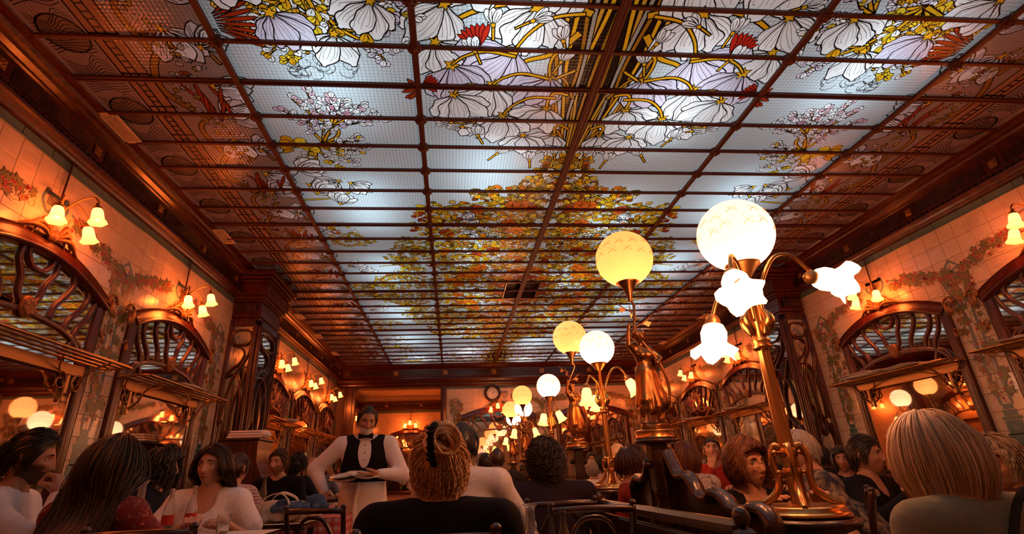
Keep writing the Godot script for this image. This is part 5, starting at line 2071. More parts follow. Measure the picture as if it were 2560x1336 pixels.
func add_head(mb: MB, c: Vector3, bs: Basis, o: Dictionary) -> void:
	var fem: float = o.get("fem", 0.0)
	var skin: Color = o.skin
	var fine: bool = o.get("face", false)
	var nu := 80 if fine else 40
	var nv := 64 if fine else 30
	var first := mb.v.size()
	var beard: Color = o.get("beard", skin)
	for j in nv + 1:
		var el := -PI / 2 + PI * j / nv
		for i in nu:
			var s := 2.0 * i / nu - 1.0
			var az := PI * signf(s) * pow(absf(s), 1.3)
			var p := head_point(az, el, fem)
			mb.col = skin
			if o.has("beard") and p.y < -.02 and p.z > -.02:
				var k := clampf((-.02 - p.y + absf(p.x) * .3) / .03, 0, 1)
				if p.y > -.05:
					k *= clampf((absf(p.x) - .026) / .012, 0, 1) if p.y > -.048 else 1.0
				mb.col = skin.lerp(beard, k * .85)
			elif p.z > 0:
				var fl := gau(absf(p.x) - .042, .02) * gau(p.y + .03, .022) + gau(p.x, .01) * gau(p.y + .035, .012)
				mb.col = skin.lerp(Color(skin.r * 1.02, skin.g * .78, skin.b * .7), fl * .5)
			mb.vert(c + bs * p)
	for j in nv:
		for i in nu:
			var i2 := (i + 1) % nu
			mb.quad(first + j * nu + i, first + j * nu + i2, first + (j + 1) * nu + i2, first + (j + 1) * nu + i)
	mb.col = skin
	for s in [-1, 1]:                                       # ears
		mb.ball(c + bs * Vector3(s * .076, -.004, -.012), Vector3(.008, .031, .018), 10, 8, bs * Basis(Vector3.UP, s * -.35))
		mb.ball(c + bs * Vector3(s * .081, .006, -.014), Vector3(.006, .02, .012), 8, 6, bs * Basis(Vector3.UP, s * -.35))
	if not o.get("seen_face", true):
		return
	var hairc: Color = o.get("brow", Color(.02, .012, .008))
	for s in [-1, 1]:
		var ez := head_point(s * .36, .055, fem).z
		var ec := Vector3(s * .0315, .006, ez - .0065)
		mb.col = Color(.62, .56, .5)
		mb.ball(c + bs * ec, Vector3(.0125, .0095, .0105), 12, 8, bs)
		var look: Vector2 = o.get("look", Vector2.ZERO)
		mb.col = Color(.035, .018, .01)
		mb.ball(c + bs * (ec + Vector3(look.x * .006, look.y * .004, .0066)), Vector3(.0056, .0056, .0046), 10, 6, bs)
		mb.col = Color(.05, .03, .022)
		var lash := []
		for k in 7:
			var f := k / 6.0 * 2.0 - 1.0
			lash.append(c + bs * (ec + Vector3(f * .0145, .0075 - f * f * .0065, .0085 - f * f * .006)))
		mb.tube(lash, [.0008, .0017, .002, .002, .002, .0017, .0008], 5)
		mb.col = skin.lerp(Color(.05, .02, .01), .25)
		var lid := []
		for k in 7:
			var f := k / 6.0 * 2.0 - 1.0
			lid.append(c + bs * (ec + Vector3(f * .0145, -.0075 + f * f * .006, .007 - f * f * .006)))
		mb.tube(lid, .0016, 5)
		mb.col = hairc
		var br := []
		for k in 8:
			var f := k / 7.0
			var x: float = s * (.014 + f * .034)
			var y := .0265 + .006 * sin(f * 2.4) - .003 * f
			br.append(c + bs * Vector3(x, y, head_point(atan2(x, .088), asin(y / .116), fem).z + .001))
		mb.tube(br, [.0022, .0034, .0038, .0036, .0032, .0028, .002, .001], 6)
	if o.get("masked", false):
		return
	mb.col = Color(skin.r * .72, skin.g * .36, skin.b * .34)
	for q in [[-.0595, .0033, .9], [-.0668, .004, .75]]:
		var lp := []
		var lr := []
		for k in 9:
			var f := k / 8.0 * 2.0 - 1.0
			var x: float = f * .0235 * q[2]
			var y: float = q[0] + (.0022 * cos(f * 6.0) * (1.0 - absf(f)) if q[0] > -.062 else 0.0) + (f * f * -.001)
			lp.append(c + bs * Vector3(x, y, head_point(atan2(x, .088), asin(y / .116), fem).z + .0005))
			lr.append(q[1] * (1.05 - f * f))
		mb.tube(lp, lr, 6)
	mb.col = Color(.06, .015, .012)
	var ml := []
	for k in 7:
		var f := k / 6.0 * 2.0 - 1.0
		var x := f * .022
		ml.append(c + bs * Vector3(x, -.0632, head_point(atan2(x, .088), asin(-.0632 / .116), fem).z + .0025 - f * f * .002))
	mb.tube(ml, .0012, 4)

func elbow_of(s: Vector3, w: Vector3, l1: float, l2: float, pole: Vector3) -> Vector3:
	var d := w - s
	var L := clampf(d.length(), .05, (l1 + l2) * .995)
	var dir := d.normalized()
	var a := (l1 * l1 - l2 * l2 + L * L) / (2.0 * L)
	var hh := sqrt(max(0.0, l1 * l1 - a * a))
	var n := (pole - dir * pole.dot(dir)).normalized()
	return s + dir * a + n * hh

func hairline(az: float, high: float) -> float:           # lowest elevation with hair, by azimuth from the face
	var a := absf(az)
	if a < .75:
		return .62 + high - .1 * a
	if a < 1.35:
		return lerpf(.54 + high, -.15, (a - .75) / .6)
	if a < 1.75:
		return -.1
	return lerpf(-.1, -.62, clampf((a - 1.75) / .8, 0, 1))

# style: len, vol (lift off the scalp), curl, n strands, rad, crown (direction it is combed from), high, target (for a bun)
func add_hair(o: Dictionary, c: Vector3, bs: Basis, floor_y: float) -> MB:
	var mb := MB.new()
	mb.use_col = true
	var st: Dictionary = o.hair
	var col: Color = st.col
	var vol: float = st.get("vol", .012)
	var high: float = st.get("high", 0.0)
	# cap
	mb.col = col * .75
	var nu := 44
	var nv := 26
	var grid := []
	for j in nv + 1:
		var row := []
		var f := float(j) / nv
		for i in nu:
			var az := TAU * i / nu - PI
			var lo := hairline(az, high) - .06
			var el := lerpf(PI / 2, lo, f)
			var p := head_point(az, el, 0.0)
			var edge := clampf((1.0 - f) * 6.0, .12, 1.0)
			row.append(mb.vert(c + bs * (p * (1.0 + (vol / .09) * edge * .45) + p.normalized() * .003)))
		grid.append(row)
	for j in nv:
		for i in nu:
			var i2 := (i + 1) % nu
			mb.quad(grid[j + 1][i], grid[j + 1][i2], grid[j][i2], grid[j][i])
	var n: int = st.get("n", 350)
	var length: float = st.get("len", .1)
	var curl: float = st.get("curl", 0.0)
	var rad: float = st.get("rad", .0035)
	var steps: int = st.get("steps", 9)
	var crown: Vector3 = st.get("crown", Vector3(0, .9, -.35)).normalized()
	var has_bun := st.has("bun")
	var cut: float = st.get("cut", -9.0)
	var bun: Vector3 = st.get("bun", Vector3.ZERO)
	var fwd: float = st.get("fwd", 0.0)
	var wisps: int = st.get("wisps", 0)
	for k in n + wisps:
		if k == n:
			has_bun = false
			length = .1
			vol += .004
			curl = .003
			cut = -.15
		var az := rng.randf_range(-PI, PI)
		if k >= n:
			az = signf(az) * rng.randf_range(1.3, PI)
		var lo := hairline(az, high)
		var el := asin(lerpf(sin(lo), 1.0, pow(rng.randf(), 1.15)))
		var p := head_point(az, el, 0.0)
		var lift := vol * rng.randf_range(.55, 1.25)
		p = p * (1.0 + lift / .1)
		var l := length * rng.randf_range(.75, 1.1)
		if length > .08 and length < .3 and not has_bun:
			l *= .45 + .55 * (sin(el) + .6) / 1.6
		var side := signf(p.x) if absf(p.x) > .002 else 1.0
		var step := l / (steps - 1)
		var path := []
		var rr := []
		var ph := rng.randf() * TAU
		var cf := rng.randf_range(.6, 1.5)
		var shade := rng.randf_range(.55, 1.25)
		mb.col = Color(col.r * shade, col.g * shade * rng.randf_range(.94, 1.05), col.b * shade)
		if st.has("col2") and rng.randf() < .35:
			mb.col = st.col2 * shade
		var dirn := Vector3.ZERO
		for i in steps:
			var off := Vector3.ZERO
			if curl > 0.0:
				var g := i * 1.5 * cf + ph
				off = Vector3(cos(g), sin(g * 1.1) * .6, sin(g)) * curl * minf(1.0, i / 2.0)
			path.append(c + bs * (p + off))
			rr.append(rad * (1.0 - .75 * pow(float(i) / (steps - 1), 3.0)) * (.6 if i == 0 else 1.0))
			var want: Vector3
			var out := (p / Vector3(.0745, .116, .094)).normalized()
			if has_bun:
				want = (bun - p)
				if want.length() < step * 1.2:
					break
				want = want.normalized()
				want = (want - out * minf(0.0, want.dot(out)) * 1.0).normalized()
			else:
				want = (p.normalized() - crown).normalized()
				want = (want - out * want.dot(out)).normalized()
				var low := clampf((.05 - p.y) / .08, 0.0, 1.0)
				want = want.lerp(Vector3(0, -1, 0), .25 + .75 * low).normalized()
				want += Vector3(0, 0, fwd)
				if cut > -.5 and p.y < .0:
					want += Vector3(-p.x, 0, -p.z - .01) * 6.0 * clampf(-p.y / .1, 0, 1)
			if p.y < cut and i > 1:
				break
			if dirn == Vector3.ZERO:
				dirn = want
			dirn = dirn.lerp(want, .6).normalized()
			p += dirn * step
			if p.z > -.015 and p.y < .068 + high * .06 and absf(p.x) < .074 and not has_bun:
				p.x = lerpf(p.x, side * (.078 + lift * .4), .75)
				p.z = lerpf(p.z, minf(p.z, .035), .5)
			if length > .3 and p.y < -.06 and not has_bun:
				p.z = lerpf(p.z, -.1 - clampf((-.14 - p.y) * .7, 0.0, .07) - lift * rng.randf(), .45)
			# keep clear of the head and, lower down, of the neck and shoulders
			var e := Vector3(.0745, .116, .094) * (1.0 + lift / .1)
			var r := (p / e).length()
			if r < 1.0:
				p = p / r
			if p.y < -.1:
				var rad2: float = .06 + lift + clampf((-.16 - p.y) * .9, 0.0, .06 if length < .5 else .15)
				var q := Vector2(p.x, p.z + .01)
				if q.length() < rad2:
					q = q.normalized() * rad2
					p.x = q.x
					p.z = q.y - .01
		if path.size() > 2:
			mb.tube(path, rr, 3 if n > 1300 else 4)
	if st.has("bun"):
		var bc := c + bs * bun
		for k in 46:
			var a0 := rng.randf() * TAU
			var path := []
			var rr := []
			var R := rng.randf_range(.02, .058)
			var tilt := Basis(Vector3(rng.randf_range(-1, 1), rng.randf_range(-1, 1), rng.randf_range(-.4, .4)).normalized(), rng.randf_range(0, .9))
			var shade := rng.randf_range(.6, 1.25)
			mb.col = Color(col.r * shade, col.g * shade, col.b * shade)
			for i in 10:
				var a := a0 + i * .42
				path.append(bc + bs * (tilt * Vector3(cos(a) * R, sin(a) * R * .9, .012 * sin(a * 2.0) + (R - .03) * -.6)))
				rr.append(.0075 * sin(PI * (.1 + .8 * i / 9.0)))
			mb.tube(path, rr, 6)
	return mb

func person(label: String, x: float, y: float, d: float, turn_deg: float, o: Dictionary) -> Node3D:
	var t := thing("person", label, "person", at(x, FLOOR_Y, d), deg_to_rad(turn_deg), o.get("group", ""))
	var hy := y - FLOOR_Y
	var sw: float = o.get("sw", .17)
	var bulk: float = o.get("bulk", 1.0)
	var stand: bool = o.get("stand", false)
	var near: bool = d < 4.2
	var cell := .016 if near else (.022 if d < 5.6 else .028)
	var lean: float = o.get("lean", 0.0)
	var hc := Vector3(0, hy, lean)
	var hb := Basis.from_euler(Vector3(deg_to_rad(o.get("pitch", 0.0)), deg_to_rad(o.get("yaw", 0.0)), deg_to_rad(o.get("tilt", 0.0))))
	var nb := hc + Vector3(0, -o.get("nk", .16), -.035)
	var pel := Vector3(0, (.95 if stand else .52), -.06)
	var chest := nb + Vector3(0, -.15, .0)
	var waist := chest.lerp(pel, .6)
	var skin: Color = o.skin
	# joints
	var shs := []
	var els := []
	var wrs := []
	var wl: Array = o.get("wrists", [Vector3(-.22, .82, .3), Vector3(.22, .82, .3)])
	var poles: Array = o.get("poles", [Vector3(-.8, -1, -.3), Vector3(.8, -1, -.3)])
	for i in 2:
		var s := -1.0 if i == 0 else 1.0
		var sp := nb + Vector3(s * sw, -.042, -.01)
		shs.append(sp)
		var w: Vector3 = wl[i]
		var dv := w - sp
		if dv.length() > .53:
			w = sp + dv.normalized() * .53
		wrs.append(w)
		els.append(elbow_of(sp, w, .29, .26, poles[i]))
	var lo := Vector3(-.55, 0.0, -.35)
	var hi := Vector3(.55, nb.y + .16, .62)
	# body
	var body := MB.new()
	body.use_col = true
	body.col = skin
	var f := Field.new(Vector3(lo.x, (0.0 if stand else .3), lo.z), hi, cell)
	f.cap(nb + Vector3(0, -.05, 0), hc + Vector3(0, -.06, -.018), .056 * (.5 + .5 * bulk), .05, .03)
	f.ell(chest, Vector3(sw * .92, .16, .1 * bulk), .05)
	f.ell(waist, Vector3(sw * .78 * bulk, .17, .095 * bulk), .06)
	f.ell(pel, Vector3(.165, .12, .12), .05)
	f.cap(shs[0], shs[1], .052, .052, .04)
	for i in 2:
		f.cap(nb + Vector3(0, .0, -.01), shs[i], .05, .05, .04)
		f.cap(shs[i], els[i], .048 * (.6 + .4 * bulk), .037, .025)
		f.cap(els[i], wrs[i], .037, .024, .02)
		var s := -1.0 if i == 0 else 1.0
		if stand:
			f.cap(Vector3(s * .09, .92, -.04), Vector3(s * .1, .5, -.02), .08, .052, .03)
			f.cap(Vector3(s * .1, .5, -.02), Vector3(s * .1, .08, -.05), .05, .034, .02)
			f.cap(Vector3(s * .1, .04, -.05), Vector3(s * .11, .03, .12), .034, .03, .02)
		else:
			f.cap(Vector3(s * .1, .53, -.04), Vector3(s * .12, .52, .26), .08, .058, .03)
	f.mesh_into(body)
	for i in 2:
		var pose: String = o.get("hands", ["relaxed", "relaxed"])[i]
		var dirn: Vector3 = o.get("hand_dirs", [Vector3.ZERO, Vector3.ZERO])[i]
		if dirn == Vector3.ZERO:
			dirn = (wrs[i] - els[i]).normalized()
		dirn = dirn.normalized()
		var palm: Vector3 = o.get("palms", [Vector3(0, -1, 0), Vector3(0, -1, 0)])[i]
		palm = (palm - dirn * palm.dot(dirn)).normalized()
		if not hand_poses.has(pose):
			hand_poses[pose] = make_hand(pose)
		# arm 0 is on local -x: facing +z that is the right hand
		append_mb(body, hand_poses[pose], Basis(dirn.cross(palm), dirn, palm), wrs[i], i == 1)
	add_head(body, hc, hb, o)
	put(body, "body", M.skin, t)
	# clothes
	var top := MB.new()
	var g := Field.new(Vector3(lo.x, (.8 if stand else .34), lo.z), hi + Vector3(0, .02, 0), cell * .93)
	var e := .013
	g.ell(chest, Vector3(sw * .92 + e, .16 + e, .1 * bulk + e), .05)
	if o.get("fem", 0.0) > .5 and o.get("bust", true):
		for s in [-1, 1]:
			g.ell(chest + Vector3(s * .07, -.05, .075 * bulk), Vector3(.062, .06, .05), .04)
	g.ell(waist, Vector3(sw * .8 * bulk + e, .18, .1 * bulk + e), .06)
	g.ell(pel + Vector3(0, .04, 0), Vector3(.17 * bulk, .12, .125 * bulk), .05)
	g.cap(shs[0], shs[1], .052 + e, .052 + e, .04)
	var sleeve: float = o.get("sleeve", 1.0)               # 0 none, .5 short, 1 long
	for i in 2:
		g.cap(nb + Vector3(0, -.012, -.01), shs[i], .05 + e, .05 + e, .04)
		var ua: float = .048 * (.6 + .4 * bulk) + e + o.get("loose", .0)
		if sleeve > .9:
			g.cap(shs[i], els[i], ua, .04 + e + o.get("loose", .0), .025)
			g.cap(els[i], els[i].lerp(wrs[i], .93), .038 + e + o.get("loose", .0), .026 + e, .02)
		elif sleeve > 0.0:
			g.cap(shs[i], shs[i].lerp(els[i], sleeve + .15), ua, ua * 1.0, .025)
	var nr: float = o.get("neck", .068)
	g.ell(nb + Vector3(0, .055, .012), Vector3(nr, .06, nr * .95), .01, Basis.IDENTITY, true)
	if o.get("vneck", 0.0) > 0.0:
		g.ell(nb + Vector3(0, .0, .09), Vector3(nr * .8, o.vneck, .075), .01, Basis(Vector3.RIGHT, .25), true)
	g.mesh_into(top)
	put(top, o.get("top_name", "shirt"), o.top, t)
	if o.has("hair"):
		put(add_hair(o, hc, hb, 0.0), "hair", M.hair, t)
	# legs
	if leg_meshes.has(stand):
		put(leg_meshes[stand], "trousers", o.get("bottom", M.cloth_dark), t)
	else:
		leg_meshes[stand] = leg_mesh(stand)
		put(leg_meshes[stand], "trousers", o.get("bottom", M.cloth_dark), t)
	# spectacles
	if o.get("glasses", false):
		var gm := MB.new()
		for s in [-1, 1]:
			var ring := []
			for k in 18:
				var a := TAU * k / 18.0
				ring.append(hc + hb * Vector3(s * .033 + cos(a) * .024, .002 + sin(a) * .018, .1 - .004 * absf(cos(a)) - absf(s * .033 + cos(a) * .024) * .12))
			gm.tube(ring, .0013, 5, true)
			gm.tube([hc + hb * Vector3(s * .057, .006, .092), hc + hb * Vector3(s * .079, .006, .03), hc + hb * Vector3(s * .08, .004, -.02)], .0014, 5)
		gm.tube(curve([hc + hb * Vector3(-.011, .004, .1), hc + hb * Vector3(0, .007, .104), hc + hb * Vector3(.011, .004, .1)], 6), .0013, 5)
		put(gm, "spectacles", M.brass, t)
	return t

func leg_mesh(stand: bool) -> Mesh:
	var lg := MB.new()
	var q := Field.new(Vector3(-.3, -.02, -.25), Vector3(.3, (1.0 if stand else .66), .55), .024)
	for s in [-1.0, 1.0]:
		if stand:
			q.cap(Vector3(s * .09, .9, -.04), Vector3(s * .1, .5, -.02), .095, .07, .03)
			q.cap(Vector3(s * .1, .5, -.02), Vector3(s * .1, .08, -.05), .07, .06, .02)
		else:
			q.cap(Vector3(s * .1, .53, -.06), Vector3(s * .12, .52, .27), .095, .07, .03)
			q.cap(Vector3(s * .12, .52, .27), Vector3(s * .12, .1, .2), .066, .05, .02)
			q.cap(Vector3(s * .12, .05, .16), Vector3(s * .13, .045, .31), .04, .035, .02)
	q.mesh_into(lg)
	return lg.mesh()

func cloth(called: String, c: Color, rough := .85) -> void:
	var m := mat(called, Color(1, 1, 1), rough)
	var k := .07
	grain(m, [(c * (1.0 - k)).linear_to_srgb(), c.linear_to_srgb(), (c * (1.0 + k)).linear_to_srgb()], Vector3(4, 4, 4), called.hash() % 97, .03)
	if c.get_luminance() > .1:
		m.rim_enabled = true
		m.rim = .12
	else:
		m.metallic_specular = .25

func print_cloth(called: String, base: Color, draw: Callable, scale: float) -> void:
	IMG = Image.create(256, 256, false, Image.FORMAT_RGB8)
	IMG.fill(base)
	draw.call()
	var m := mat(called, Color(1, 1, 1), .85)
	m.albedo_texture = ImageTexture.create_from_image(IMG)
	m.uv1_triplanar = true
	m.uv1_scale = Vector3(scale, scale, scale)

func print_shape(cx: float, cy: float, pts: Array, col: Color) -> void:     # wraps round the swatch
	for ox in [-256, 0, 256]:
		for oy in [-256, 0, 256]:
			var p := []
			for q in pts:
				p.append(Vector2((cx + q.x + ox) / PX, (cy + q.y + oy) / PZ))
			pfill_small(p, col)

func pfill_small(pts: Array, col: Color) -> void:
	var hi := -1e9
	var lo := 1e9
	for p in pts:
		hi = maxf(hi, p.y * PZ)
		lo = minf(lo, p.y * PZ)
	if hi < 0 or lo > 256:
		return
	pfill(pts, col)

func leafy(n: int, cols: Array, fronds: int, size: float) -> void:
	for k in n:
		var c := Vector2(rng.randf() * 256, rng.randf() * 256)
		var a0 := rng.randf() * TAU
		for j in fronds:
			var a := a0 + (j - fronds * .5) * (2.4 / fronds)
			var d := Vector2.from_angle(a) * size * rng.randf_range(.7, 1.1)
			var s := d.orthogonal() * .14
			print_shape(c.x, c.y, [Vector2.ZERO, d * .4 + s, d, d * .4 - s], cols[k % cols.size()])

func dots(n: int, cols: Array, r: float, petals: int) -> void:
	for k in n:
		var c := Vector2(rng.randf() * 256, rng.randf() * 256)
		var p := []
		for j in petals * 2:
			p.append(Vector2.from_angle(PI * j / petals) * r * (1.0 if j % 2 == 0 else .5) * rng.randf_range(.8, 1.1))
		print_shape(c.x, c.y, p, cols[k % cols.size()])

func make_cloths() -> void:
	skin_mat()
	cloth("cloth_white", Color(.78, .75, .75))
	cloth("cloth_shirt_white", Color(.74, .72, .73))
	cloth("cloth_black", Color(.009, .008, .010))
	cloth("cloth_dark", Color(.018, .016, .02))
	cloth("cloth_navy", Color(.012, .016, .03))
	cloth("cloth_plum", Color(.022, .014, .026))
	cloth("cloth_olive", Color(.03, .026, .018))
	cloth("cloth_sage", Color(.19, .19, .12))
	cloth("cloth_red", Color(.3, .03, .02))
	cloth("cloth_blue", Color(.08, .1, .16))
	cloth("denim", Color(.05, .09, .17))
	cloth("canvas", Color(.55, .47, .37))
	cloth("apron_cloth", Color(.76, .74, .73))
	print_cloth("cloth_floral", lin(.16, .012, .012), func():
		dots(40, [lin(.5, .3, .25), lin(.45, .05, .04), lin(.03, .01, .01)], 11, 5)
		dots(60, [lin(.03, .01, .01), lin(.6, .4, .3)], 5, 4), 6.0)
	print_cloth("cloth_hawaii", lin(.018, .018, .035), func(): leafy(26, [lin(.32, .22, .12), lin(.2, .14, .08), lin(.4, .3, .18)], 8, 38), 4.0)
	print_cloth("cloth_toile", lin(.62, .52, .44), func():
		leafy(26, [lin(.02, .015, .02)], 4, 26)
		dots(30, [lin(.02, .015, .02)], 9, 4), 5.0)
	print_cloth("cloth_stripe", lin(.6, .52, .46), func():
		for k in 8:
			IMG.fill_rect(Rect2i(0, k * 32, 256, 9), lin(.3, .03, .03)), 5.0)
	print_cloth("cloth_check", lin(.5, .34, .3), func():
		for k in 4:
			IMG.fill_rect(Rect2i(k * 64, 0, 32, 256), lin(.42, .1, .1))
		for k in 4:
			for j in 8:
				IMG.fill_rect(Rect2i(j * 32, k * 64, 32, 32), lin(.36, .03, .035) if j % 2 == 0 else lin(.42, .1, .1)), 5.0)

const FAIR := Color(.5, .27, .17)
const TAN := Color(.4, .2, .12)

func build_people() -> void:
	make_cloths()
	var BR := Color(.045, .016, .007)
	var DK := Color(.012, .007, .005)
	var AUB := Color(.16, .05, .018)
	var BLOND := Color(.72, .42, .18)
	var PALE := Color(.86, .68, .48)
	var GREY := Color(.3, .25, .2)
	var short := func(c: Color) -> Dictionary: return {"col": c, "len": .055, "vol": .012, "n": 700, "rad": .0024, "steps": 6, "crown": Vector3(0, .55, .8), "cut": -.075}
	# left side
	person("bearded man in a white shirt resting his chin on his hand", -2.07, 1.28, 2.74, 108, {"skin": TAN, "face": true, "beard": DK, "sw": .2, "top": M.cloth_shirt_white, "hair": short.call(DK).merged({"vol": .024}, true), "brow": DK, "pitch": 8, "yaw": 4,
		"wrists": [Vector3(-.06, 1.0, .21), Vector3(.1, .84, .28)], "hands": ["curl", "relaxed"], "hand_dirs": [Vector3(.25, 1, -.35), Vector3.ZERO], "palms": [Vector3(.3, .2, -1), Vector3(0, -1, 0)], "lean": .04})
	person("woman with very long straight brown hair in a red floral dress", -1.56, 1.23, 2.62, 172, {"skin": FAIR, "fem": 1.0, "sw": .16, "top": M.cloth_floral, "top_name": "dress", "seen_face": false,
		"hair": {"col": BR, "len": .74, "vol": .026, "n": 2200, "rad": .0024, "steps": 15, "crown": Vector3(0, .95, .15), "col2": Color(.075, .026, .011)}})
	person("woman with dark curly hair in a navy top by the mirror", -2.03, 1.26, 3.95, 100, {"skin": TAN, "fem": 1.0, "sw": .16, "top": M.cloth_navy, "hair": {"col": DK, "len": .26, "vol": .035, "curl": .014, "n": 620, "rad": .005, "steps": 11}, "brow": DK})
	person("woman in a white V-neck T-shirt with long brown hair", -1.46, 1.245, 3.42, 6, {"skin": FAIR, "fem": 1.0, "face": true, "sw": .165, "top": M.cloth_white, "top_name": "t_shirt", "sleeve": .45, "neck": .074, "vneck": .11, "yaw": -12, "look": Vector2(-.6, .1), "loose": .006,
		"hair": {"col": BR, "len": .36, "vol": .014, "n": 1500, "rad": .0022, "steps": 12, "crown": Vector3(0, .92, .3), "high": .12}, "brow": BR, "wrists": [Vector3(-.2, .8, .24), Vector3(.2, .8, .2)]})
	person("person in a striped red and white shirt behind the T-shirt woman", -1.82, 1.26, 4.75, 160, {"skin": FAIR, "sw": .18, "top": M.cloth_stripe, "seen_face": false, "hair": short.call(BR)})
	person("young man in a black sweater seated past the pilaster cabinet", -1.72, 1.32, 5.5, -10, {"skin": FAIR, "face": true, "sw": .2, "top": M.cloth_black, "top_name": "sweater", "hair": short.call(Color(.09, .04, .015)).merged({"vol": .022}, true), "brow": BR, "look": Vector2(-.5, .1), "beard": Color(.28, .15, .09), "yaw": -8})
	person("person with black afro hair in a dark top, seen from behind", -2.03, 1.34, 7.25, 170, {"skin": TAN, "sw": .17, "top": M.cloth_navy, "seen_face": false, "hair": {"col": DK, "len": .09, "vol": .045, "curl": .016, "n": 420, "rad": .006, "steps": 7}})
	person("blonde woman with glasses bending over her table", -2.0, 1.34, 8.0, -50, {"skin": FAIR, "fem": 1.0, "sw": .16, "top": M.cloth_blue, "glasses": true, "pitch": 16, "hair": {"col": BLOND, "len": .2, "vol": .015, "n": 350}})
	person("dark-haired man in a blue shirt near the far mirrors", -2.12, 1.36, 8.9, 30, {"skin": TAN, "sw": .18, "top": M.cloth_blue, "hair": short.call(DK)})
	person("diner in a white shirt near the far mirrors", -2.13, 1.34, 9.7, -20, {"skin": TAN, "sw": .18, "top": M.cloth_shirt_white, "hair": short.call(DK)})
	person("woman in a pale top at the farthest mirror-side table", -2.1, 1.34, 10.6, -60, {"skin": FAIR, "fem": 1.0, "sw": .16, "top": M.cloth_white, "hair": {"col": BR, "len": .2, "vol": .015, "n": 300}})
	waiter()
	# middle
	var updo := person("woman with a messy blonde updo in a black top, seen from behind", -.045, 1.155, 1.9, 178, {"skin": FAIR, "fem": 1.0, "sw": .2, "bulk": 1.12, "top": M.cloth_black, "top_name": "top", "seen_face": false, "neck": .085, "bust": false,
		"hair": {"col": BLOND, "col2": Color(.62, .38, .17), "len": .26, "vol": .026, "curl": .0016, "n": 2000, "rad": .0022, "steps": 12, "bun": Vector3(0, .085, -.12), "wisps": 420}, "yaw": 8, "nk": .125, "wrists": [Vector3(-.16, .6, .18), Vector3(.16, .6, .18)]})
	var clip := MB.new()
	var ring := []
	for k in 22:
		var a := TAU * k / 22.0
		ring.append(Vector3(.008 + .012 * cos(a), 1.155 - FLOOR_Y + .078 + .062 * sin(a), -.125 - .045 * cos(a)))
	clip.tube(ring, .011, 8, true)
	for k in 6:
		var a := -1.2 + k * .48
		clip.tube([Vector3(.008, 1.155 - FLOOR_Y + .078 + .06 * sin(a), -.16), Vector3(.03, 1.155 - FLOOR_Y + .078 + .05 * sin(a), -.185)], .005, 5)
	put(clip, "hair_clip", M.cloth_black, updo)
	person("dark-haired man in a white shirt, seen from behind", .06, 1.30, 3.1, 165, {"skin": TAN, "sw": .21, "bulk": 1.05, "top": M.cloth_shirt_white, "seen_face": false, "hair": short.call(DK).merged({"len": .07}, true)})
	person("balding man in a dark olive shirt, seen from behind", .5, 1.3, 5.97, 180, {"skin": TAN, "sw": .22, "bulk": 1.2, "top": M.cloth_olive, "seen_face": false, "hair": {"col": Color(.06, .03, .02), "len": .025, "vol": .004, "n": 350, "rad": .0025, "steps": 4}})
	person("person with bushy curly brown hair in a plum sweater, from behind", .585, 1.19, 3.36, 182, {"nk": .135, "skin": FAIR, "sw": .22, "bulk": 1.25, "top": M.cloth_plum, "top_name": "sweater", "seen_face": false, "hair": {"col": Color(.05, .022, .012), "len": .17, "cut": -.14, "vol": .042, "curl": .014, "n": 1500, "rad": .003, "steps": 10}})
	person("white-haired diner in a pale jacket far down the middle", 0.46, 1.35, 8.6, 190, {"skin": FAIR, "sw": .18, "top": M.cloth_shirt_white, "seen_face": false, "hair": short.call(Color(.5, .45, .4))})
	person("dark ponytailed woman far down the middle in teal", 0.45, 1.3, 7.3, 185, {"skin": FAIR, "fem": 1.0, "sw": .16, "top": M.paint_teal, "seen_face": false, "hair": {"col": DK, "len": .2, "vol": .012, "n": 300}})
	person("woman with short brown hair and glasses touching her cheek, red top", 1.34, 1.17, 3.95, 78, {"skin": FAIR, "fem": 1.0, "face": true, "sw": .17, "top": M.cloth_red, "glasses": true, "hair": {"col": Color(.07, .022, .01), "len": .12, "cut": -.06, "vol": .026, "n": 1000, "rad": .0026}, "brow": BR, "pitch": 6,
		"wrists": [Vector3(-.1, .93, .13), Vector3(.1, .8, .3)], "hands": ["cheek", "relaxed"], "hand_dirs": [Vector3(.2, 1, .25), Vector3.ZERO], "palms": [Vector3(1, .1, -.5), Vector3(0, -1, 0)]})
	person("white-haired person in a black and white striped top, mid-room", 1.85, 1.29, 5.9, 200, {"skin": FAIR, "sw": .18, "top": M.cloth_toile, "seen_face": false, "hair": short.call(Color(.6, .48, .36))})
	person("diner in a white T-shirt behind the second statue post", 1.93, 1.16, 7.4, 182, {"skin": TAN, "sw": .2, "top": M.cloth_shirt_white, "seen_face": false, "hair": short.call(GREY)})
	person("dark-haired diner facing the room by the back mirror", 2.5, 1.34, 9.6, 0, {"skin": TAN, "sw": .18, "top": M.cloth_olive, "hair": short.call(DK)})
	person("woman in a striped top far along the middle row", 2.35, 1.22, 8.4, 190, {"skin": TAN, "fem": 1.0, "sw": .17, "top": M.cloth_stripe, "seen_face": false, "hair": {"col": DK, "len": .12, "vol": .03, "curl": .01, "n": 300}})
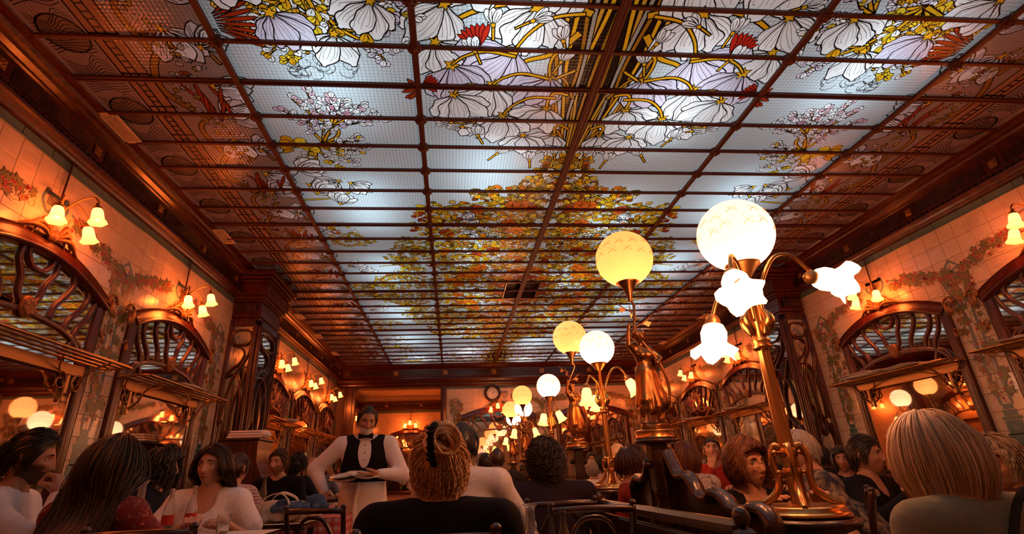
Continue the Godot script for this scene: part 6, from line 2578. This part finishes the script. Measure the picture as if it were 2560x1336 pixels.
	# right side
	person("woman with wavy auburn hair and gold glasses in a black top", 1.6, 1.14, 2.83, 2, {"skin": FAIR, "fem": 1.0, "face": true, "sw": .17, "top": M.cloth_black, "top_name": "top", "wrists": [Vector3(-.1, .78, .24), Vector3(.16, .8, .26)], "poles": [Vector3(-.2, -1, -.3), Vector3(.3, -1, -.3)], "glasses": true, "neck": .09, "vneck": .08, "yaw": 10, "tilt": 4, "look": Vector2(-.5, .05),
		"hair": {"col": AUB, "col2": Color(.24, .09, .03), "len": .2, "high": .1, "cut": -.1, "vol": .03, "curl": .006, "n": 1700, "rad": .0022, "steps": 10, "crown": Vector3(.2, .9, .1)}, "brow": BR})
	person("woman with an auburn bob in a black-and-white print top, from behind", 1.94, 1.21, 4.35, 200, {"skin": FAIR, "fem": 1.0, "sw": .18, "top": M.cloth_toile, "seen_face": false, "hair": {"col": AUB, "len": .24, "cut": -.13, "vol": .018, "n": 1300, "rad": .0024, "steps": 11}})
	person("man in a red shirt looking up with his hand over his mouth", 2.6, 1.29, 5.2, -25, {"skin": TAN, "face": true, "sw": .2, "top": M.cloth_red, "hair": {"col": DK, "len": .02, "vol": .004, "n": 420, "rad": .0022, "steps": 4}, "pitch": -14, "brow": DK, "look": Vector2(-.2, .8),
		"wrists": [Vector3(-.03, 1.0, .16), Vector3(.15, .82, .3)], "hands": ["flat", "relaxed"], "hand_dirs": [Vector3(.15, 1, -.1), Vector3.ZERO], "palms": [Vector3(.5, 0, -1), Vector3(0, -1, 0)]})
	person("grey-haired man in a navy shirt printed with pale ferns", 2.36, 1.215, 3.06, -112, {"skin": FAIR, "sw": .22, "bulk": 1.3, "top": M.cloth_hawaii, "sleeve": .6, "hair": {"col": Color(.42, .36, .3), "len": .035, "vol": .006, "n": 500, "rad": .0025, "steps": 5}, "lean": .24, "pitch": 6})
	person("dark-haired diner in a black V-neck facing the mirror wall", 2.84, 1.17, 3.5, 24, {"skin": TAN, "face": true, "sw": .2, "top": M.cloth_black, "vneck": .1, "hair": short.call(Color(.03, .018, .012)).merged({"vol": .02}, true), "brow": DK, "yaw": 8})
	person("dark-haired woman smiling behind the V-neck diner", 3.8, 1.16, 5, -40, {"skin": TAN, "fem": 1.0, "sw": .16, "top": M.cloth_dark, "hair": {"col": DK, "len": .2, "vol": .014, "n": 400}})
	person("dark-haired person seen from behind near the lamp-side pilaster", 4.3, 1.21, 6, 170, {"skin": TAN, "sw": .17, "top": M.cloth_dark, "seen_face": false, "hair": {"col": DK, "len": .14, "vol": .02, "n": 350}})
	var big := person("woman with short pale blonde hair in a sage green sweater", 1.455, 1.13, 1.52, 190, {"skin": FAIR, "fem": 1.0, "sw": .19, "bulk": 1.1, "top": M.cloth_sage, "top_name": "sweater", "seen_face": false, "neck": .1, "bust": false,
		"hair": {"col": PALE, "col2": Color(.7, .44, .2), "len": .24, "vol": .024, "n": 3200, "rad": .0019, "steps": 11, "crown": Vector3(-.1, .9, .1), "cut": -.115}, "tilt": 3, "nk": .13, "wrists": [Vector3(-.16, .6, .18), Vector3(.16, .6, .18)], "yaw": 10})
	var sp := MB.new()
	sp.tube(curve([Vector3(-.1, .93, -.13), Vector3(-.02, .88, -.142), Vector3(.08, .76, -.15), Vector3(.16, .6, -.13)], 18), .012, 6, false, .35)
	put(sp, "bag_strap", M.cloth_olive, big)
	person("woman with a wavy grey-blonde bob in a white top", 2.62, 1.1, 2.4, -85, {"skin": TAN, "fem": 1.0, "face": true, "sw": .17, "top": M.cloth_white, "vneck": .1, "pitch": 10, "brow": GREY, "hair": {"col": Color(.36, .25, .15), "col2": Color(.52, .4, .27), "len": .17, "cut": -.1, "vol": .024, "curl": .004, "n": 1400, "rad": .0022, "steps": 10, "crown": Vector3(.1, .9, .2)}})

func waiter() -> void:
	var y := 1.62
	var t := person("waiter in a black waistcoat, bow tie and face mask carrying plates", -.755, y, 4.72, 6, {"skin": TAN, "face": true, "sw": .2, "stand": true, "masked": true, "top": M.cloth_shirt_white, "pitch": 20, "yaw": 10, "tilt": -4, "loose": .012, "neck": .062,
		"hair": {"col": Color(.012, .008, .006), "len": .06, "vol": .008, "n": 420, "rad": .003, "steps": 6, "crown": Vector3(0, .6, .7), "high": .16}, "brow": Color(.012, .008, .006), "bottom": M.cloth_dark, "lean": .03,
		"wrists": [Vector3(-.30, .92, .06), Vector3(.12, 1.06, .24)], "poles": [Vector3(-1, -.2, -.5), Vector3(1, -.5, -.5)], "hands": ["relaxed", "flat"], "hand_dirs": [Vector3(-.05, -1, .1), Vector3(-1, .0, .3)], "palms": [Vector3(1, 0, .2), Vector3(0, 1, 0)]})
	var hy := y - FLOOR_Y
	var nb := Vector3(0, hy - .16, -.005)
	# waistcoat: the trunk without sleeves, open in a V
	var f := Field.new(Vector3(-.3, .84, -.25), Vector3(.3, 1.5, .3), .012)
	var e := .024
	var chest := nb + Vector3(0, -.15, 0)
	var waist := chest.lerp(Vector3(0, .95, -.06), .6)
	f.ell(chest, Vector3(.184 + e, .16 + e, .1 + e), .05)
	f.ell(waist, Vector3(.16 + e, .19, .1 + e), .06)
	f.cap(nb + Vector3(-.13, -.03, -.01), nb + Vector3(.13, -.03, -.01), .052 + e, .052 + e, .04)
	for s in [-1, 1]:
		f.ell(nb + Vector3(s * .235, -.08, .0), Vector3(.07, .14, .2), .01, Basis.IDENTITY, true)
	f.ell(nb + Vector3(0, .05, .02), Vector3(.1, .075, .1), .01, Basis.IDENTITY, true)
	f.ell(nb + Vector3(0, -.05, .14), Vector3(.062, .2, .09), .01, Basis.IDENTITY, true)
	f.below(.93)
	var b := MB.new()
	f.mesh_into(b)
	put(b, "waistcoat", M.cloth_black, t)
	# bow tie, mask, apron, studs
	var bt := MB.new()
	for s in [-1, 1]:
		bt.slab([nb + Vector3(0, .028, .098), nb + Vector3(s * .062, .05, .092), nb + Vector3(s * .062, .0, .092), nb + Vector3(0, .012, .098)], Vector3.BACK, .014)
	bt.ball(nb + Vector3(0, .02, .106), Vector3(.012, .013, .01), 8, 6)
	put(bt, "bow_tie", M.cloth_black, t)
	var hc := Vector3(0, hy, .03)
	var hb := Basis.from_euler(Vector3(deg_to_rad(20), deg_to_rad(10), deg_to_rad(-4)))
	var mk := MB.new()
	var n := 15
	for j in 8:
		var el := lerpf(-.30, -1.15, j / 7.0)
		for i in n:
			var az := lerpf(-1.15, 1.15, i / (n - 1.0))
			var p := head_point(az, el, 0.0)
			mk.vert(hc + hb * (p * 1.07 + Vector3(0, -.004, .022 + .003 * (j % 2)) * clampf(cos(az) * 1.5, 0, 1)))
	for j in 7:
		for i in n - 1:
			mk.quad(j * n + i, (j + 1) * n + i, (j + 1) * n + i + 1, j * n + i + 1)
	for s in [-1, 1]:
		mk.tube([hc + hb * Vector3(s * .074, -.04, .02), hc + hb * Vector3(s * .083, -.01, -.02)], .0015, 4)
	put(mk, "face_mask", M.mask_cloth, t)
	var ap := MB.new()
	var m := 30
	for j in 12:
		var yy := lerpf(1.0, .22, j / 11.0)
		var fl := lerpf(.0, .09, j / 11.0)
		for i in m:
			var a := lerpf(-2.5, 2.5, i / (m - 1.0))
			var r := 1.0 + .05 * sin(i * 1.7) * (j / 11.0)
			ap.vert(Vector3(sin(a) * (.185 + fl) * r, yy, cos(a) * (.15 + fl) * r - .02))
	for j in 11:
		for i in m - 1:
			ap.quad(j * m + i, (j + 1) * m + i, (j + 1) * m + i + 1, j * m + i + 1)
	ap.tube(curve([Vector3(-.03, 1.0, .145), Vector3(-.05, .8, .19), Vector3(-.03, .6, .22)], 10), [.012, .018, .02, .018, .02, .022, .02, .022, .024, .02], 6)
	put(ap, "apron", M.apron_cloth, t)
	var sd := MB.new()
	for k in 3:
		sd.ball(nb + Vector3(0, -.05 - k * .06, .122 - k * .002), Vector3(.006, .006, .005), 6, 5)
	put(sd, "shirt_stud", M.paint_ink, t)
	# plates in his hand
	var pb := MB.new()
	pb.lathe([Vector2(.0, .0), Vector2(.07, .0), Vector2(.085, .012), Vector2(.13, .022), Vector2(.132, .026), Vector2(.085, .018), Vector2(.07, .006), Vector2(.0, .006)], 30)
	var pm := pb.mesh()
	for q in [[-.86, 1.135, 4.5, .06, "lowest of the white plates in the waiter's hand"], [-.855, 1.158, 4.5, .12, "middle white plate of the stack in the waiter's hand"], [-.72, 1.155, 4.44, -.15, "white plate overlapping the stack in the waiter's hand"]]:
		var p := put(pm, "plate", M.porcelain, self, at(q[0], q[1], q[2]))
		p.rotation = Vector3(.16, 0, q[3])
		tag(p, q[4], "plate", "plates carried by the waiter")

# ---------------------------------------------------------------- furniture and table things
func make_chair() -> Node3D:                               # faces local +z, back at -z
	var t := thing("bentwood_chair", "", "chair")
	var sb := MB.new()
	sb.lathe([Vector2(0, .44), Vector2(.19, .44), Vector2(.205, .452), Vector2(.2, .47), Vector2(.0, .465)], 26)
	put(sb, "seat", M.dark_wood, t)
	for s in [-1, 1]:
		var b := MB.new()
		b.tube(curve([Vector3(s * .17, 0, -.22), Vector3(s * .165, .45, -.17), Vector3(s * .175, .7, -.2), Vector3(s * .185, .875, -.24)], 16), .0145, 9)
		b.ball(Vector3(s * .185, .88, -.24), Vector3(.017, .014, .017), 9, 6)
		put(b, "rear_leg", M.dark_wood, t)
		var f := MB.new()
		f.tube([Vector3(s * .17, 0, .19), Vector3(s * .145, .44, .14)], .0145, 9)
		put(f, "front_leg", M.dark_wood, t)
	var r := MB.new()
	r.tube(curve([Vector3(-.185, .855, -.236), Vector3(-.09, .86, -.262), Vector3(.09, .86, -.262), Vector3(.185, .855, -.236)], 14), .0155, 9)
	put(r, "top_rail", M.dark_wood, t)
	var a := MB.new()
	a.tube(curve([Vector3(-.12, .47, -.165), Vector3(-.125, .66, -.2), Vector3(-.075, .795, -.235), Vector3(0, .825, -.245), Vector3(.075, .795, -.235), Vector3(.125, .66, -.2), Vector3(.12, .47, -.165)], 26), .0115, 8)
	put(a, "back_loop", M.dark_wood, t)
	var g := MB.new()
	var ring := []
	for k in 20:
		ring.append(Vector3(cos(TAU * k / 20) * .15, .22, sin(TAU * k / 20) * .15))
	g.tube(ring, .009, 6, true)
	put(g, "stretcher_ring", M.dark_wood, t)
	return t

func table(x: float, d: float, sx: float, sz: float, label: String, m: Material, drop := .0, top := TABLE_Y) -> void:
	var t := thing("dining_table", label, "table", at(x, FLOOR_Y, d))
	var H := top - FLOOR_Y
	var b := MB.new()
	b.box(Vector3(0, H - .022, 0), Vector3(sx - .02, .03, sz - .02), .006)
	put(b, "table_top", M.dark_wood, t)
	for ix in [-1, 1]:
		for iz in [-1, 1]:
			var l := MB.new()
			l.box(Vector3(ix * (sx * .5 - .05), (H - .03) * .5, iz * (sz * .5 - .05)), Vector3(.04, H - .04, .04), .006)
			put(l, "leg", M.dark_wood, t)
	# cloth that hangs in folds
	var c := MB.new()
	var loop := []
	var n := 64
	for k in n:
		var f := float(k) / n * 4.0
		var s := int(f)
		var g := f - s
		var p: Vector2 = [Vector2(-1 + 2 * g, -1), Vector2(1, -1 + 2 * g), Vector2(1 - 2 * g, 1), Vector2(-1, 1 - 2 * g)][s]
		loop.append(Vector2(p.x * sx * .5, p.y * sz * .5))
	var ctr := c.vert(Vector3(0, H, 0))
	for k in n:
		c.vert(Vector3(loop[k].x, H, loop[k].y))
	for k in n:
		c.tri(ctr, 1 + (k + 1) % n, 1 + k)
	if drop > 0.0:
		var f0 := c.v.size()
		for j in 4:
			for k in n:
				var o: Vector2 = loop[k].normalized() * (.008 + .02 * j / 3.0 * (1.0 + sin(k * 1.9)))
				c.vert(Vector3(loop[k].x + o.x, H - drop * j / 3.0, loop[k].y + o.y))
		for j in 3:
			for k in n:
				var k2 := (k + 1) % n
				c.quad(f0 + j * n + k, f0 + j * n + k2, f0 + (j + 1) * n + k2, f0 + (j + 1) * n + k)
	put(c, "cloth", m, t)

func bottle_mesh(prof: Array, seg := 20) -> Mesh:
	var b := MB.new()
	var p := []
	for q in prof:
		p.append(Vector2(q[0], q[1]))
	b.lathe(p, seg)
	return b.mesh()

func carafe(x: float, d: float, label: String, s := 1.0, y := TABLE_Y) -> void:
	var t := thing("carafe", label, "carafe", at(x, y + .001, d))
	put(bottle_mesh([[0, 0], [.046, 0], [.05, .006], [.05, .11], [.045, .135], [.026, .16], [.018, .18], [.017, .235], [.022, .25], [.032, .258], [.03, .26], [.015, .235], [.015, .18], [.023, .158], [.042, .133], [.047, .11], [.047, .01], [0, .008]].map(func(q): return [q[0] * s, q[1] * s])), "vessel", M.glass_clear, t)
	var wb := MB.new()
	wb.lathe([Vector2(0, .009 * s), Vector2(.0465 * s, .011 * s), Vector2(.0465 * s, .05 * s), Vector2(0, .05 * s)], 18)
	put(wb, "water", M.water, t)

func wine_bottle(x: float, d: float, label: String, m: Material, h := .3, r := .036, cola := false, y := TABLE_Y) -> void:
	var t := thing("bottle", label, "bottle", at(x, y + .001, d))
	put(bottle_mesh([[0, 0], [r * .95, 0], [r, .004], [r, h * .42], [r * .92, h * .52], [r * .55, h * .7], [r * .38, h * .82], [r * .36, h * .96], [r * .42, h * .965], [r * .42, h], [r * .3, h], [r * .28, h * .82], [r * .86, h * .5], [r * .92, .008], [0, .006]]), "vessel", m, t)
	if cola:
		var w := MB.new()
		w.lathe([Vector2(0, .007), Vector2(r * .9, .009), Vector2(r * .9, h * .36), Vector2(0, h * .36)], 16)
		put(w, "drink", M.cola, t)
		var l := MB.new()
		l.lathe([Vector2(r * 1.01, h * .22), Vector2(r * 1.012, h * .24), Vector2(r * 1.012, h * .42), Vector2(r * 1.005, h * .43)], 20)
		put(l, "paper_label", M.cola_label, t)

func tumbler(x: float, d: float, label: String) -> void:
	var t := thing("drinking_glass", label, "glass", at(x, TABLE_Y + .001, d), 0, "glasses set on the tables")
	put(bottle_mesh([[0, 0], [.028, 0], [.03, .01], [.036, .095], [.034, .095], [.028, .012], [0, .01]], 16), "vessel", M.glass_clear, t)

func napkin_stack(pos: Vector3, label: String) -> void:
	var t := thing("linen_stack", label, "linen", pos)
	for k in 3:
		var b := MB.new()
		b.box(Vector3(.01 * k, .016 + k * .03, 0), Vector3(.42 - .01 * k, .028, .26), .012)
		put(b, "folded_napkin", M.cloth_white, t)
	var d := MB.new()
	d.box(Vector3(.21, .05, .02), Vector3(.09, .09, .22), .03)
	put(d, "hanging_fold", M.cloth_white, t)

func serving_cabinet() -> void:
	var t := thing("serving_cabinet", "dark red-brown serving cabinet with a curved side beside the pilaster", "cabinet", at(-2.42, FLOOR_Y, 6.72))
	var b := MB.new()
	var pts := []
	for q in [[-.3, 0], [.32, 0], [.32, .92], [.3, 1.0], [.2, 1.12], [.14, 1.25], [.13, 1.4], [.13, 1.5], [-.3, 1.5]]:
		pts.append(Vector3(q[0], q[1], -.25))
	b.slab(pts, Vector3.BACK, .5)
	put(b, "body", M.mahogany, t)
	var c := MB.new()
	c.box(Vector3(-.08, 1.51, 0), Vector3(.48, .03, .54), .01)
	put(c, "ledge", M.dark_wood, t)
	for y in [.25, .6]:
		var d := MB.new()
		d.box(Vector3(0, y + .05, .255), Vector3(.5, .28, .018), .006)
		var o := put(d, "door", M.mahogany, t)
		var k := MB.new()
		k.ball(Vector3(.2, y + .05, .272), Vector3(.014, .014, .014), 8, 6)
		put(k, "knob", M.brass, o)
	napkin_stack(at(-2.5, FLOOR_Y + 1.53, 6.7), "pile of folded white napkins on the serving cabinet")

func bench_partition() -> void:
	var t := thing("bench_partition", "carved dark wooden bench partition stepping up to the bronze statue post", "partition", at(1.2, FLOOR_Y, 3.07))
	# end board in the plane along the room, local z runs towards the camera
	var top := [[-.5, .9], [-.4, .96], [-.3, .95], [-.2, .98], [-.13, 1.06], [.0, 1.1], [.13, 1.1], [.2, 1.03], [.26, .97], [.36, .97], [.42, .93], [.46, .88], [.56, .87], [.62, .9], [.7, .88], [.76, .84], [.86, .83], [.93, .85], [1.0, .84], [1.04, .79], [1.02, .72]]
	# leave room for the post
	for part in [[-.5, -.115], [.115, 1.04]]:
		var p := []
		for q in curve(top.map(func(e): return Vector2(e[0], e[1])), 90):
			if q.x >= part[0] - .001 and q.x <= part[1] + .001:
				p.append(Vector3(-.028, q.y, q.x))
		var a := p[0] as Vector3
		var z := p[p.size() - 1] as Vector3
		p.append(Vector3(-.028, 0, z.z))
		p.append(Vector3(-.028, 0, a.z))
		p.reverse()
		var b := MB.new()
		b.slab(p, Vector3.RIGHT, .056)
		put(b, "end_board", M.dark_wood, t)
		# rolled edge along the top
		var e := MB.new()
		var path := []
		for q in curve(top.map(func(f): return Vector2(f[0], f[1])), 90):
			if q.x >= part[0] - .001 and q.x <= part[1] + .001:
				path.append(Vector3(0, q.y + .008, q.x))
		e.tube(path, .026, 8, false, 1.5, Vector3.RIGHT)
		put(e, "rolled_edge", M.dark_wood, t)
	for s in [-1, 1]:
		for k in (2 if s < 0 else 5):
			var b := MB.new()
			var zc: float = s * (.25 + k * .16)
			b.tube(curve([Vector3(.03, .2, zc), Vector3(.038, .45, zc + .05), Vector3(.038, .6, zc - .04), Vector3(.03, .76, zc + .03)], 16), .014, 7)
			b.tube(curve([Vector3(-.03, .2, zc), Vector3(-.038, .45, zc + .05), Vector3(-.038, .6, zc - .04), Vector3(-.03, .76, zc + .03)], 16), .014, 7)
			put(b, "carved_rib", M.dark_wood, t)
	var q := thing("bench", "long dark wooden bench back with a polished rail before the plum sweater", "bench", at(.86, FLOOR_Y, 2.42))
	var r := MB.new()
	r.box(Vector3(0, .84, 0), Vector3(.05, .045, 1.6), .015)
	r.box(Vector3(0, .78, 0), Vector3(.03, .03, 1.6), .01)
	put(r, "top_rail", M.dark_wood, q)
	var w := MB.new()
	w.box(Vector3(0, .39, 0), Vector3(.024, .78, 1.56), .006)
	put(w, "panel", M.dark_wood, q)
	for z in [-.8, .8]:
		var k := MB.new()
		k.box(Vector3(0, .42, z), Vector3(.055, .84, .055), .01)
		k.ball(Vector3(0, .87, z), Vector3(.026, .03, .026), 10, 8)
		put(k, "post", M.dark_wood, q)

func bags() -> void:
	var t := thing("canvas_tote", "slumped cream canvas tote bag on the table by the T-shirt woman", "bag", at(-1.1, TABLE_Y + .004, 3.72))
	var f := Field.new(Vector3(-.24, -.01, -.16), Vector3(.24, .2, .16), .009)
	f.ell(Vector3(0, .05, 0), Vector3(.19, .055, .12), .03)
	f.ell(Vector3(-.06, .08, .02), Vector3(.1, .05, .09), .03)
	f.ell(Vector3(.09, .07, -.02), Vector3(.09, .05, .08), .03)
	for k in 5:
		f.cap(Vector3(-.16 + k * .08, .03, .1), Vector3(-.12 + k * .07, .09, .04), .022, .018, .02)
	f.below(.0)
	var b := MB.new()
	f.mesh_into(b)
	put(b, "bag_body", M.canvas, t)
	for s in [-1, 1]:
		var h := MB.new()
		h.tube(curve([Vector3(-.12, .05, s * .1), Vector3(-.1, .13, s * .1 + .02), Vector3(-.02, .17, s * .05 + .03), Vector3(.06, .13, s * .1 + .02), Vector3(.07, .05, s * .11)], 20), .014, 6, false, .3)
		put(h, "strap", M.canvas, t)
	var j := thing("denim_jacket", "crumpled blue denim jacket stuffed on the canvas tote", "jacket", at(-1.02, TABLE_Y + .06, 3.68))
	var g := Field.new(Vector3(-.24, -.03, -.14), Vector3(.26, .15, .16), .009)
	for q in [[-.14, .03, .0, .05], [-.06, .05, .03, .045], [.03, .03, .04, .05], [.13, .06, -.02, .06], [.18, .03, .02, .045], [.02, .02, .09, .04]]:
		g.ell(Vector3(q[0], q[1], q[2]), Vector3(q[3] * 1.1, q[3] * .7, q[3] * .9), .02, Basis(Vector3.UP, q[0] * 6))
	for k in 6:
		g.cap(Vector3(-.16 + k * .06, .05, -.05), Vector3(-.1 + k * .05, .02, .09), .016, .02, .02)
	var c := MB.new()
	g.mesh_into(c)
	put(c, "cloth", M.denim, j)

func build_furniture() -> void:
	var m := mat("water", Color(.95, .97, 1.0, .05), .03)
	m.transparency = BaseMaterial3D.TRANSPARENCY_ALPHA
	m.refraction_enabled = true
	m.refraction_scale = .033
	m = mat("glass_dark", lin(.05, .035, .015), .06)
	m.clearcoat_enabled = true
	mat("red_leather", lin(.09, .012, .01), .4)
	# wainscot and wall benches
	for side in [-1, 1]:
		var w := get_node("wall_left" if side < 0 else "wall_right")
		var wx := WALL_L if side < 0 else WALL_R
		var b := MB.new()
		b.box(at(wx - side * .02, .48, 6.2), Vector3(.04, .78, 16.4), .005)
		b.box(at(wx - side * .035, .87, 6.2), Vector3(.07, .05, 16.4), .012)
		put(b, "wainscot", M.mahogany, w)
	var bw := MB.new()
	bw.box(at(2.65, .5, BACK - .02), Vector3(5.8, .9, .04), .005)
	bw.box(at(2.65, .96, BACK - .03), Vector3(5.8, .05, .07), .012)
	put(bw, "wainscot", M.mahogany, get_node("wall_back"))
	# tables
	table(-1.42, 3.02, .95, .36, "white-papered table between the long-haired woman and the T-shirt woman", M.paper)
	table(-1.15, 3.72, .5, .4, "small white-papered table heaped with a denim jacket and tote", M.paper)
	table(-1.0, 4.22, .42, .42, "red checked tablecloth table beside the waiter", M.cloth_check, .28)
	table(-1.77, 5.12, .6, .26, "papered table before the young man in black", M.paper, .12)
	table(-1.1, 5.75, .6, .6, "red checked tablecloth table past the waiter", M.cloth_check, .28)
	table(.34, 2.27, .8, .34, "dark-edged papered table beyond the blonde updo", M.paper, .0, .76)
	table(.42, 4.6, .9, .6, "papered table beyond the plum sweater", M.paper, .1)
	table(2.88, 2.95, .4, .28, "papered table between the white-top woman and the V-neck diner", M.paper, .05)
	table(3.5, 3.8, .5, .4, "papered table near the lamp-side mirrors", M.paper)
	table(1.75, 6.6, .5, .4, "papered table near the second column lamp", M.paper, .1)
	# chairs
	var c := make_chair()
	var list := [[-1.12, 2.36, PI, "empty dark bentwood chair before the T-shirt woman's table"], [.62, 2.68, PI, "empty dark bentwood chair before the plum sweater"], [.585, 3.2, PI, "dark bentwood chair under the plum sweater"],
		[-.72, 3.5, PI * .9, "dark bentwood chair beside the denim jacket table"], [-1.43, 4.2, PI / 2, "dark bentwood chair tucked at the red checked table beside the waiter"], [-.95, 5.2, PI, "dark bentwood chair before the red checked table past the waiter"],
		[2.52, 2.62, PI * .97, "dark bentwood chair at the V-neck diner's table"], [2.02, 2.92, -2.2, "dark bentwood chair under the fern-printed shirt"], [1.33, 1.28, PI + .45, "dark bentwood chair under the sage green sweater"], [-.07, 1.75, PI, "dark bentwood chair under the blonde updo woman"]]
	for i in list.size():
		var q: Array = list[i]
		if i == 0:
			c.position = at(q[0], FLOOR_Y, q[1])
			c.rotation.y = q[2]
			c.set_meta("label", q[3])
			c.set_meta("group", "bentwood chairs")
		else:
			copy(c, at(q[0], FLOOR_Y, q[1]), q[2], q[3])
	serving_cabinet()
	bench_partition()
	bags()
	# bottles and glasses
	carafe(-1.66, 3.08, "flared glass carafe beside the two cola bottles", 1.05)
	wine_bottle(-1.49, 3.06, "small glass cola bottle with red label beside the carafe", M.glass_clear, .225, .03, true)
	wine_bottle(-1.385, 3.08, "small glass cola bottle with red label before the T-shirt woman", M.glass_clear, .235, .03, true)
	wine_bottle(-1.70, 5.1, "dark glass bottle before the young man in black", M.glass_dark, .3, .036)
	carafe(.31, 2.22, "flared glass carafe by the blonde woman's shoulder", 1.0, .76)
	wine_bottle(.44, 2.22, "brown glass bottle neck beside the flared carafe", M.glass_dark, .23, .032, false, .76)
	carafe(.33, 4.4, "glass carafe beyond the white shirt", 1.15)
	carafe(.42, 4.75, "glass carafe farther beyond the white shirt", 1.15)
	carafe(2.75, 2.97, "glass carafe before the V-neck diner", 1.05)
	for q in [[-1.2, 3.05, "tumbler near the T-shirt woman's arm"], [-1.55, 5.12, "tumbler on the young man's table"], [-1.0, 4.15, "tumbler on the red checked table beside the waiter"], [2.95, 2.93, "tumbler at the V-neck diner's table"], [.6, 4.5, "tumbler beyond the plum sweater"]]:
		tumbler(q[0], q[1], q[2])
	var nb := MB.new()
	nb.slab([Vector3(-.05, 0, .03), Vector3(.05, 0, .03), Vector3(.03, .09, 0), Vector3(-.03, .1, 0)], Vector3(0, .3, .95).normalized(), .01)
	var np := put(nb, "menu_card", M.paper, self, at(-1.02, TABLE_Y + .002, 4.3))
	tag(np, "white folded menu card on the red checked table beside the waiter", "menu")

func build_all() -> void:

	build_wall_things()

	build_lamps()

	build_people()

	build_furniture()
